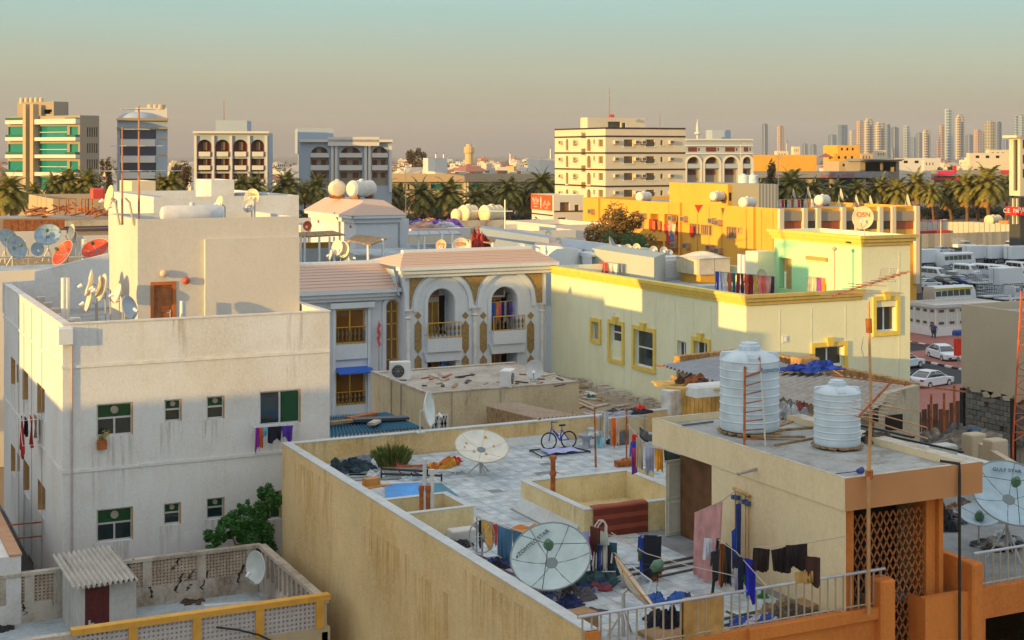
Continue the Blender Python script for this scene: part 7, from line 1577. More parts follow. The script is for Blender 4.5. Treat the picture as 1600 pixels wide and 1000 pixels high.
for i,px in enumerate((92,107,127,133)): p=PD(px,334,126);k=MB();k.tube([p,p+Vector((0,0,1.3)),p+Vector((.6,0,1.3)),p+Vector((.6,0,0))],.06,5);tag(k.B('frame',rust),'small rusty hoop frame on the littered roof, '+ORD[i]+' along','frame','rusty hoops')
k=MB();p=PD(152,306,148);k.cbox(p.x,p.y,p.z-.3,1.4,1,1.1,.2);tag(k.B('tub',paint((.6,.06,.04))),'small red tub on the orange-lit wall','tub')
rw,rS,rW,x1,y1,zt,*_=fblock('pale_roof_building','white building with a pale blue cracked roof full of dishes',-60,-50,215,425,91,None,[farwhite,roof_pale],0,[],[])
zr=zt
k=MB();f=Face('S',rS.p(0,0).y+10.5);a,b,c,d=f.rect(-60,104,362,399);k.box(a,b,f.v,f.v+.25,zr,d);a2,b2,c2,d2=f.rect(104,215,368,399);k.box(b+.01,b2,f.v+.3,f.v+.5,zr,d2);k.B('parapet',farwhite,rw)
k=MB();p0,p1=PD(-10,399,97),PD(215,399,97);k.tube([Vector((p0.x,p0.y,zr+.5)),Vector((p1.x,p1.y,zr+.5))],.06,5);k.B('pipe_rail',steel,rw)
bl,org,crm=(.27,.38,.48),(.58,.06,.015),(.72,.64,.48)
for i,(px,py,dd,n,c,pn,lb) in enumerate(((10,375,34,(.75,-.45,.45),bl,6,'large blue-grey dish tilted behind the first one at the picture edge'),(22,388,38,(.82,-.45,.35),bl,6,'large blue-grey dish tilted steeply on the pale cracked roof'),(75,370,40,(.15,-.72,.62),bl,6,'wide blue-grey ribbed dish on the pale cracked roof'),(103,398,44,(-.55,-.6,.5),org,6,'big orange-red ribbed dish in front on the pale cracked roof'),(151,393,44,(-.15,-.62,.75),org,6,'second orange-red ribbed dish half hidden by the grey parapet'),(40,387,22,(-.9,-.3,.2),crm,0,'narrow cream dish next to the steep blue one'),(32,382,16,(-.9,-.3,.2),crm,0,'thin cream dish just behind the narrow cream one'),(58,389,20,(.5,-.85,.1),bl,0,'small blue-grey oval dish between cream and wide blue ones'),(115,364,25,(-.75,-.6,.15),crm,0,'sunlit cream dish behind the big orange-red dish'),(120,371,17,(-.85,-.5,.15),crm,0,'small cream dish next to the sunlit cream one'))):
    D0=(98,96,100,95,97,97,98,98,101,101)[i]
    dish(lb,PD(px,py,D0),dd*D0/FPX,cdir(*n),c,zr,pn,'prime' if pn else 'offset',group='dishes on the pale cracked roof',seam=(.5,.45,.4) if c==org else (.2,.24,.26),segs=18)
for i,(px,w_) in enumerate(((132,3),(137,7),(146,3),(160,9))): p=PD(px,390,100);k=MB();k.cbox(p.x,p.y,zr,w_*.1,.6,rn.uniform(1,1.7),.04);tag(k.B('roof_cabinet',paint((.66,.6,.48))),'sunlit cream cabinet on the pale cracked roof, '+ORD[i]+' along','cabinet','cream cabinets on the pale roof')
# white building behind the stair block
fblock('white_building','plain white building behind the stair block roof',232,240,467,308,82,None,[white_pl,roof_grey],.8,[],[]);fblock('roof_house','white cube stair house lit gold on its side behind the dishes',306,330,366,281,84,None,[white_pl,roof_grey],.1,[],[],15)
p=PD(392,311,86);k=MB();k.cbox(p.x,p.y,p.z-.5,1.9,1,.9,.1);tag(k.B('water_tank',paint((.28,.35,.42))),'low blue-grey tank behind the dish lettered Dish','water tank')
# tiled stair tower of the villa
J,jS,jW,x1,y1,zt,*_=fblock('tiled_tower','white villa stair tower with pinkish tiled skirt roof and two tanks',486,556,624,341,104,None,[white_pl2,roof_grey],0,[],[])
fr=jS.fr;k=MB();
for fa,u0,u1 in ((jS,0,x1),(jW,-y1,0)): fbox(k,fa,u0-.3,u1+.3,zt-.02,zt+.2,-.2,.45);fbox(k,fa,u0-.1,u1+.1,zt-.35,zt-.03,-.1,.2)
k.B('cornice',white_pl2,J);k=MB();P=fr.w;e=.5;i_=.9;z0,z1=zt+.2,zt+1.25
o_=[(-e,-e),(x1+e,-e),(x1+e,y1+e),(-e,y1+e)];q_=[(i_,i_),(x1-i_,i_),(x1-i_,y1-i_),(i_,y1-i_)]
for a in range(4): b=(a+1)%4;k.quad(P(*o_[a],z0),P(*o_[b],z0),P(*q_[b],z1),P(*q_[a],z1))
k.B('tiled_skirt',tile_m,J);k=MB();k.quad(*[P(*q,z1) for q in q_]);k.B('flat_top',roof_pale,J)
k=MB();u=jW.u(532);k.tube([jW.p(u,zt+.3,.5),jW.p(u,zt-.4,.1),jW.p(u,zt-4,.06)],.06,6);k.B('downpipe',steel,J)
for px,py in ((498,346),(548,354)): strip(J,jW,(px-1,px+1,py-2,py+2),brownglass,.05,'vent')
strip(J,jS,(622.5,624,342,385),steel,.1,'pipe')
fblock('wing_block','white side wing of the tiled stair tower',615,625,639,342,108,None,[white_pl2,roof_grey],0,[],[])
p=PD(565,316,109);tank_h('water_tank','big white barrel tank with a seam on the tiled stair tower',(p.x,p.y,z1),.64,2.3,.35,'lying tanks',col=(.60,.59,.56));p=PD(527,314,110);tank_h('water_tank','cream barrel tank seen end-on on the tiled stair tower',(p.x,p.y,z1),.62,1.4,1.45,'lying tanks',col=(.6,.54,.44))
# villa roof: low walls, canopies, dishes
fz=Face('S',84);vr=VRZ-.2
def roofwall(lb,x0,x1,yt,Y,z0=None,mt=None,th=.25):
    f=Face('S',Y);a,b=f.u(x0),f.u(x1);k=MB();k.box(a,b,Y,Y+th,vr if z0 is None else z0,f.z((x0+x1)/2,yt));return tag(k.B('roof_wall',mt or white_pl2),lb,'wall')
roofwall('low white roof wall in front of the first wooden canopy',466,526,388,86,10.5);roofwall('low pale roof wall below the second wooden canopy',552,585,398,86,10.5);roofwall('white low wall behind the dishes lettered OSN',640,712,381,92,10.5);roofwall('sunlit cream wall under the flat canopy by the tower',640,712,364,97,10.5,palecr);roofwall('orange-lit wall under the first wooden canopy',466,520,379,88,10.5,ochre_pl)  # last wall has orange evening light put into its ochre colour
def canopy(lb,c4,posts,mt=None):
    root=thing('roof_canopy',lb,'canopy',c4[0]);k=MB();n=5
    for i in range(n):
        a,b=i/n,(i+.94)/n;q=[c4[0].lerp(c4[1],a),c4[0].lerp(c4[1],b),c4[3].lerp(c4[2],b),c4[3].lerp(c4[2],a)];k=MB();k.add(q+[v-Vector((0,0,.08)) for v in q],[(0,1,2,3),(7,6,5,4),(0,4,5,1),(1,5,6,2),(2,6,7,3),(3,7,4,0)]);k.B('roof_sheet',mt or oldwood,root)
    for p in posts: k=MB();k.tube([p,(p.x,p.y,10.8)],.07,6);k.B('post',whitem,root)
canopy('first wooden canopy on white posts on the villa roof',[PD(466,370,88),PD(540,366,88),PD(520,360,95),PD(466,363,95)],[PD(x,370,88) for x in (470,476,499,515,522)])
canopy('second slatted canopy beside the tiled tower on the villa roof',[PD(542,374,86),PD(580,382,84),PD(606,372,90),PD(558,366,93)],[PD(545,376,86),PD(598,373,88),PD(575,382,84.5)])
canopy('long flat grey canopy on posts east of the tiled tower',[PD(638,367,94),PD(722,365,97),PD(715,360,100),PD(638,361,98)],[PD(x,366,95) for x in (654,663,691,707)],paint((.35,.37,.42)))
canopy('low slatted canopy with a red curtain on the villa roof',[PD(728,373,88),PD(772,380,86),PD(775,373,90),PD(738,366,93)],[PD(735,375,88),PD(745,377,87),PD(770,379,86)])
heap('dark red curtain bundle under the low slatted canopy',tuple(PD(752,389,87)),1.2,.6,1.3,[(.4,.04,.03),(.2,.03,.02)],71)
k=MB();D0=93;pts=[PD(738,370,D0),PD(752,356,D0),PD(765,358,D0),PD(858,372,D0),PD(858,400,D0),PD(738,400,D0)];b_=[p+cdir(0,1,0)*3 for p in pts];n=len(pts);k.add(pts+b_,[tuple(range(n))[::-1]]+[(i,(i+1)%n,n+(i+1)%n,n+i) for i in range(n)]);tag(k.B('gabled_roof_block',MT['blue_grey_plaster']),'pale blue-white gabled block on the villa roof','roof block')
k=MB();
for x0,x1,yt,D0,c in ((834,872,369,96,None),):
    a=[PD(838,369,95),PD(862,368,96),PD(880,387,92),PD(834,386,91)];k.add(a+[PD(838,369,98)],[(0,3,2,1)]);
tag(k.B('tiled_roof',tile_m),'small pinkish tiled roof beside the curved white parapet','roof')
k=MB();pts=[];
for i in range(25):
    t=i/24;x=832+88*t;y=383+9*t+6*sin(t*3.1)*(-.3);D0=90-4*sin(t*pi)+(4 if t>.9 else 0);pts.append(PD(x,y,D0))
for a,b in zip(pts,pts[1:]): k.quad((a.x,a.y,10.8),(b.x,b.y,10.8),b,a);q=Vector((.25,.25,0));k.quad(a,b,b+q,a+q)
tag(k.B('curved_parapet',white_pl2),'curved sunlit white parapet between villa and cream house','wall')
for (px,py,d0,n,c,lb,tx) in ((690,384,17,(-.3,-.9,.2),(.68,.5,.3),'small sunlit dish lettered OSN on the villa roof',('OSN',.22,0,.2,0,(.5,.03,.02))),(720,386,26,(.1,-.95,.3),(.70,.58,.42),'wide sunlit dish lettered OSN on the villa roof',('OSN',.3,0,.3,0,(.5,.03,.02))),(519,398,16,(-.93,-.3,.2),(.62,.62,.6),'white dish in profile, first of the cluster on the villa wing',None),(529,387,22,(-.55,-.82,.1),(.75,.70,.6),'sunlit oval dish, second of the cluster on the villa wing',None),(539,390,23,(-.55,-.82,.1),(.78,.70,.5),'cream oval dish, third of the cluster on the villa wing',None),(549,404,16,(.7,-.5,.5),(.6,.6,.6),'low dish leaning back at the end of the villa wing cluster',None),(481,353,14,(-.2,-.95,.1),(.62,.12,.03),'orange-red round dish on the wall beside the tiled tower',None),(814,388,14,(.2,-.9,.3),(.75,.7,.6),'low cream dish behind the villa eave end',None)):
    D0=86 if py>380 else 95;dish(lb,PD(px,py,D0),d0*D0/FPX,cdir(*n),c,VRZ-.3 if px>600 else 11.2,0,group='dishes on the villa roof',text=tx,segs=18)
for (px,py,d0,n,c,D0,lb) in ((955,384,26,(.85,-.25,.45),(.35,.37,.40),95,'large grey dish with a rusty back before the orange-leaved tree'),(981,388,12,(.1,-.98,.1),(.55,.56,.54),90,'small grey dish behind the grey-green roof wall'),(995,387,12,(-.3,-.9,.1),(.70,.6,.4),90,'small sunlit ring-like dish behind the grey-green roof wall'),(1021,391,12,(.1,-.98,.1),(.55,.55,.52),86,'small pale dish beside the louvred cabinet'),(1037,392,12,(.2,-.95,.1),(.5,.52,.53),86,'small grey dish just behind the louvred cabinet'),(1046,396,11,(.4,-.85,.1),(.5,.5,.5),86,'smallest grey dish behind the louvred cabinet'),(873,377,11,(-.2,-.9,.2),(.7,.65,.5),96,'sunlit small dish near the pinkish tiled roof'),(857,366,11,(-.2,-.9,.2),(.7,.65,.5),104,'sunlit tiny dish under the restaurant building')):
    p=PD(px,py,D0);dish(lb,p,d0*D0/FPX,cdir(*n),c,p.z-.9,0,group='dishes between villa and ochre block',segs=16)
# low roofs that fill the ground between
for (l,c,r,yt,D0,mt,lb) in ((880,885,1015,392,100,white_pl2,'low white roof building before the orange-leaved tree'),(468,470,640,352,128,farwhite,'plain roof building behind the tiled stair tower'),(700,712,790,345,150,dirty_pl,'stained concrete roof building carrying three tanks'),(640,645,735,358,125,farwhite,'low white building behind the flat canopy'),(780,790,900,362,150,farwhite,'low white building below the restaurant sign'),(860,868,960,352,170,farwhite,'white wall building between restaurant and ochre block'),(-60,-40,20,345,170,taupe,'brown low building at the foot of the west palms'),(1300,1310,1440,372,200,taupe,'brown low building behind the mint tower')):
    fblock('low_building',lb,l,c,r,yt,D0,None,[mt,roof_grey],.6,[],[],group='low roofs between the villas')
for i,px in enumerate((719,732,768)): p=PD(px,344,153);tank_h('water_tank',['first','second','third'][i]+' cream barrel tank on the stained concrete roof',(p.x,p.y,p.z-.3),.9 if i else .7,(1.8,1.9,2.6)[i],.3,'lying tanks',col=(.72,.62,.42))
k=MB();p=PD(789,330,150)
k.tube([(p.x,p.y,PD(0,360,150).z),p,p+Vector((0,0,1.2))],.08,5);k.tube([p+cdir(-1,0,0)*3.5,p,p+cdir(1,0,0)*.8],.05,5);tag(k.B('pole',whitem),'thin white pole with a cross arm before the restaurant building','pole')
heap('laundry heap in violet and white on the roof before the hall',tuple(PD(678,356,123)),6,1.2,.8,[(.5,.5,.55),(.2,.1,.45),(.6,.3,.2)],73,n=7)
# trees
rn=random.Random(12)
tree('orange_tree','broad tree with rust-orange and green leaves before the ochre block',(*PD(966,380,112)[:2],4),11.9,2.7,2.6,9500,.14,leafmat('leaf_rust',(.08,.09,.012),(.40,.17,.02)),5,None,26);tree('dark_tree','dark green low tree under the rust-orange one',(*PD(985,380,108)[:2],6),8.3,1.9,1.6,2200,.10,leaf_g,6,None,12)
for i,(px,yt,D0,w_,m_,lb) in enumerate(((168,238,360,22,leaf_o,'yellow-green round tree between the green tower and slim tower'),(152,262,330,14,leaf_g,'small tree at the foot of the green glass tower'),(272,245,420,18,leaf_o,'tree behind the slim blue tower'),(290,250,380,24,leaf_o,'rust and green tree between slim tower and arcaded block'),(648,231,900,34,leaf_o,'big round tree on the far horizon by the arched block'),(598,236,1100,16,leaf_g,'tall narrow far tree beside the arched block'),(1205,245,420,30,leaf_o,'olive tree over the malls beside the blue block'),(1490,258,480,28,leaf_o,'low olive tree row beyond the mall, first clump'),(1520,256,500,22,leaf_g,'low green tree beyond the mall, second clump'),(1470,260,470,24,leaf_g,'low dark tree beyond the mall beside the white villa'),(842,345,190,20,leaf_g,'dark bush behind the restaurant pole'),(650,350,150,16,leaf_o,'small golden bush beside the tiled tower'),(820,350,200,16,leaf_g,'small dark bush by the restaurant building'))):
    p=PD(px,yt,D0);rx=w_/2*D0/FPX*1.1;tree('tree',lb,(p.x,p.y,0),p.z,rx,max(rx*.8,p.z*.36),1300,max(.16,.55*D0/500),m_,100+i,None,10)
# palms
def ordl(i,n): return ORD[i]
W_P=[(20,274,270,62),(-14,282,270,60),(48,288,280,34),(84,272,285,36),(112,264,285,46),(143,268,285,50),(248,274,290,40),(275,272,290,44),(378,275,340,36),(398,275,345,44),(452,269,350,54),(492,275,355,44),(476,284,365,36)]
for i,q in enumerate(W_P): palm(*q[:3],'date palm west of the tan hall, '+ORD[i]+' from the picture edge','date palms to the west',q[3])
M_P=[(604,279,400,50),(627,289,405,40),(660,284,395,52),(703,281,395,56),(746,293,400,50),(795,278,395,50),(762,286,412,40),(846,268,400,52),(823,290,405,44),(866,286,405,40)]
for i,q in enumerate(sorted(M_P)): palm(*q[:3],'date palm before the tan hall, '+ORD[i]+' from the arched block','date palms before the tan hall',q[3])
E_P=[(1083,274,390,36),(1100,271,395,44),(1127,269,395,46),(1143,276,405,40),(1240,268,420,56),(1268,282,415,46),(1222,280,425,40),(1310,283,420,40),(1342,282,420,40),(1372,276,425,46),(1405,281,420,46),(1390,286,430,36),(1436,269,420,48),(1458,286,415,36),(1487,281,425,46),(1510,271,420,50),(1545,264,415,60),(1527,276,430,44),(1571,273,430,42),(1186,282,430,34)]
for i,q in enumerate(sorted(E_P)): palm(*q[:3],'date palm in the east row before the malls, '+ORD[i]+' from the striped block','date palms in the east row',q[3])
# ---- far low city
rn=random.Random(21)
hm=[plaster('far_house_%d'%i,c,tuple(x*.8 for x in c),.1,.1,sc=.1,bump=0) for i,c in enumerate(((.62,.58,.52),(.64,.56,.42),(.56,.57,.60),(.60,.44,.22),(.58,.50,.42),(.50,.24,.14)))]
hn=['white','cream','blue-white','ochre','beige','brick-red']
def far_house(seed,mt):
    r=random.Random(seed);m=MB();w_,d_,h_=r.uniform(9,15),r.uniform(9,14),r.uniform(5.5,9);body(m,GR,-w_/2,w_/2,-d_/2,d_/2,0,h_,[],[],.8,.3,kroof=0)
    a=r.uniform(-w_/3,0);m.box(a,a+4,-2,2,h_-.8,h_+2)
    m.mat(1)
    for fl in (1.2,4.4):
        for k in range(4):
            x=-w_/2+w_*(k+.5)/4
            if r.random()<.8: m.box(x-.6,x+.6,-d_/2-.03,-d_/2+.1,fl,fl+1.4)
        for k in range(3): y=-d_/2+d_*(k+.5)/3;m.box(-w_/2-.03,-w_/2+.1,y-.6,y+.6,fl,fl+1.4)
    if r.random()<.3:
        m.mat(2);z=h_;m.add([(-w_/2-.5,-d_/2-.5,z),(w_/2+.5,-d_/2-.5,z),(w_/2+.5,d_/2+.5,z),(-w_/2-.5,d_/2+.5,z),(-w_/6,0,z+2.6),(w_/6,0,z+2.6)],[(0,1,5,4),(1,2,5),(2,3,4,5),(3,0,4)])
    m.mat(0);return m.mesh('house',[mt,dark,paint((.34,.12,.06)) if r.random()<.6 else paint((.4,.36,.32))])
HM=[[far_house(i*7+j,hm[i]) for j in range(2)] for i in range(6)]
zones=[((150,180),'beside the slim tower',6,470,1400),((262,304),'beside the dark arcaded block',16,430,1800),((418,470),'between the two arcaded blocks',20,500,2200),((600,870),'over the tan hall',120,500,2800),((1172,1300),'beyond the yellow box',30,700,2500),((1360,1580),'above the malls',50,600,2600),((-10,14),'west of the green tower',8,420,1500)]
tr_m=MB()
def nth(i): return str(i)+('th' if 10<i%100<14 else {1:'st',2:'nd',3:'rd'}.get(i%10,'th'))
for (zx,desc,n,d0,d1) in zones:
    H_=[]
    for i in range(n):
        px=rn.uniform(*zx);q=rn.random();H_.append((px,1/((1/d0)*(1-q)+(1/d1)*q),q))
    cnt={}
    for px,D0,q in sorted(H_):
        k=rn.choices(range(6),(5,4,3,1,3,.6))[0];a,b=ray(px);rk=('front','middle','rear')[min(2,int(q*3))];cnt[rk]=cnt.get(rk,0)+1
        o=put('house',rn.choice(HM[k]),None,(a*D0,b*D0,0),rn.choice((0,.3,-.3,1.57,.8)));s=rn.uniform(.8,1.25);o.scale=(s,s,s*rn.uniform(.8,1.2));tag(o,f'{hn[k]} distant house {desc}, {nth(cnt[rk])} along in the {rk} rank','house','houses of the distant town')
tm_=MB()
for i in range(420):
    zx=rn.choice([z[0] for z in zones]+[(600,870)]*3+[(1360,1580)]);px=rn.uniform(*zx);q=rn.random();D0=1/((1/520)*(1-q)+(1/3000)*q);a,b=ray(px);s=rn.uniform(2.5,5);bush_mb(i,s,s,s*.9,34,s*.3,tm_,(a*D0,b*D0,rn.uniform(3,6)),3)
tag(tm_.B('far_trees',leafmat('far_leaf',(.05,.07,.02),(.12,.09,.03))),'olive tree crowns massed among the distant houses','trees',kind='stuff')
k=MB();p=PD(733,245,1400);k.lathe([(4,0),(4,20),(5,21),(5,26),(3,27),(3,29)],12,o=(p.x,p.y,0));tag(k.B('water_tower',hm[3]),'slim pinkish round tower on the horizon over the tan hall','tower')
for i,(px,yt,D0) in enumerate(((860,229,1500),(681,238,1500),(693,238,1600),(797,237,1600),(1394,233,1800),(1229,219,1000))): p=PD(px,yt,D0);k=MB();k.tube([(p.x,p.y,0),p],[.9,.35],5);k.tube([p-Vector((0,0,2)),p],1.0,6);tag(k.B('communication_mast',steel),'thin mast on the horizon, '+ORD[i]+' of the far masts','mast','far masts')
# ---- skyline
def winmat(name,col,gl,pz=3.6,px_=7,duty=.45):
    m,n,b=_m(name);N=n.nodes;L=n.links;t=N.new('ShaderNodeTexCoord');s=N.new('ShaderNodeSeparateXYZ');L.new(t.outputs['Object'],s.inputs[0]);ad=N.new('ShaderNodeMath');L.new(s.outputs['X'],ad.inputs[0]);L.new(s.outputs['Y'],ad.inputs[1]);o=None
    for src,per,du in ((s.outputs['Z'],pz,duty),(ad.outputs[0],px_,.6)):
        d=N.new('ShaderNodeMath');d.operation='DIVIDE';L.new(src,d.inputs[0]);d.inputs[1].default_value=per;f=N.new('ShaderNodeMath');f.operation='FRACT';L.new(d.outputs[0],f.inputs[0]);q=N.new('ShaderNodeMath');q.operation='LESS_THAN';L.new(f.outputs[0],q.inputs[0]);q.inputs[1].default_value=du
        if o is None: o=q
        else: mu=N.new('ShaderNodeMath');mu.operation='MULTIPLY';L.new(o.outputs[0],mu.inputs[0]);L.new(q.outputs[0],mu.inputs[1]);o=mu
    x=N.new('ShaderNodeMix');x.data_type='RGBA';L.new(o.outputs[0],x.inputs[0]);x.inputs[6].default_value=(*col,1);x.inputs[7].default_value=(*gl,1);L.new(x.outputs[2],b.inputs['Base Color']);b.inputs['Roughness'].default_value=.4;return m
cm=winmat('tower_cream',(.55,.47,.36),(.10,.11,.13),8,16,.55);bmn=winmat('tower_blue',(.12,.17,.26),(.05,.08,.14),8,16,.6);pm=winmat('tower_pink',(.50,.33,.24),(.16,.12,.12),8,14,.5);ym=winmat('tower_yellow',(.42,.36,.20),(.10,.10,.08),9,12,.6);gm_=winmat('tower_glass',(.38,.46,.50),(.12,.18,.24),9,20,.6)
SK=[(1191,1201,193,bmn,0,5200,'dark blue slab tower just clear of the blue arcaded block'),(1215,1226,196,pm,0,4600,'lone pinkish cream tower over the yellow box building'),(1254,1263,224,bmn,0,6500,'faint low tower over the yellow box building'),(1267,1277,225,bmn,0,6000,'low blue tower over the red hipped roof'),(1295,1309,210,bmn,0,7000,'faint wide grey tower west of the crowned one'),(1311,1326,195,bmn,2,5600,'blue-grey tower with a notched crown'),(1328,1338,203,cm,0,7000,'faint pale tower behind the pink slab'),(1339,1352,188,pm,0,4800,'pink slab tower beside the rounded cream tower'),(1351,1367,185,cm,1,4700,'cream tower with a rounded top'),(1368,1386,191,cm,3,4600,'cream-framed dark glass tower with a flat crown'),(1386,1392,194,bmn,0,5200,'thin grey tower between cream frame and blue-grey towers'),(1393,1406,198,bmn,0,5000,'blue-grey tower with a sunlit edge'),(1413,1424,196,gm_,0,5000,'dark glass tower with a pale stripe, standing apart'),(1424,1433,214,bmn,0,7500,'faint low haze-grey tower'),(1432,1443,207,bmn,0,6800,'faint grey tower behind the cream slab'),(1443,1456,203,cm,3,4500,'short bright cream slab with dark centre stripe'),(1464,1470,219,pm,0,5000,'low pinkish block beside the pink slab of the tallest tower'),(1469,1478,195,pm,0,4800,'pink slab tower touching the tallest tower'),(1478,1492,170,gm_,4,4600,'tallest tower of the skyline with a bright curved glass top'),(1494,1509,179,cm,1,4700,'second tallest tower with a pointed ribbed crown'),(1510,1522,210,bmn,0,6000,'faint blue tower east of the pointed one'),(1523,1536,202,pm,0,4600,'pinkish ribbed tower between faint blue ones'),(1536,1541,206,bmn,0,6500,'thin faint tower behind the broad yellow slab'),(1541,1559,189,ym,0,4300,'broad yellowish slab tower near the cream corner tower'),(1559,1566,190,bmn,0,4400,'blue side tower joined to the broad yellow slab'),(1568,1577,218,bmn,0,7000,'faint low tower beside the cream corner tower'),(1586,1592,180,gm_,0,5000,'grey-white twin tower above the cream corner tower, first'),(1593,1602,179,gm_,0,5100,'grey-white twin tower above the cream corner tower, second')]
for (x0,x1,yt,mt,top,D0,lb) in SK:
    c=PD(x0+(x1-x0)*.3,yt,D0);w_=(x1-x0)*D0/FPX;al=R(25);fr=Frame(c.x,c.y,al-TH);a=w_*.72;b=w_*.62;H_=c.z;root=thing('skyscraper',lb,'skyscraper',(c.x,c.y,0),al-TH);m=MB()
    if top==0: m.box(0,a,0,b,0,H_-3);m.box(a*.2,a*.8,b*.2,b*.8,H_-3,H_)
    elif top==1:
        m.box(0,a,0,b,0,H_*.86)
        for i in range(5): q=i/5;s=math.sqrt(1-q*q)*.5;m.box(a/2-a*s,a/2+a*s,b/2-b*s,b/2+b*s,H_*(.86+.14*q),H_*(.86+.14*(q+.2)))
    elif top==2: m.box(0,a,0,b,0,H_-8);m.box(0,a*.2,0,b,H_-8,H_);m.box(a*.8,a,0,b,H_-8,H_)
    elif top==3: m.box(0,a,0,b,0,H_-6);m.box(a*.1,a*.9,b*.1,b*.9,H_-6,H_)
    elif top==4:
        pr=[(0,0),(a,0),(a,H_*.93)]+[(a*(1-i/6),H_*(.93+.07*sin(i/6*1.57))) for i in range(1,7)];m.prism(pr,0,b,'y')
    m.B('shaft',mt,root,local=True)
    if top in (3,1): k=MB();k.box(a*.36,a*.64,-1.2,-.2,H_*.06,H_*.84);k.B('centre_strip',paint((.10,.10,.11),.3),root,local=True)
    if top==0 and w_>20: k=MB();k.box(-.8,a*.12,-.8,0.001,0,H_-3);k.B('corner_rib',hm[1],root,local=True)

# undergrowth added to stand for the shade behind the palm trunks
ug=MB()
for (x0,x1,D0,h,n) in ((1178,1578,445,4.2,110),(600,868,428,2.6,46),(-10,150,352,5,34),(250,500,372,5,46),(1072,1180,400,5,28)):
    for i in range(n): px=x0+(x1-x0)*(i+rn.random())/n;a,b=ray(px);D1=D0+rn.uniform(-8,4);s=rn.uniform(2,3.4);bush_mb(i+int(x0),s,s,h*.5,46,.75,ug,(a*D1,b*D1,h*.45),4)
tag(ug.B('shade_shrubs',leafmat('shade_shrub_leaf',(.02,.035,.01),(.08,.07,.02))),'dark shrubs massed behind the palm trunks','shrubs',kind='stuff')

# ================================================================= car park
asph=plaster('asphalt_road',(.055,.057,.065),(.035,.035,.04),.3,.3,sc=.6,bump=.1);pav=plaster('pink_paving',(.34,.15,.13),(.2,.1,.09),.3,.3,sc=1.2,bump=.3)
m=MB();f0=[G(1400,660,0),G(1660,700,0),G(1800,362,0),G(1400,362,0)];m.quad(*[(p.x,p.y,-.004) for p in f0]);tag(m.B('car_park_asphalt',asph),kind='structure')
def island(pts,name='pavement'):
    P=[G(x,y,0) for x,y in pts];m=MB();m.prism([(p.x,p.y) for p in P],.0,.12);return tag(m.B(name,pav),kind='structure')
island([(1400,533),(1423,536.5),(1462,543),(1520,552),(1620,560),(1620,520),(1400,505)])
I2=[(1400,556),(1424,551),(1447,548.5),(1470,553),(1505,562),(1620,585),(1620,600),(1500,577),(1423,561),(1400,557)]
island(I2);island([(1400,612),(1440,607),(1520,600),(1640,610),(1640,680),(1400,650)])
kw_,kb=flat('kerb_white',(.62,.62,.60),.8,var=.1),flat('kerb_black',(.03,.03,.03),.8)
def kerb(a,b,lb):
    a,b=G(*a,0),G(*b,0);d=b-a;n=int(d.length/1.0);rz=math.atan2(d.y,d.x);root=thing('kerb',lb,'kerb',(a.x,a.y,0));k=MB();k.cbox(0,0,0,.98,.28,.16,.03);me=[k.mesh('stone',x) for x in (kw_,kb)]
    for i in range(n): q=a.lerp(b,(i+.5)/n);put('kerb_stone',me[i%2],root,(q.x,q.y,0),rz)
kerb((1415,534),(1500,549),'black and white kerb in front of the white cabin');kerb((1415,559.5),(1510,580),'black and white kerb of the pink traffic island')
def veh(name,lb): return thing(name,lb,'vehicle',(0,0,-500))
carp=flat('car_white',(.66,.73,.80),.25,.0,var=.02);carb=flat('car_blue',(.02,.06,.22),.25,var=.02);carr=flat('car_red',(.35,.02,.02),.25,var=.02);cary=flat('bus_yellow',(.62,.50,.02),.35,var=.04);lamp=flat('lamp_clear',(.6,.62,.6),.15);tlamp=flat('lamp_red',(.5,.01,.01),.2);vcg=flat('cage_blue_white',(.45,.50,.56),.4,.2)
def loft(mb,secs):
    "secs: (x, [(y,z)...]) rings of equal length"
    n=len(secs[0][1]);vs=[(x,y,z) for x,r in secs for y,z in r];fs=[tuple(range(n-1,-1,-1)),tuple((len(secs)-1)*n+k for k in range(n))]
    for i in range(len(secs)-1):
        for k in range(n): j=(k+1)%n;fs.append((i*n+k,i*n+j,(i+1)*n+j,(i+1)*n+k))
    return mb.add(vs,fs)
def ring(w,z0,z1,r=.12,top=None):
    t=w if top is None else top;return [(-w+r,z0),(w-r,z0),(w,z0+r),(w*.99,(z0+z1)/2),(t,z1-r),(t-r,z1),(-t+r,z1),(-t,z1-r),(-w*.99,(z0+z1)/2),(-w,z0+r)]
def wheels(root,xs,w,r=.32):
    k=MB();M=Matrix.Rotation(pi/2,4,'X');k.tr(M);k.lathe([(r*.6,-.11),(r,-.1),(r,.1),(r*.6,.11)],16);me=k.mesh('tyre',tyre,True)
    k=MB();k.tr(M);k.lathe([(r*.6,-.118),(r*.6,.118)],10);me2=k.mesh('rim',alu)
    for x in xs:
        for s in (-1,1):
            o=put('wheel',me,root,Vector((x,s*(w-.1),r))+Vector((0,0,-500)));put('rim',me2,o,Vector((x,s*(w-.1),r))+Vector((0,0,-500)))
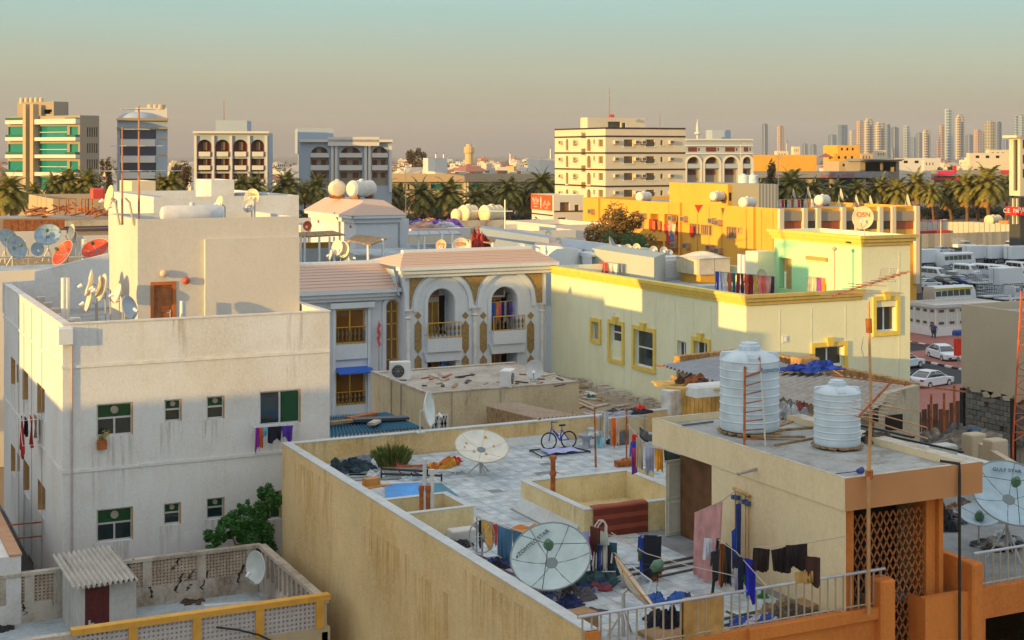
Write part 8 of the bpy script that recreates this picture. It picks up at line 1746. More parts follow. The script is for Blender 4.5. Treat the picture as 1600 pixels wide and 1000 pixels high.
def sedan():
    R_=veh('sedan','x');b=MB();w=.87
    pf=[(2.2,.35,.62),(2.15,.28,.72),(1.9,.25,.80),(1.0,.22,.92),(.6,.22,.96),(-1.3,.22,.98),(-1.9,.25,.98),(-2.15,.28,.90),(-2.22,.35,.80)]
    loft(b,[(x,ring(w-(.1 if abs(x)>2.1 else .03 if abs(x)>1.8 else 0),z0,z1,.08)) for x,z0,z1 in pf]);b.B('body',carp,R_,smooth=True,local=True)
    g=MB();loft(g,[(x,ring(wb,.9,z,.05,wt)) for x,z,wb,wt in ((.95,.95,.78,.76),(.3,1.38,.80,.62),(-.9,1.42,.80,.62),(-1.75,1.0,.78,.74))]);g.B('glasshouse',darkg,R_,smooth=True,local=True)
    r=MB();loft(r,[(x,[(-q,z-.03),(q,z-.03),(q-.03,z+.02),(-q+.03,z+.02)]) for x,z,q in ((.38,1.35,.60),(.2,1.42,.64),(-.8,1.46,.64),(-1.0,1.40,.60))]);
    for s in (-1,1): r.tube([(.95,s*.77,.95),(.33,s*.63,1.38)],.035,4);r.tube([(-.35,s*.8,.95),(-.35,s*.64,1.40)],.03,4);r.tube([(-1.72,s*.75,1.0),(-.95,s*.62,1.40)],.05,4)
    r.B('roof',carp,R_,local=True)
    for s in (-1,1):
        k=MB();k.box(2.05,2.2,s*.62-.16,s*.62+.16,.62,.74);k.B('headlight',lamp,R_,local=True);k=MB();k.box(-2.24,-2.1,s*.62-.16,s*.62+.16,.72,.86);k.B('tail_light',tlamp,R_,local=True);k=MB();k.cbox(.75,s*.93,.95,.12,.16,.12,.02);k.B('mirror',carp,R_,local=True)
    k=MB();k.box(2.16,2.225,-.55,.55,.33,.5);k.B('grille',dark,R_,local=True);k=MB();k.box(2.226,2.24,-.25,.25,.38,.49);k.B('number_plate',whitem,R_,local=True)
    wheels(R_,(1.35,-1.35),w);return R_
def van(pick=False):
    R_=veh('pickup' if pick else 'minibus_van','x');b=MB();w=.9;m_=carp
    if not pick:
        loft(b,[(x,ring(w,.3,z1,.12,.8 if z1>1.2 else w-.05)) for x,z1 in ((2.35,.9),(2.2,1.05),(1.75,1.2),(1.1,1.95),(.6,2.05),(-2.3,2.05),(-2.4,1.9))]);b.B('body',m_,R_,smooth=True,local=True)
        g=MB();g.add([(1.83,-.72,1.22),(1.83,.72,1.22),(1.2,.66,1.86),(1.2,-.66,1.86)],[(0,1,2,3)]);g.B('windscreen',darkg,R_,local=True)
        for s in (-1,1):
            for x0,x1 in ((.45,1.25),(-.75,.35),(-2.1,-.85)): g=MB();q=[(x0,s*.895,1.2),(x1,s*.895,1.2),(x1-(.25 if x1>1 else 0),s*.83,1.82),(x0,s*.83,1.82)];q=[(a,bb+s*.02,c) for a,bb,c in q];g.add(q,[(0,1,2,3)]);g.B('side_window',darkg,R_,local=True)
    else:
        loft(b,[(x,ring(w,.4,z1,.1)) for x,z1 in ((2.5,.85),(2.35,1.0),(1.2,1.1),(.3,1.1),(-.5,1.1),(-2.5,1.05))]);b.B('body',m_,R_,smooth=True,local=True)
        g=MB();loft(g,[(x,ring(.82,1.05,z,.05,.68)) for x,z in ((1.3,1.1),(.7,1.62),(-.4,1.65),(-.65,1.15))]);g.B('cab_glass',darkg,R_,smooth=True,local=True)
        g=MB();g.cbox(.15,0,1.6,1.15,1.36,.1,.05);g.B('cab_roof',m_,R_,local=True)
        c=MB()
        for z in (1.35,1.65,1.95,2.2):
            for s in (-1,1): c.tube([(-.75,s*.85,z),(-2.45,s*.85,z)],.02,4)
            c.tube([(-2.45,-.85,z),(-2.45,.85,z)],.02,4);c.tube([(-.75,-.85,z),(-.75,.85,z)],.02,4)
        for i in range(6):
            for s in (-1,1): x=-.75-1.7*i/5;c.tube([(x,s*.85,1.05),(x,s*.85,2.2)],.02,4)
        c.B('load_cage',vcg,R_,local=True)
    for s in (-1,1): k=MB();k.box(2.2,2.38,s*.65-.13,s*.65+.13,.68,.85);k.B('headlight',lamp,R_,local=True)
    wheels(R_,(1.55,-1.5),w,.34);return R_
def truck(kind):
    R_=veh({'box':'box_truck','cage':'cage_truck','bus':'bus'}[kind],'x');w=1.1;m_=carp
    if kind=='bus':
        b=MB();loft(b,[(x,ring(w,.4,z1,.2,w-.08)) for x,z1 in ((3.6,1.6),(3.5,2.3),(3.2,2.65),(-3.5,2.7),(-3.6,2.4))]);b.B('body',m_,R_,smooth=True,local=True)
        for s in (-1,1):
            for i in range(6): x0=2.6-i*1.02;g=MB();g.quad((x0-.92,s*(w+.005),1.45),(x0,s*(w+.005),1.45),(x0,s*(w-.06),2.2),(x0-.92,s*(w-.06),2.2));g.B('side_window',darkg,R_,local=True)
            y=MB();y.box(-3.5,2.9,min(s*w*.93,s*(w+.02)),max(s*w*.93,s*(w+.02)),2.26,2.5);y.B('side_band',cary,R_,local=True)
        g=MB();g.add([(3.62,-.9,1.55),(3.62,.9,1.55),(3.46,.85,2.4),(3.46,-.85,2.4)],[(0,1,2,3)]);g.B('windscreen',darkg,R_,local=True);wheels(R_,(2.3,-2.0),w,.42)
    else:
        b=MB();loft(b,[(x,ring(.95,.5,z1,.12,.85)) for x,z1 in ((3.2,1.3),(3.1,1.5),(2.75,2.2),(1.7,2.25))]);b.B('cab',m_,R_,smooth=True,local=True)
        g=MB();g.add([(3.12,-.8,1.5),(3.12,.8,1.5),(2.82,.74,2.1),(2.82,-.74,2.1)],[(0,1,2,3)]);g.B('windscreen',darkg,R_,local=True)
        for s in (-1,1): g=MB();g.add([(2.0,s*.96,1.45),(2.8,s*.96,1.45),(2.6,s*.9,2.05),(2.0,s*.9,2.05)],[(0,1,2,3)]);g.B('side_window',darkg,R_,local=True)
        c=MB();c.box(-3.2,1.6,-.9,.9,.75,.95);c.B('chassis',black_st,R_,local=True)
        if kind=='box':
            c=MB();c.cbox(-.8,0,.96,4.7,2.2,2.3,.05);c.B('cargo_box',m_,R_,local=True)
            c=MB();c.box(-3.18,-3.16,-.03,.03,1.0,3.15);c.B('door_seam',black_st,R_,local=True)
        else:
            c=MB();c.box(-3.1,1.5,-1.05,1.05,.96,1.1)
            for i in range(12):
                x=1.5-4.6*i/11
                for s in (-1,1): c.tube([(x,s*1.03,1.1),(x,s*1.03,2.9)],.03,4)
            for z in (1.5,1.95,2.4,2.9):
                for s in (-1,1): c.tube([(-3.1,s*1.03,z),(1.5,s*1.03,z)],.03,4)
                c.tube([(-3.1,-1.03,z),(-3.1,1.03,z)],.03,4)
            c.B('cage_bed',vcg,R_,local=True)
        wheels(R_,(2.3,-1.9),.95,.4)
    return R_
PR={'sedan':sedan(),'van':van(),'pickup':van(True),'box':truck('box'),'cage':truck('cage'),'bus':truck('bus')}
TN=-pi/2
def place(kind,px,py,rz,lb,grp='vehicles in the car park',col=None,z=0,s=None):
    p=G(px,py,z);mm={'car_white':col} if col else {}
    if kind=='bus' and 'yellow band' not in lb: mm['bus_yellow']=carp
    return copy_thing(PR[kind],(p.x,p.y,z),rz,lb,grp,mm,s)
used=set()
place('sedan',1455,604,.22,'white sedan in side view on the road nearest the plain beige house',None);place('sedan',1474,562,TN-.28,'white sedan facing the viewer beside the pink traffic island',None)
place('sedan',1408,603,.3,'dark blue car nose half hidden behind the low shed wall',None,carb);place('sedan',1412,575,.2,'white car half hidden at the corner of the cream house',None)
L=[('bus',1484,478,.02,'minibus with a yellow band along its windows, nearest bus in the car park',None),('cage',1562,474,.03,'white cage truck next to the yellow-banded minibus',None),
('cage',1590,478,-.05,'white cage truck at the east edge of the car park',None),('cage',1545,452,.0,'white cage truck behind the yellow-banded minibus',None),
('van',1461,438,TN+.1,'white van nearest the ochre block corner in the van row',None),('pickup',1487,440,TN,'small blue-white pickup between two vans',None),('van',1512,432,TN+.05,'second white van in the van row, with dark side windows',None),('van',1541,432,TN+.08,'third white van in the van row',None),('van',1564,434,TN,'fourth white van in the van row, narrower gap beside it',None),('van',1583,439,TN+.1,'fifth white van in the van row, slightly forward',None),('van',1593,428,TN,'last white van at the picture edge',None),
('sedan',1436,448,.0,'dark blue car beside the ochre block corner',carb),('sedan',1450,450,.1,'blue-white car in front of the nearest van',None),
('box',1452,418,.0,'white box truck parked side-on by the ochre block',None),('bus',1493,418,.0,'open-sided white bus among the box trucks',None),('box',1530,411,.0,'long white box truck, first of the back row',None),('box',1562,411,.02,'white box truck with a brown picture panel, second of the back row',None),('box',1595,412,.0,'white box truck with a blue panel at the picture edge',None),
('pickup',1507,389,.05,'sunlit white pickup with a high cage by the corrugated fence',None),('sedan',1474,396,.0,'pale car parked behind the open-sided bus',None),('box',1592,393,3.14,'box trailer with sunlit cream doors by the corrugated fence',None)]
dk_=paint((.03,.035,.045),.25);gr_=paint((.20,.21,.23),.25)
L+=[('sedan',1475,447,TN,'black car squeezed between the pickup and the van row',dk_),('sedan',1500,446,TN+.1,'dark blue car just before the second van',carb),('sedan',1527,443,TN,'grey car between the second and third vans',gr_),('sedan',1553,425,0,'black car behind the third van',dk_),('sedan',1520,425,0,'red car behind the van row',carr),('sedan',1572,426,0,'dark blue car behind the fourth van',carb),('pickup',1440,402,0,'grey pickup by the ochre block corner',gr_),('box',1578,452,0,'small white box truck behind the cage trucks',None)]
for k_,px,py,rz,lb,c in L: place(k_,px,py,rz,lb,col=c)
cols=[None,carb,carr,None,paint((.04,.04,.045),.3),paint((.3,.3,.31),.3)]
rn=random.Random(33)
for i in range(26):
    px=1440+i*5.6+rn.uniform(-1.5,1.5);py=326+rn.choice((0,3.5,7));nm=['white','blue','red','white','black','grey'][i%6]
    place('sedan',px,py,rn.choice((0,TN,.1)),f'{nm} car in the far car rows among the east palms, {ORD[min(i,23)]} along','cars among the east palms',cols[i%6])
for i in range(8): place('sedan',655+i*13,352,0,['white','blue','red','white','black','grey'][i%6]+' car behind the tanks in front of the tan hall, '+ORD[i]+' along','cars before the tan hall',cols[i%6])
d_=G(3,838,4.7);copy_thing(PR['sedan'],(5.0,57,4.69),1.4,'blue and orange-lit car in the gap beside the white house',None,{'car_white':carb})
for o in list(PR.values()):
    for c in list(o.children):
        for q in list(c.children): bpy.data.objects.remove(q)
        bpy.data.objects.remove(c)
    bpy.data.objects.remove(o)
# white cabin
ca=thing('cabin','white panelled cabin with small dark vents and a railed flat roof','cabin',G(1462,527,0));cS=Face('S',G(1462,527,.0).y);cW=Face('W',G(1462,527,0).x);x0,y0=cW.v,cS.v;x1=cS.u(1560);y1=-cW.u(1418);zt=cS.z(1462,478)
m=MB();m.box(x0,x1,y0,y1,1.0,zt-.25);m.B('wall',flat('cabin_panel',(.55,.56,.52),.6,var=.06),ca);m=MB();m.box(x0-.15,x1+.1,y0-.15,y1+.1,0,.998);m.B('plinth',white_pl,ca);m=MB();m.box(x0-.3,x1+.3,y0-.3,y1+.3,zt-.248,zt+.1);m.B('roof_plate',paint((.5,.52,.52)),ca)
for fa,a,b,n in ((cS,x0,x1,6),(cW,-y1,-y0,4)):
    for i in range(n):
        u0=a+(b-a)*(i+.3)/n;u1=a+(b-a)*(i+.75)/n
        for z in (1.35,zt-.75): k=MB();fbox(k,fa,u0,u1,z,z+.28,.003,.05);k.B('vent',paint((.10,.07,.06)),ca)
        k=MB();u=a+(b-a)*i/n;fbox(k,fa,u-.05,u+.05,1.0,zt-.26,.002,.06);k.B('batten',whitem,ca)
k=MB();
for i in range(14): k.tube([(x0+(x1-x0)*i/13,y0+.2,zt+.1),(x0+(x1-x0)*i/13,y1-.2,zt+.14)],.03,4)
k.B('roof_batten',paint((.4,.36,.32)),ca)['kind']='stuff'
# corrugated metal fence
fn=thing('site_fence','grey corrugated metal fence behind the parked vehicles','fence',G(1500,385,0));a,b=G(1425,388,0),G(1640,381,0);d=b-a;n=44;rz=math.atan2(d.y,d.x);k=MB();L_=d.length/n;corrug(k,(-L_/2,0,0),(L_/2,0,0),(L_/2,0,3.0),(-L_/2,0,3.0),4,.05,.01,4);me=[k.mesh('panel',flat('fence_grey_%d'%i,c,.5,.2,var=.15)) for i,c in enumerate(((.30,.31,.32),(.35,.36,.37),(.26,.27,.29)))]
for i in range(n): q=a.lerp(b,(i+.5)/n);put('panel',rn.choice(me),fn,(q.x,q.y,0),rz)
fb=thing('board_fence','pale painted board fence further behind, near the east palms','fence',G(1500,366,0));a,b=G(1425,366,0),G(1640,372,0)
for i in range(26): q=a.lerp(b,(i+.5)/26);k=MB();L_=(b-a).length/26;k.box(-L_/2+.05,L_/2-.05,-.05,.05,0,3.2+rn.uniform(-.2,.2));put('board',k.mesh('board',paint(rn.choice([(.42,.46,.42),(.5,.46,.38),(.46,.42,.34)]))),fb,(q.x,q.y,0),math.atan2((b-a).y,(b-a).x))
for px,py,w_,d2,h_,c,nm,lb in ((1456,364,6,3,3.0,(.45,.01,.14),'container','magenta container with a pale plate beyond the corrugated fence'),(1504,366,9,3,3,(.6,.5,.36),'container','sunlit cream lorry body beyond the corrugated fence'),(1579,368,5,3,3.6,(.75,.25,.03),'container','bright orange container beyond the corrugated fence'),(1598,369,5,3,3,(.55,.42,.36),'container','dusty pink container at the picture edge'),(1471,368,4,2,1.3,(.5,.05,.02),'barrier_stack','stack of red barriers beyond the corrugated fence'),(1446,368,5,2,1.2,(.45,.04,.03),'barrier_stack','heap of red and white barriers next to the ochre corner'),(1500,340,5,2.5,3.2,(.4,.42,.4),'cabinet','pale green kiosk box by the palms'),(1527,336,5,3,5.2,(.65,.22,.04),'container','orange board box beneath the east palms'),(1468,342,5,2.5,2.6,(.25,.02,.03),'container','dark red stall near the lamp post')):
    p=G(px,py,0);k=MB();k.cbox(p.x,p.y,0,w_,d2,h_,.1);
    for i in range(5): k.box(p.x-w_/2+w_*i/5,p.x-w_/2+w_*i/5+.1,p.y-d2/2-.05,p.y-d2/2,.1,h_-.1)
    tag(k.B(nm,paint(c,.6,0,.25)),lb,'container')
p=G(1552,364,0);tank_h('tank_trailer','cream tank trailer beyond the corrugated fence near the orange container',(p.x,p.y,1.8),1.3,5,.3,col=(.70,.58,.36));k=MB();k.box(p.x-2.4,p.x+2.4,p.y-1,p.y+1,.5,1.9);tag(k.B('trailer_frame',rust),'rusty frame under the cream tank trailer','trailer')
def lamp_post(px,pb,pt,lb,D0=None):
    p=G(px,pb,0) if D0 is None else PD(px,pb,D0);D0=depth(p);t=PD(px,pt,D0);root=thing('street_lamp',lb,'street lamp',(p.x,p.y,0));k=MB();k.tube([(p.x,p.y,0),t],[.14,.07],8);k.B('pole',paint((.6,.56,.46)),root);k=MB();k.tube([t,t+Vector((-.6,-.3,.12)),t+Vector((1.4,.2,.1))],.06,5);k.cbox(t.x+1.2,t.y,t.z+.02,.9,.35,.14,.04);k.B('lamp_head',paint((.6,.58,.5)),root)
lamp_post(1470,392,344,'cream street lamp standing behind the parked box trucks');lamp_post(1216,330,245,'slender street lamp over the east palms by the ribbed box',400);lamp_post(634,352,262,'slender street lamp before the tan hall',380) ;lamp_post(1157,352,225,'street lamp before the blue arcaded block',380)
# red bin and walkers
p=G(1497,572,0);rb=thing('red_sign','red board on a post with a blue cap near the beige house','sign',(p.x,p.y,0));k=MB();k.cbox(p.x,p.y,1.0,.9,.3,1.6,.06);k.B('board',paint((.7,.03,.01),.5),rb);k=MB();k.tube([(p.x,p.y,0),(p.x,p.y,1.0)],.06,6);k.B('post',steel,rb);k=MB();k.cbox(p.x,p.y,2.9,1.1,.7,.5,.15);k.B('cap',paint((.02,.05,.25)),rb);k=MB();k.tube([(p.x,p.y,2.6),(p.x,p.y,2.9)],.06,6);k.B('neck',steel,rb)
def person(px,py,rz,lb,shirt_c,trouser_c,h=1.72):
    p=G(px,py,.12);root=thing('person',lb,'person',(p.x,p.y,.12),rz);k=h/1.72
    J={'pelvis':(0,0,.92),'chest':(0.02,0,1.28),'neck':(.03,0,1.45),'head':(.05,0,1.60),'kl':(.16,.1,.50),'fl':(.28,.1,.05),'tl':(.40,.1,.04),'kr':(-.02,-.1,.48),'fr':(-.28,-.1,.10),'tr':(-.18,-.1,.03),'sl':(.02,.19,1.40),'el':(-.1,.24,1.13),'hl':(.02,.25,.90),'sr':(.02,-.19,1.40),'er':(.02,-.26,1.12),'hr':(.2,-.24,.95),'hipl':(0,.1,.88),'hipr':(0,-.1,.88)}
    E=[('pelvis','chest'),('chest','neck'),('neck','head'),('pelvis','hipl'),('hipl','kl'),('kl','fl'),('fl','tl'),('pelvis','hipr'),('hipr','kr'),('kr','fr'),('fr','tr'),('chest','sl'),('sl','el'),('el','hl'),('chest','sr'),('sr','er'),('er','hr')]
    rad={'pelvis':.14,'chest':.16,'neck':.06,'head':.1,'hipl':.1,'hipr':.1,'kl':.07,'kr':.07,'fl':.05,'fr':.05,'tl':.04,'tr':.04,'sl':.07,'sr':.07,'el':.045,'er':.045,'hl':.035,'hr':.035}
    nm=list(J);b=MB()
    me=bpy.data.meshes.new('body');me.from_pydata([Vector(J[n])*k for n in nm],[(nm.index(a),nm.index(c)) for a,c in E],[]);o=bpy.data.objects.new('body',me);C.objects.link(o)
    md=o.modifiers.new('skin','SKIN');
    for i,n in enumerate(nm): me.skin_vertices[0].data[i].radius=(rad[n]*k,rad[n]*k)
    me.skin_vertices[0].data[0].use_root=True
    o.modifiers.new('sub','SUBSURF').levels=1
    dg=bpy.context.evaluated_depsgraph_get();m2=bpy.data.meshes.new_from_object(o.evaluated_get(dg));bpy.data.objects.remove(o)
    sk,sh_,tr_,hr=paint((.22,.12,.07)),paint(shirt_c,.9),paint(trouser_c,.9),paint((.01,.01,.01))
    m2.materials.clear()
    for q in (sk,sh_,tr_,hr): m2.materials.append(q)
    for f in m2.polygons:
        c=f.center;f.use_smooth=True
        f.material_index=3 if c.z>1.62*k or (c.z>1.55*k and c.x<0) else 1 if (c.z>.9*k and c.z<1.44*k and not(abs(c.y)>.21 and c.z<1.2)) else 2 if c.z<=.95*k and c.z>.1 and abs(c.y)<.2 else 0
    o=bpy.data.objects.new('body',m2);C.objects.link(o);o.parent=root;return root
person(1456.5,528,.3,'person in a dark patterned shirt walking past the white cabin',(.12,.05,.14),(.05,.06,.12));person(1461,529,-2.6,'person in dark blue walking close beside the other by the cabin',(.03,.06,.2),(.03,.03,.04),1.6)
# ================================================================= things on the beige terrace
Z=ZR+.02
def on(px,py): return G(px,py,Z)
# bicycle
bk=thing('bicycle','small blue bicycle leaning by the back wall of the terrace','bicycle',on(873,701));c0=on(858,703);c1=on(889,700.5);d=(c1-c0);d.z=0;L=d.length;rz=math.atan2(d.y,d.x);M=Matrix.Translation(c0)@Matrix.Rotation(rz,4,'Z')@Matrix.Rotation(-.08,4,'X')
wr_=.29;bb=paint((.02,.07,.45),.3)
for x in (0,L):
    k=MB().tr(M);k.tube([(x+wr_*cos(a*pi/12),0,wr_+.02+wr_*sin(a*pi/12)) for a in range(25)],.028,6,False);w_=k.B('wheel',tyre,bk,smooth=True)
    k=MB().tr(M);
    for a in range(9): t=a*pi/4.5;k.tube([(x,0,wr_+.02),(x+wr_*cos(t),0,wr_+.02+wr_*sin(t))],.004,3)
    k.B('spoke',steel,w_)
k=MB().tr(M);h=wr_+.02;bbk=(L*.55,0,h+.0);st=(L*.66,0,h+.38);hd=(L*.2,0,h+.42)
for a,b in (((L,0,h),bbk),(bbk,st),(st,(L,0,h)),(hd,bbk),((hd[0]-.02,0,h+.5),(0,0,h))): k.tube([a,b],.022,6)
k.tube([(hd[0]+.03,0,h+.36),(L*.5,0,h+.16)],.035,6);k.B('frame',bb,bk);k=MB().tr(M);k.tube([(hd[0]-.02,0,h+.48),(hd[0]-.04,0,h+.66)],.015,5);k.tube([(hd[0]+.1,-.25,h+.68),(hd[0]-.04,0,h+.66),(hd[0]+.1,.25,h+.68)],.016,6);k.B('handlebar',black_st,bk)
k=MB().tr(M);k.tube([st,(L*.68,0,h+.5)],.014,5);k.cbox(L*.7,0,h+.5,.24,.12,.06,.02);k.B('saddle',black_st,bk)
# folded bed frame on the floor with a sheet
fr_=thing('bed_frame','black steel frame lying on the terrace with a pale blue sheet','bed frame',on(875,709));q=[on(828,706),on(893,701),on(922,708),on(846,716)]
k=MB();k.tube([p+Vector((0,0,.06)) for p in q+[q[0]]],.03,4);
for p in q: k.tube([p,p+Vector((0,0,.08))],.025,4)
k.tube([q[0].lerp(q[1],.5)+Vector((0,0,.06)),q[3].lerp(q[2],.5)+Vector((0,0,.06))],.025,4);k.B('frame',black_st,fr_)
k=MB();k.grid(lambda u,v:q[0].lerp(q[1],.2+.75*u).lerp(q[3].lerp(q[2],.2+.7*u),.1+.75*v)+Vector((0,0,.09+.02*sin(u*14+v*5))),16,6);tag(k.B('sheet',paint((.35,.40,.70),.9,0,.3)),'pale blue bed sheet spread over the black frame','sheet')
# tall pots: toilet-like grey bowl, bags
tb=thing('toilet_bowl','grey discarded toilet bowl by the terrace back wall','toilet',on(916,699));p=on(916,699);k=MB();k.lathe([(.16,0),(.14,.05),(.12,.2),(.17,.3),(.28,.42),(.30,.47),(.25,.47),(.2,.4),(.05,.34)],16,o=tuple(p));k.B('bowl',paint((.33,.34,.42),.4),tb,smooth=True);k=MB();k.cbox(p.x+.3,p.y+.15,p.z+.3,.22,.4,.35,.04);k.B('cistern',paint((.33,.34,.42),.4),tb)
heap('pale green and white packets on the toilet bowl',tuple(on(930,699)+Vector((0,0,.42))),.6,.4,.22,[(.5,.6,.55),(.55,.55,.65)],81,'bag',3);heap('light blue plastic bag hanging beside the toilet bowl',tuple(on(936,699)),.35,.3,.55,[(.25,.5,.62)],82,'bag',2)
# workbench behind
tb=thing('workbench','grey work table with clutter by the terrace back wall','table',on(985,694));a=on(952,697);b=on(1012,690);top=.95;k=MB();dd=b-a;L=dd.length;rz=math.atan2(dd.y,dd.x);M=Matrix.Translation(a)@Matrix.Rotation(rz,4,'Z');k.tr(M);k.cbox(L/2,.4,top,L,.8,.05,.01);k.B('table_top',paint((.42,.44,.46)),tb)
for x in (.1,L-.1):
    for y in (.06,.74): k=MB().tr(M);k.tube([(x,y,0),(x,y,top)],.03,5);k.B('leg',steel,tb)
k=MB().tr(M);k.box(.1,L-.1,.1,.7,.35,.38);k.B('shelf',oldwood,tb)
heap('dark cloths and shoes piled on the work table',tuple(a.lerp(b,.55)+Vector((0,.4,top+.05))),2.0,.5,.2,[(.03,.03,.04),(.08,.08,.1),(.35,.4,.5)],83,n=7);heap('bright red cloth at the end of the work table',tuple(a.lerp(b,.92)+Vector((0,.4,top+.05))),.6,.4,.3,[(.7,.03,.02)],84,n=2);heap('black bags in the shade beneath the work table',tuple(a.lerp(b,.6)+Vector((0,.2,0))),2.0,.6,.5,[(.05,.05,.06),(.12,.13,.14)],85,n=6)
# clothes line 1
pole=on(979,728);pt=Vector((pole.x,pole.y,Z+1.95));k=MB();k.tube([pole,pt],.03,6);k.cbox(pole.x,pole.y,Z,.3,.3,.25,.03);k.box(pole.x-.4,pole.x-.1,pole.y-.1,pole.y+.15,Z,Z+.2);tag(k.B('line_post',rust),'rusty clothes post standing in a block by the bright laundry','post')
def hang(lb,x0,y0,x1,y1,D0,drop,c,fn=cloth,grp=None,D1=None,**kw): kw.setdefault('amp',.035) if fn is cloth else None;return fn('garment',lb,PD(x0,y0,D0),PD(x1,y1,D1 or D0),drop,c,group=grp,**kw)
gp='laundry by the rusty clothes post'
hang('white towel hanging at the start of the back wall line',943,643,951,643,49.3,.85,(.55,.56,.54),grp=gp);hang('bright orange cloth by the back wall line',955,653,962,653,48.5,.95,(.75,.16,.02),grp=gp);hang('pinkish beige towel next to the bright orange cloth',961,654,968,654,48.5,.92,(.60,.42,.34),grp=gp)
k=MB();k.tube([PD(940,642,49.3),PD(1012,655,48)],.012,4);tag(k.B('clothes_line',steel),'clothes line along the back wall of the terrace','clothes line')
hang('scarlet shirt at the rusty clothes post',988,678,996,676,43.5,1.0,(.75,.03,.02),shirt,grp=gp);hang('royal blue shirt below the scarlet one',986,690,997,686,43.2,1.0,(.05,.06,.5),shirt,grp=gp);hang('pink-red cloth hanging low at the rusty clothes post',988,700,994,700,43,.65,(.65,.05,.12),grp=gp);hang('pale cream towel next to the royal blue shirt',994,682,1005,688,42.8,.9,(.55,.50,.40),grp=gp);hang('pale lilac sheet near the penthouse door',1009,699,1023,699,41.7,.75,(.42,.45,.65),grp=gp);hang('saffron orange cloth near the penthouse door',1023,700,1036,702,41.6,.6,(.75,.34,.04),grp=gp);hang('dark green-black cloth near the penthouse door',1037,703,1066,712,41.4,.5,(.04,.05,.04),grp=gp)
k=MB();k.tube([PD(980,662,43.8),PD(1005,690,42.6),PD(1072,712,41.2)],.012,4);tag(k.B('clothes_line',steel),'sagging line from rusty post to the penthouse','clothes line')
k=MB();a=on(984,722);k.tr(Matrix.Translation(a)@Matrix.Rotation(.3,4,'Z'));k.box(0,.5,0,.04,.0,1.5);tag(k.B('board',paint((.48,.40,.26))),'upright plywood board behind the rusty clothes post','board')
# thin aerial on the back wall
p=PD(931,636,50.2);antenna('television_mast','crooked thin rusty aerial on the terrace back wall',(PD(931,705,48.6).x,PD(931,705,48.6).y,ZR),2.0,.2,((.92,.8,3,.5,0),(.6,.4,2,.3,.5)),(0,.1),r=.03)
# grass tuft
gm=MB();rn=random.Random(4);p0=on(612,727)
for i in range(1300):
    a=rn.uniform(0,6.28);q=rn.random()**.6;b0=p0+Vector((.55*q*cos(a),.35*q*sin(a),0));h=rn.uniform(.25,.75)*(1.2-q*.5);l=Vector((cos(a)*.5*q*h+rn.uniform(-.1,.1),sin(a)*.25*h,0));t=Vector((-sin(a),cos(a),0))*.006
    gm.add([b0-t,b0+t,b0+l*.4+Vector((0,0,h*.7))+t*.6,b0+l+Vector((0,0,h))],[(0,1,2,3)])
gt=thing('grass_tuft','wild green grass tuft growing against the terrace back wall','grass',p0);o=gm.B('blades',leafmat('grass',(.03,.10,.015),(.25,.24,.07)),gt)
# rubbish corner
for lb,px,py,dx,dy,dz,c,n in (('heap of dark green-blue sheeting in the terrace corner',548,737,1.5,1.2,.4,[(.02,.05,.06),(.015,.035,.05)],7),('white cement bag in the corner heap',577,731,.7,.5,.3,[(.5,.55,.62)],2),('crumpled white plastic bag by the grey planks',586,745,.6,.5,.2,[(.6,.62,.68)],3),('pale pipes and bags behind the corner heap',565,722,1.6,.4,.25,[(.4,.44,.5),(.25,.3,.38)],4),('red and white striped bag by the grass tuft',619,728,.7,.4,.25,[(.45,.08,.1),(.5,.5,.5)],4),('orange and yellow striped cloth bundle along the back wall',688,730,1.1,.7,.3,[(.6,.28,.03),(.5,.14,.02)],4),('bright red cloth bundle at the foot of the peeling dish',702,724,.7,.4,.2,[(.65,.02,.04)],2),('pale blue sacks lying behind the black frame',645,748,1.1,.5,.15,[(.35,.42,.5)],3)):
    heap(lb,tuple(on(px,py)),dx,dy,dz,c,int(px),n=n)
planks('grey weathered boards lying in the terrace corner',[(on(570,750),2.4,.25,.04,-.3,0),(on(575,745),2.4,.25,.04,-.25,0),(on(600,742),2.3,.25,.04,-.3,0),(on(560,743),2.2,.25,.04,-.35,0),(on(612,735),2.2,.3,.04,-.2,0),(on(622,739),1.8,.25,.05,-.15,0)],flat('grey_board',(.20,.23,.25),.8,var=.3))
planks('orange-brown board scraps near the blue sheet',[(on(572,762),.8,.4,.03,.1,0),(on(580,759),.5,.3,.25,.1,0),(on(592,760),.8,.2,.04,-.1,0)],flat('chipboard',(.50,.24,.06),.8,var=.2))
planks('rusty flat bars in front of the back wall',[(on(640,732),1.9,.12,.05,-.35,0),(on(655,729),1.5,.1,.06,-.3,0)],rust)
rk=thing('steel_frame','black steel bed rails lying behind the blue sheet','frame',on(640,750));k=MB();A=on(596,749);B=on(690,752);c_=on(596,741);d2=on(668,745)
for p,q in ((A,B),(c_,d2)): k.tube([p+Vector((0,0,.18)),q+Vector((0,0,.18))],.035,4)
for p in (A,B,c_,d2,A.lerp(B,.5)): k.tube([p,p+Vector((0,0,.25))],.03,4)
for f in (0,.35,.65): k.tube([A.lerp(B,f)+Vector((0,0,.18)),c_.lerp(d2,f)+Vector((0,0,.18))],.025,4)
k.B('rail',black_st,rk)
k=MB();k.tube([on(696,742)+Vector((.35*cos(a/3),.25*sin(a/3),.05)) for a in range(20)],.02,5);tag(k.B('hoop',steel),'thin steel hoop lying near the peeling dish','hoop')
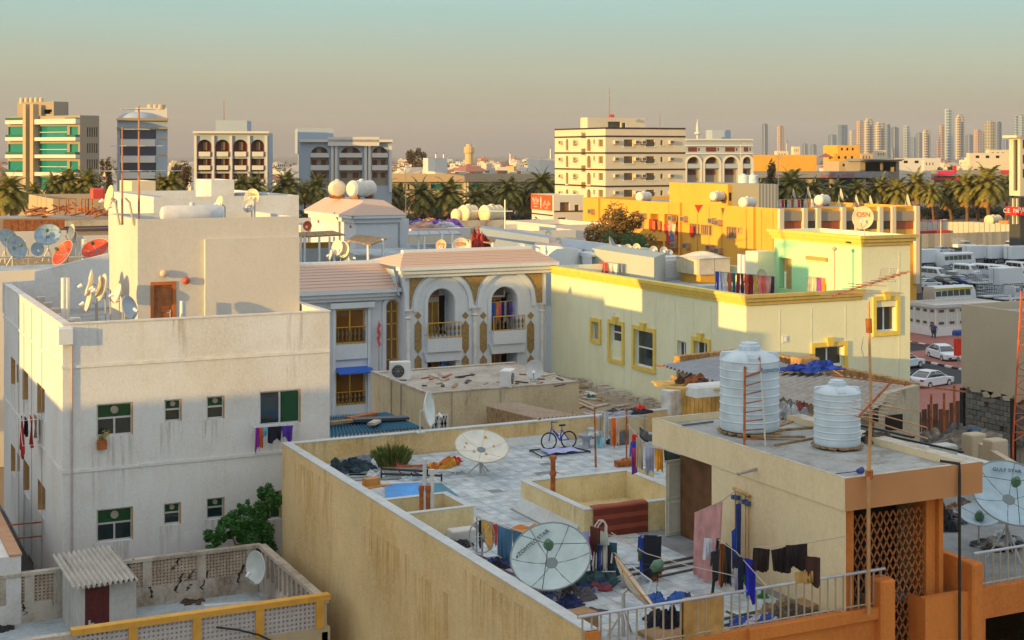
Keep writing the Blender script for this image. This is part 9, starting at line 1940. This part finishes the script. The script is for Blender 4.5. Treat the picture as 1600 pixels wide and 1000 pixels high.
m=MB();q=[on(602,786),on(602,757),on(662,756),on(690,779)];m.grid(lambda u,v:q[0].lerp(q[3],u).lerp(q[1].lerp(q[2],u),v)+Vector((0,0,.03+.015*sin(u*7)*sin(v*6))),10,8);tag(m.B('blue_sheet',flat('blue_tarp',(.005,.24,.70),.45,var=.25,scale=1.5)),'bright blue plastic sheet lying beside the small box well','sheet');m=MB();q=[on(655,770),on(665,757),on(690,757),on(718,778)];m.grid(lambda u,v:q[0].lerp(q[3],u).lerp(q[1].lerp(q[2],u),v)+Vector((0,0,.05)),4,4);tag(m.B('blue_sheet',flat('teal_tarp',(.01,.16,.24),.5,var=.2)),'darker teal board lying beyond the bright blue sheet','sheet')
# red carpet over the well wall
cp_=MB();u0,u1=Face('S',wy0).u(926),Face('S',wy0).u(1011)
def rug(u,v):
    s=v*1.25;y=wy0+.24-s if s<.28 else wy0-.05-.01*sin(u*20);z=zw+.05 if s<.28 else zw+.05-(s-.28);return (u0+(u1-u0)*u,y,z+.01*sin(u*9))
cp_.grid(rug,20,16);rg=cp_.B('carpet',stripes('carpet_red',(.16,.025,.012),(.28,.06,.03),.31,'Z',.4),None,smooth=2);tag(rg,'dark red patterned carpet hung over the low well wall','carpet')
# clothes line 2 (left) with yellow, red, blue
gp='laundry beside the huge pale dish'
a_=35.8
for lb,x0,y0,x1,y1,dr,c in (('black shirt at the west end of the low line',748,811,755,815,.75,(.02,.02,.02)),('yellow-orange cloth on the low line',752,812,770,817,.7,(.60,.36,.08)),('red tee on the low line beside the yellow cloth',769,818,777,820,.55,(.6,.05,.04)),('blue-grey trousers on the low line',777,821,800,828,.85,(.06,.16,.28)),('blue jeans on the low line next to the huge dish',800,829,834,837,.9,(.05,.15,.26)),('pale blue top peeking behind the huge dish',893,835,920,830,.5,(.3,.36,.65))):
    hang(lb,x0,y0,x1,y1,a_+1.2,dr,c,grp=gp,folds=3)
k=MB();k.tube([PD(745,808,a_+1.2),PD(836,838,a_+1.2)],.014,4);k.tube([PD(745,808,a_+1.2),on(745,862)],.02,5);tag(k.B('clothes_line',steel),'low clothes line behind the huge pale dish','clothes line')
fan=PD(753,838,36.3);k=MB();k.tube([fan+cdir(1,0,0)*.32*cos(t/3)+Vector((0,0,.42*sin(t/3))) for t in range(20)],.02,5,False);[k.tube([fan,fan+cdir(1,0,0)*.32*cos(t*.8)+Vector((0,0,.42*sin(t*.8)))],.008,3) for t in range(8)];k.tube([fan,Vector((fan.x,fan.y,Z))],.02,5);tag(k.B('fan_guard',steel),'old round fan guard under the low clothes line','fan')
k=MB();p=on(722,846);k.cbox(p.x,p.y,Z,.75,.45,.35,.03);tag(k.B('metal_box',paint((.50,.50,.48),.5)),'small white metal box near the box well','box')
planks('thin purple-grey bars lying along the low parapet',[(on(755,872),3.6,.04,.05,-1.35,0),(on(770,886),3.0,.05,.05,-1.38,0)],paint((.14,.10,.16)),'bar','bar');heap('black and blue clothes lying by the low parapet',tuple(on(785,885)),.9,.6,.2,[(.02,.02,.03),(.03,.06,.2)],91);heap('black cloth heap by the metal box',tuple(on(716,856)),.8,.5,.2,[(.03,.03,.035)],92)
# orange cloth over the well end
m=MB();q=[PD(795,812,43.6),PD(820,808,43),PD(850,828,39.5),PD(800,832,39)];m.grid(lambda u,v:q[0].lerp(q[1],u).lerp(q[3].lerp(q[2],u),v)+Vector((0,0,.04*sin(u*8+v*9))),10,8);tag(m.B('orange_sheet',flat('orange_cloth',(.50,.17,.02),.9,var=.35)),'orange-brown cloth spread beside the well corner','cloth')
# chairs / frames cluster
ch_=thing('folding_chair','stack of folded white tube chairs loaded with clothes','chair',on(938,895));D0=35.2
for j,(x,y0,y1,w_) in enumerate(((938,813,905,8),(941,815,905,7),(944,846,885,14))):
    k=MB();k.tube([PD(x-w_-4,y1,D0),PD(x-w_,y0+8,D0+.2),PD(x-w_/2+2,y0,D0+.2),PD(x+w_/2,y0,D0+.2),PD(x+w_,y0+6,D0+.2),PD(x+w_-3,y1-5,D0)],.022,6);k.B('tube_frame',paint((.55,.48,.42),.4),ch_,smooth=True)
for (x0,y0,x1,y1) in ((925,880,940,940),(930,895,948,938),(945,880,952,940),(955,900,962,935),(925,893,962,893)): k=MB();k.tube([PD(x0,y0,D0),PD(x1,min(y1,935),D0-.1)],.016,5);k.B('leg',paint((.5,.52,.56),.4),ch_)
gp='clothes on the folded chairs'
for lb,x0,y0,x1,y1,dr,c in (('pale cream shirt on the folded chairs',938,830,950,832,.95,(.45,.48,.42)),('pink cloth on the folded chairs',920,838,926,836,.45,(.7,.03,.25)),('blue shirt sleeve below the cream shirt',934,850,946,852,.7,(.08,.14,.5)),('black cloth filling the chair back',924,852,960,852,.7,(.02,.02,.03)),('brown-black garment high on the chairs',922,822,938,826,.6,(.10,.03,.02)),('dark teal cloth behind the chairs',952,848,964,848,.9,(.03,.1,.13)),('dark blue cloth low on the chairs',922,875,940,878,.6,(.02,.06,.2))):
    hang(lb,x0,y0,x1,y1,D0+.1,dr,c,grp=gp)
for lb,px,py,dx,dy,dz,c,n in (('dark bags and rags under the folded chairs',935,915,1.8,1.0,.4,[(.04,.09,.10),(.03,.05,.16),(.30,.32,.36),(.02,.02,.02),(.25,.05,.08)],10),('tangled rags under the huge pale dish',880,935,1.5,.8,.25,[(.30,.26,.24),(.10,.09,.10),(.4,.4,.46),(.05,.10,.30)],10),('navy clothes next to the rags under the dish',895,945,.8,.5,.2,[(.02,.03,.12)],3),('coiled dark wire near the dish foot',922,956,.8,.6,.06,[(.08,.05,.04)],4),('blue bundled sheet on the terrace floor',1041,940,1.0,.6,.25,[(.04,.12,.40)],3),('small dark blue bundle near the railing towel',1075,935,.7,.5,.15,[(.04,.06,.14)],3),('black plastic bag on a wooden tray',1045,985,.7,.6,.45,[(.01,.01,.03)],4),('black cloth on the floor behind the railing',1030,965,1.2,.5,.15,[(.015,.015,.02)],4),('rags beneath the leather jackets',1215,960,1.2,.8,.25,[(.25,.18,.1),(.1,.08,.06)],5),('blue and white bags behind the railing bars',1180,974,1.4,.4,.2,[(.05,.1,.4),(.5,.5,.6)],6),('green and red plants rubbish by the railing end',1318,955,1.2,.5,.25,[(.06,.14,.03),(.4,.05,.02),(.2,.15,.08)],6),('green plastic cloth behind the railing',1185,935,.5,.3,.15,[(.03,.22,.08)],2)):
    heap(lb,tuple(on(px,py)),dx,dy,dz,c,int(px)+int(py),n=n)
k=MB();p=on(1028,906);
br=thing('broom_head','old straw broom head on the terrace floor','broom',p);bush_mb(9,.25,.2,.16,120,.06,o=(p.x,p.y,Z+.15)).B('bristles',leafmat('straw',(.25,.10,.03),(.35,.18,.06)),br);k.tube([p+Vector((-.15,0,.2)),p+Vector((-.4,.1,.3))],.06,6);k.B('socket',paint((.2,.3,.15)),br)
# long floor pipes
planks('three long dark pipes crossing the terrace floor',[(on(1045,880),6.2,.06,.06,.12,0),(on(1050,888),6.6,.06,.06,.10,0),(on(1060,896),6.0,.05,.05,.14,0)],paint((.10,.08,.08)),'pipe','pipe')
# laundry in the middle
gp='laundry across the open terrace'
hang('navy shirt pegged on the middle line',998,837,1012,835,35.6,.9,(.03,.07,.35),shirt,grp=gp);hang('black trousers on the middle line',1006,836,1034,837,35.5,.95,(.012,.014,.025),grp=gp,folds=3);hang('olive sock bundle on the middle line',997,860,1002,860,35.5,.25,(.15,.17,.05),grp=gp)
hang('dusty pink bedsheet hanging by the penthouse wall',1086,802,1127,784,36.2,1.95,(.50,.25,.25),grp=gp,folds=6,D1=34.6);hang('white vest beneath the pink bedsheet',1099,841,1113,841,35.2,.55,(.60,.62,.70),grp=gp);
hang('brown jacket on the dark post',1124,850,1135,850,33.6,.95,(.20,.07,.02),grp=gp);hang('black jacket beside the brown jacket',1112,862,1124,856,33.7,.75,(.02,.025,.03),shirt,grp=gp);hang('second black coat behind the post',1134,848,1143,856,33.4,.9,(.02,.025,.04),grp=gp)
hang('navy patterned scarf below the blue valves',1150,788,1158,786,33.4,1.5,(.02,.05,.2),grp=gp);hang('bright blue long cloth by the ochre pipes',1143,830,1153,822,33.6,.8,(.04,.1,.5),grp=gp);
hang('black and green football shirt near the railing',1147,865,1163,872,31.6,.8,(.015,.02,.05),shirt,grp=gp);hang('green cloth beside the football shirt',1158,872,1166,876,31.6,.5,(.02,.25,.06),grp=gp);hang('ultramarine blue shirt near the railing',1164,872,1181,876,31.4,.95,(.03,.04,.60),grp=gp);hang('white cloth under the football shirt',1147,888,1153,888,31.5,.5,(.45,.45,.6),grp=gp)
hang('black leather jacket on the wall line',1177,856,1203,858,30.9,.48,(.02,.012,.012),grp=gp,folds=5);hang('second black leather jacket on the wall line',1205,860,1236,852,30.7,.5,(.015,.01,.012),grp=gp,folds=5);hang('third black leather coat hanging over the bags',1228,852,1262,850,30.4,.55,(.015,.01,.012),grp=gp,folds=5);hang('worn brown backpack coat at the end of the wall line',1258,868,1282,872,30.2,.6,(.05,.02,.015),grp=gp);hang('ochre cloth tied below the leather coats',1242,894,1270,892,30.2,.25,(.40,.24,.08),grp=gp)
for lb,pts in (('clothes line from the folded chairs to the middle laundry',((950,836,35.3),(998,840,35.6),(1034,837,35.5))),('long clothes line across the terrace to the dark post',((955,832,35.3),(1010,865,34.8),(1080,885,34.2),(1140,898,33.2),(1180,910,32))),('thin line from the post up to the valves',((1085,802,36.3),(1128,783,34.6),(1150,766,33.8))),('clothes line from dark post to the railing corner',((1122,843,33.7),(1150,862,32.2),(1200,918,29.6))),('clothes line carrying the leather coats along the wall',((1176,856,31),(1236,852,30.6),(1262,848,30.4),(1320,838,29.9)))):
    k=MB();k.tube([PD(*p) for p in pts],.011,4);tag(k.B('clothes_line',paint((.45,.38,.3))),lb,'clothes line')
p=on(1113,930);t=PD(1122,842,33.7);k=MB();b0=G(1113,930,Z);k.tube([b0,t],.04,6);tag(k.B('line_post',black_st),'dark leaning post in the middle of the laundry','post')
# towel on railing
m=MB();ya=AYF+.1;u0,u1=fs.u(1070),fs.u(1131)
def tow(u,v):
    s=(v-.5)*1.9;y=ya-.05-.015*sin(u*9) if s<0 else ya+.05+.01*sin(u*8);z=RAILZ+.04-abs(s)*(1 if s<0 else .7)*(1+.12*sin(u*3));
    if abs(s)<.06: y=ya+s;z=RAILZ+.045
    return (u0+(u1-u0)*u,y,z)
m.grid(tow,22,30);tag(m.B('towel',flat('mustard_towel',(.42,.24,.08),.95,var=.3,bump=.5),None,smooth=2),'mustard brown towel draped over the terrace railing','towel')
m=MB();u0,u1=fs.u(1073),fs.u(1120);m.grid(lambda u,v:(u0+(u1-u0)*u,ya+.12+.02*sin(u*12),RAILZ-.45-v*.55),14,4);tag(m.B('doormat',paint((.16,.12,.03),.95)),'olive mat hanging just inside the railing under the towel','mat')
# paint bucket
p=on(1283,938);bu=thing('paint_bucket','paint bucket with blue, white and red bands behind the railing','bucket',p);
for z0,z1,c in ((0,.12,(.55,.55,.6)),(.12,.26,(.65,.03,.03)),(.26,.32,(.6,.6,.6)),(.32,.45,(.04,.06,.4)),(.45,.56,(.5,.5,.6))): k=MB();k.lathe([(.26+z0*.08,z0),(.26+z1*.08,z1)],20,o=tuple(p),cap=True);k.B('band',paint(c,.4),bu,smooth=True)
k=MB();k.lathe([(.315,.56),(.33,.6),(.3,.61),(.27,.45)],20,o=tuple(p));k.B('rim',whitem,bu)
planks('brown cardboard tray under the paint bucket',[(on(1275,945),1.3,.6,.12,.1,0)],flat('cardboard',(.33,.20,.10),.9,var=.2),'cardboard_tray','tray');planks('wooden tray under the black plastic bag',[(on(1043,993),1.1,.7,.1,.1,0)],MT['cardboard'],'tray','tray')
planks('small brown box behind the railing near the wall end',[(on(910,990),.5,.5,.5,.2,0)],MT['cardboard'],'box','box');planks('grey wire rack frame behind the railing',[(on(1180,968),2,.05,.05,.1,0),(on(1180,958),2,.05,.05,.1,0),(on(1155,965),.05,.9,.04,.1,0),(on(1210,965),.05,.9,.04,.1,0)],paint((.08,.09,.09)),'rack','rack')
k=MB();k.tube([on(960,945)+Vector((0,0,0)),PD(925,868,36)],.014,4) if 0 else k.tube([PD(952,858,35.5),PD(1018,908,33.8),PD(1000,960,32.6)],.02,5);tag(k.B('stay_rod',paint((.4,.48,.52))),'bent pale rod between chairs and the edge-on dish','rod')
# neighbouring terrace clutter
for lb,px,py,dx,dy,dz,c,n in (('dark rubbish heap under the GULF STAR dish foot',1560,850,1.6,.6,.2,[(.05,.06,.07),(.22,.24,.26),(.3,.28,.25)],8),('white plastic bag by the GULF STAR dish foot',1555,842,.7,.5,.3,[(.5,.55,.6)],3),('brown and black scrap strewn behind the orange slab',1490,800,2.0,2.2,.28,[(.10,.08,.06),(.22,.10,.05),(.24,.26,.28),(.04,.05,.06)],14),('dark cables and scrap beside the lattice screen',1478,825,.8,1.0,.5,[(.02,.025,.03)],5)):
    heap(lb,tuple(G(px,py,ZR+.01)),dx,dy,dz,c,int(px)+3,n=n)
k=MB();p=G(1474,800,ZR);k.cbox(p.x,p.y,ZR,.7,.5,2.0,.04);tag(k.B('cabinet',paint((.42,.44,.42))),'tall grey-white cabinet beside the orange column','cabinet')
k=MB()
for j in range(6): k.tube([G(1560+j*3,856,ZR+.02)+Vector((.5*cos(a/3+j),.35*sin(a/3+j),.02*j)) for a in range(19)],.02,4)
tag(k.B('cable_coils',black_st),'coils of black cable by the second railing','cable')

# ================================================================= the air
hz=MB();hz.box(-3500,8500,-60,9500,-1.5,260);ho=hz.B('haze',None or bpy.data.materials.new('haze_air'));hm_=bpy.data.materials['haze_air'];hm_.use_nodes=True;N=hm_.node_tree;N.nodes.clear();o=N.nodes.new('ShaderNodeOutputMaterial');v=N.nodes.new('ShaderNodeVolumePrincipled');v.inputs['Density'].default_value=.000065;v.inputs['Color'].default_value=(.82,.84,.90,1);v.inputs['Anisotropy'].default_value=.2;N.links.new(v.outputs[0],o.inputs['Volume']);tag(ho,'thin dusty evening haze over the city','haze',kind='stuff')
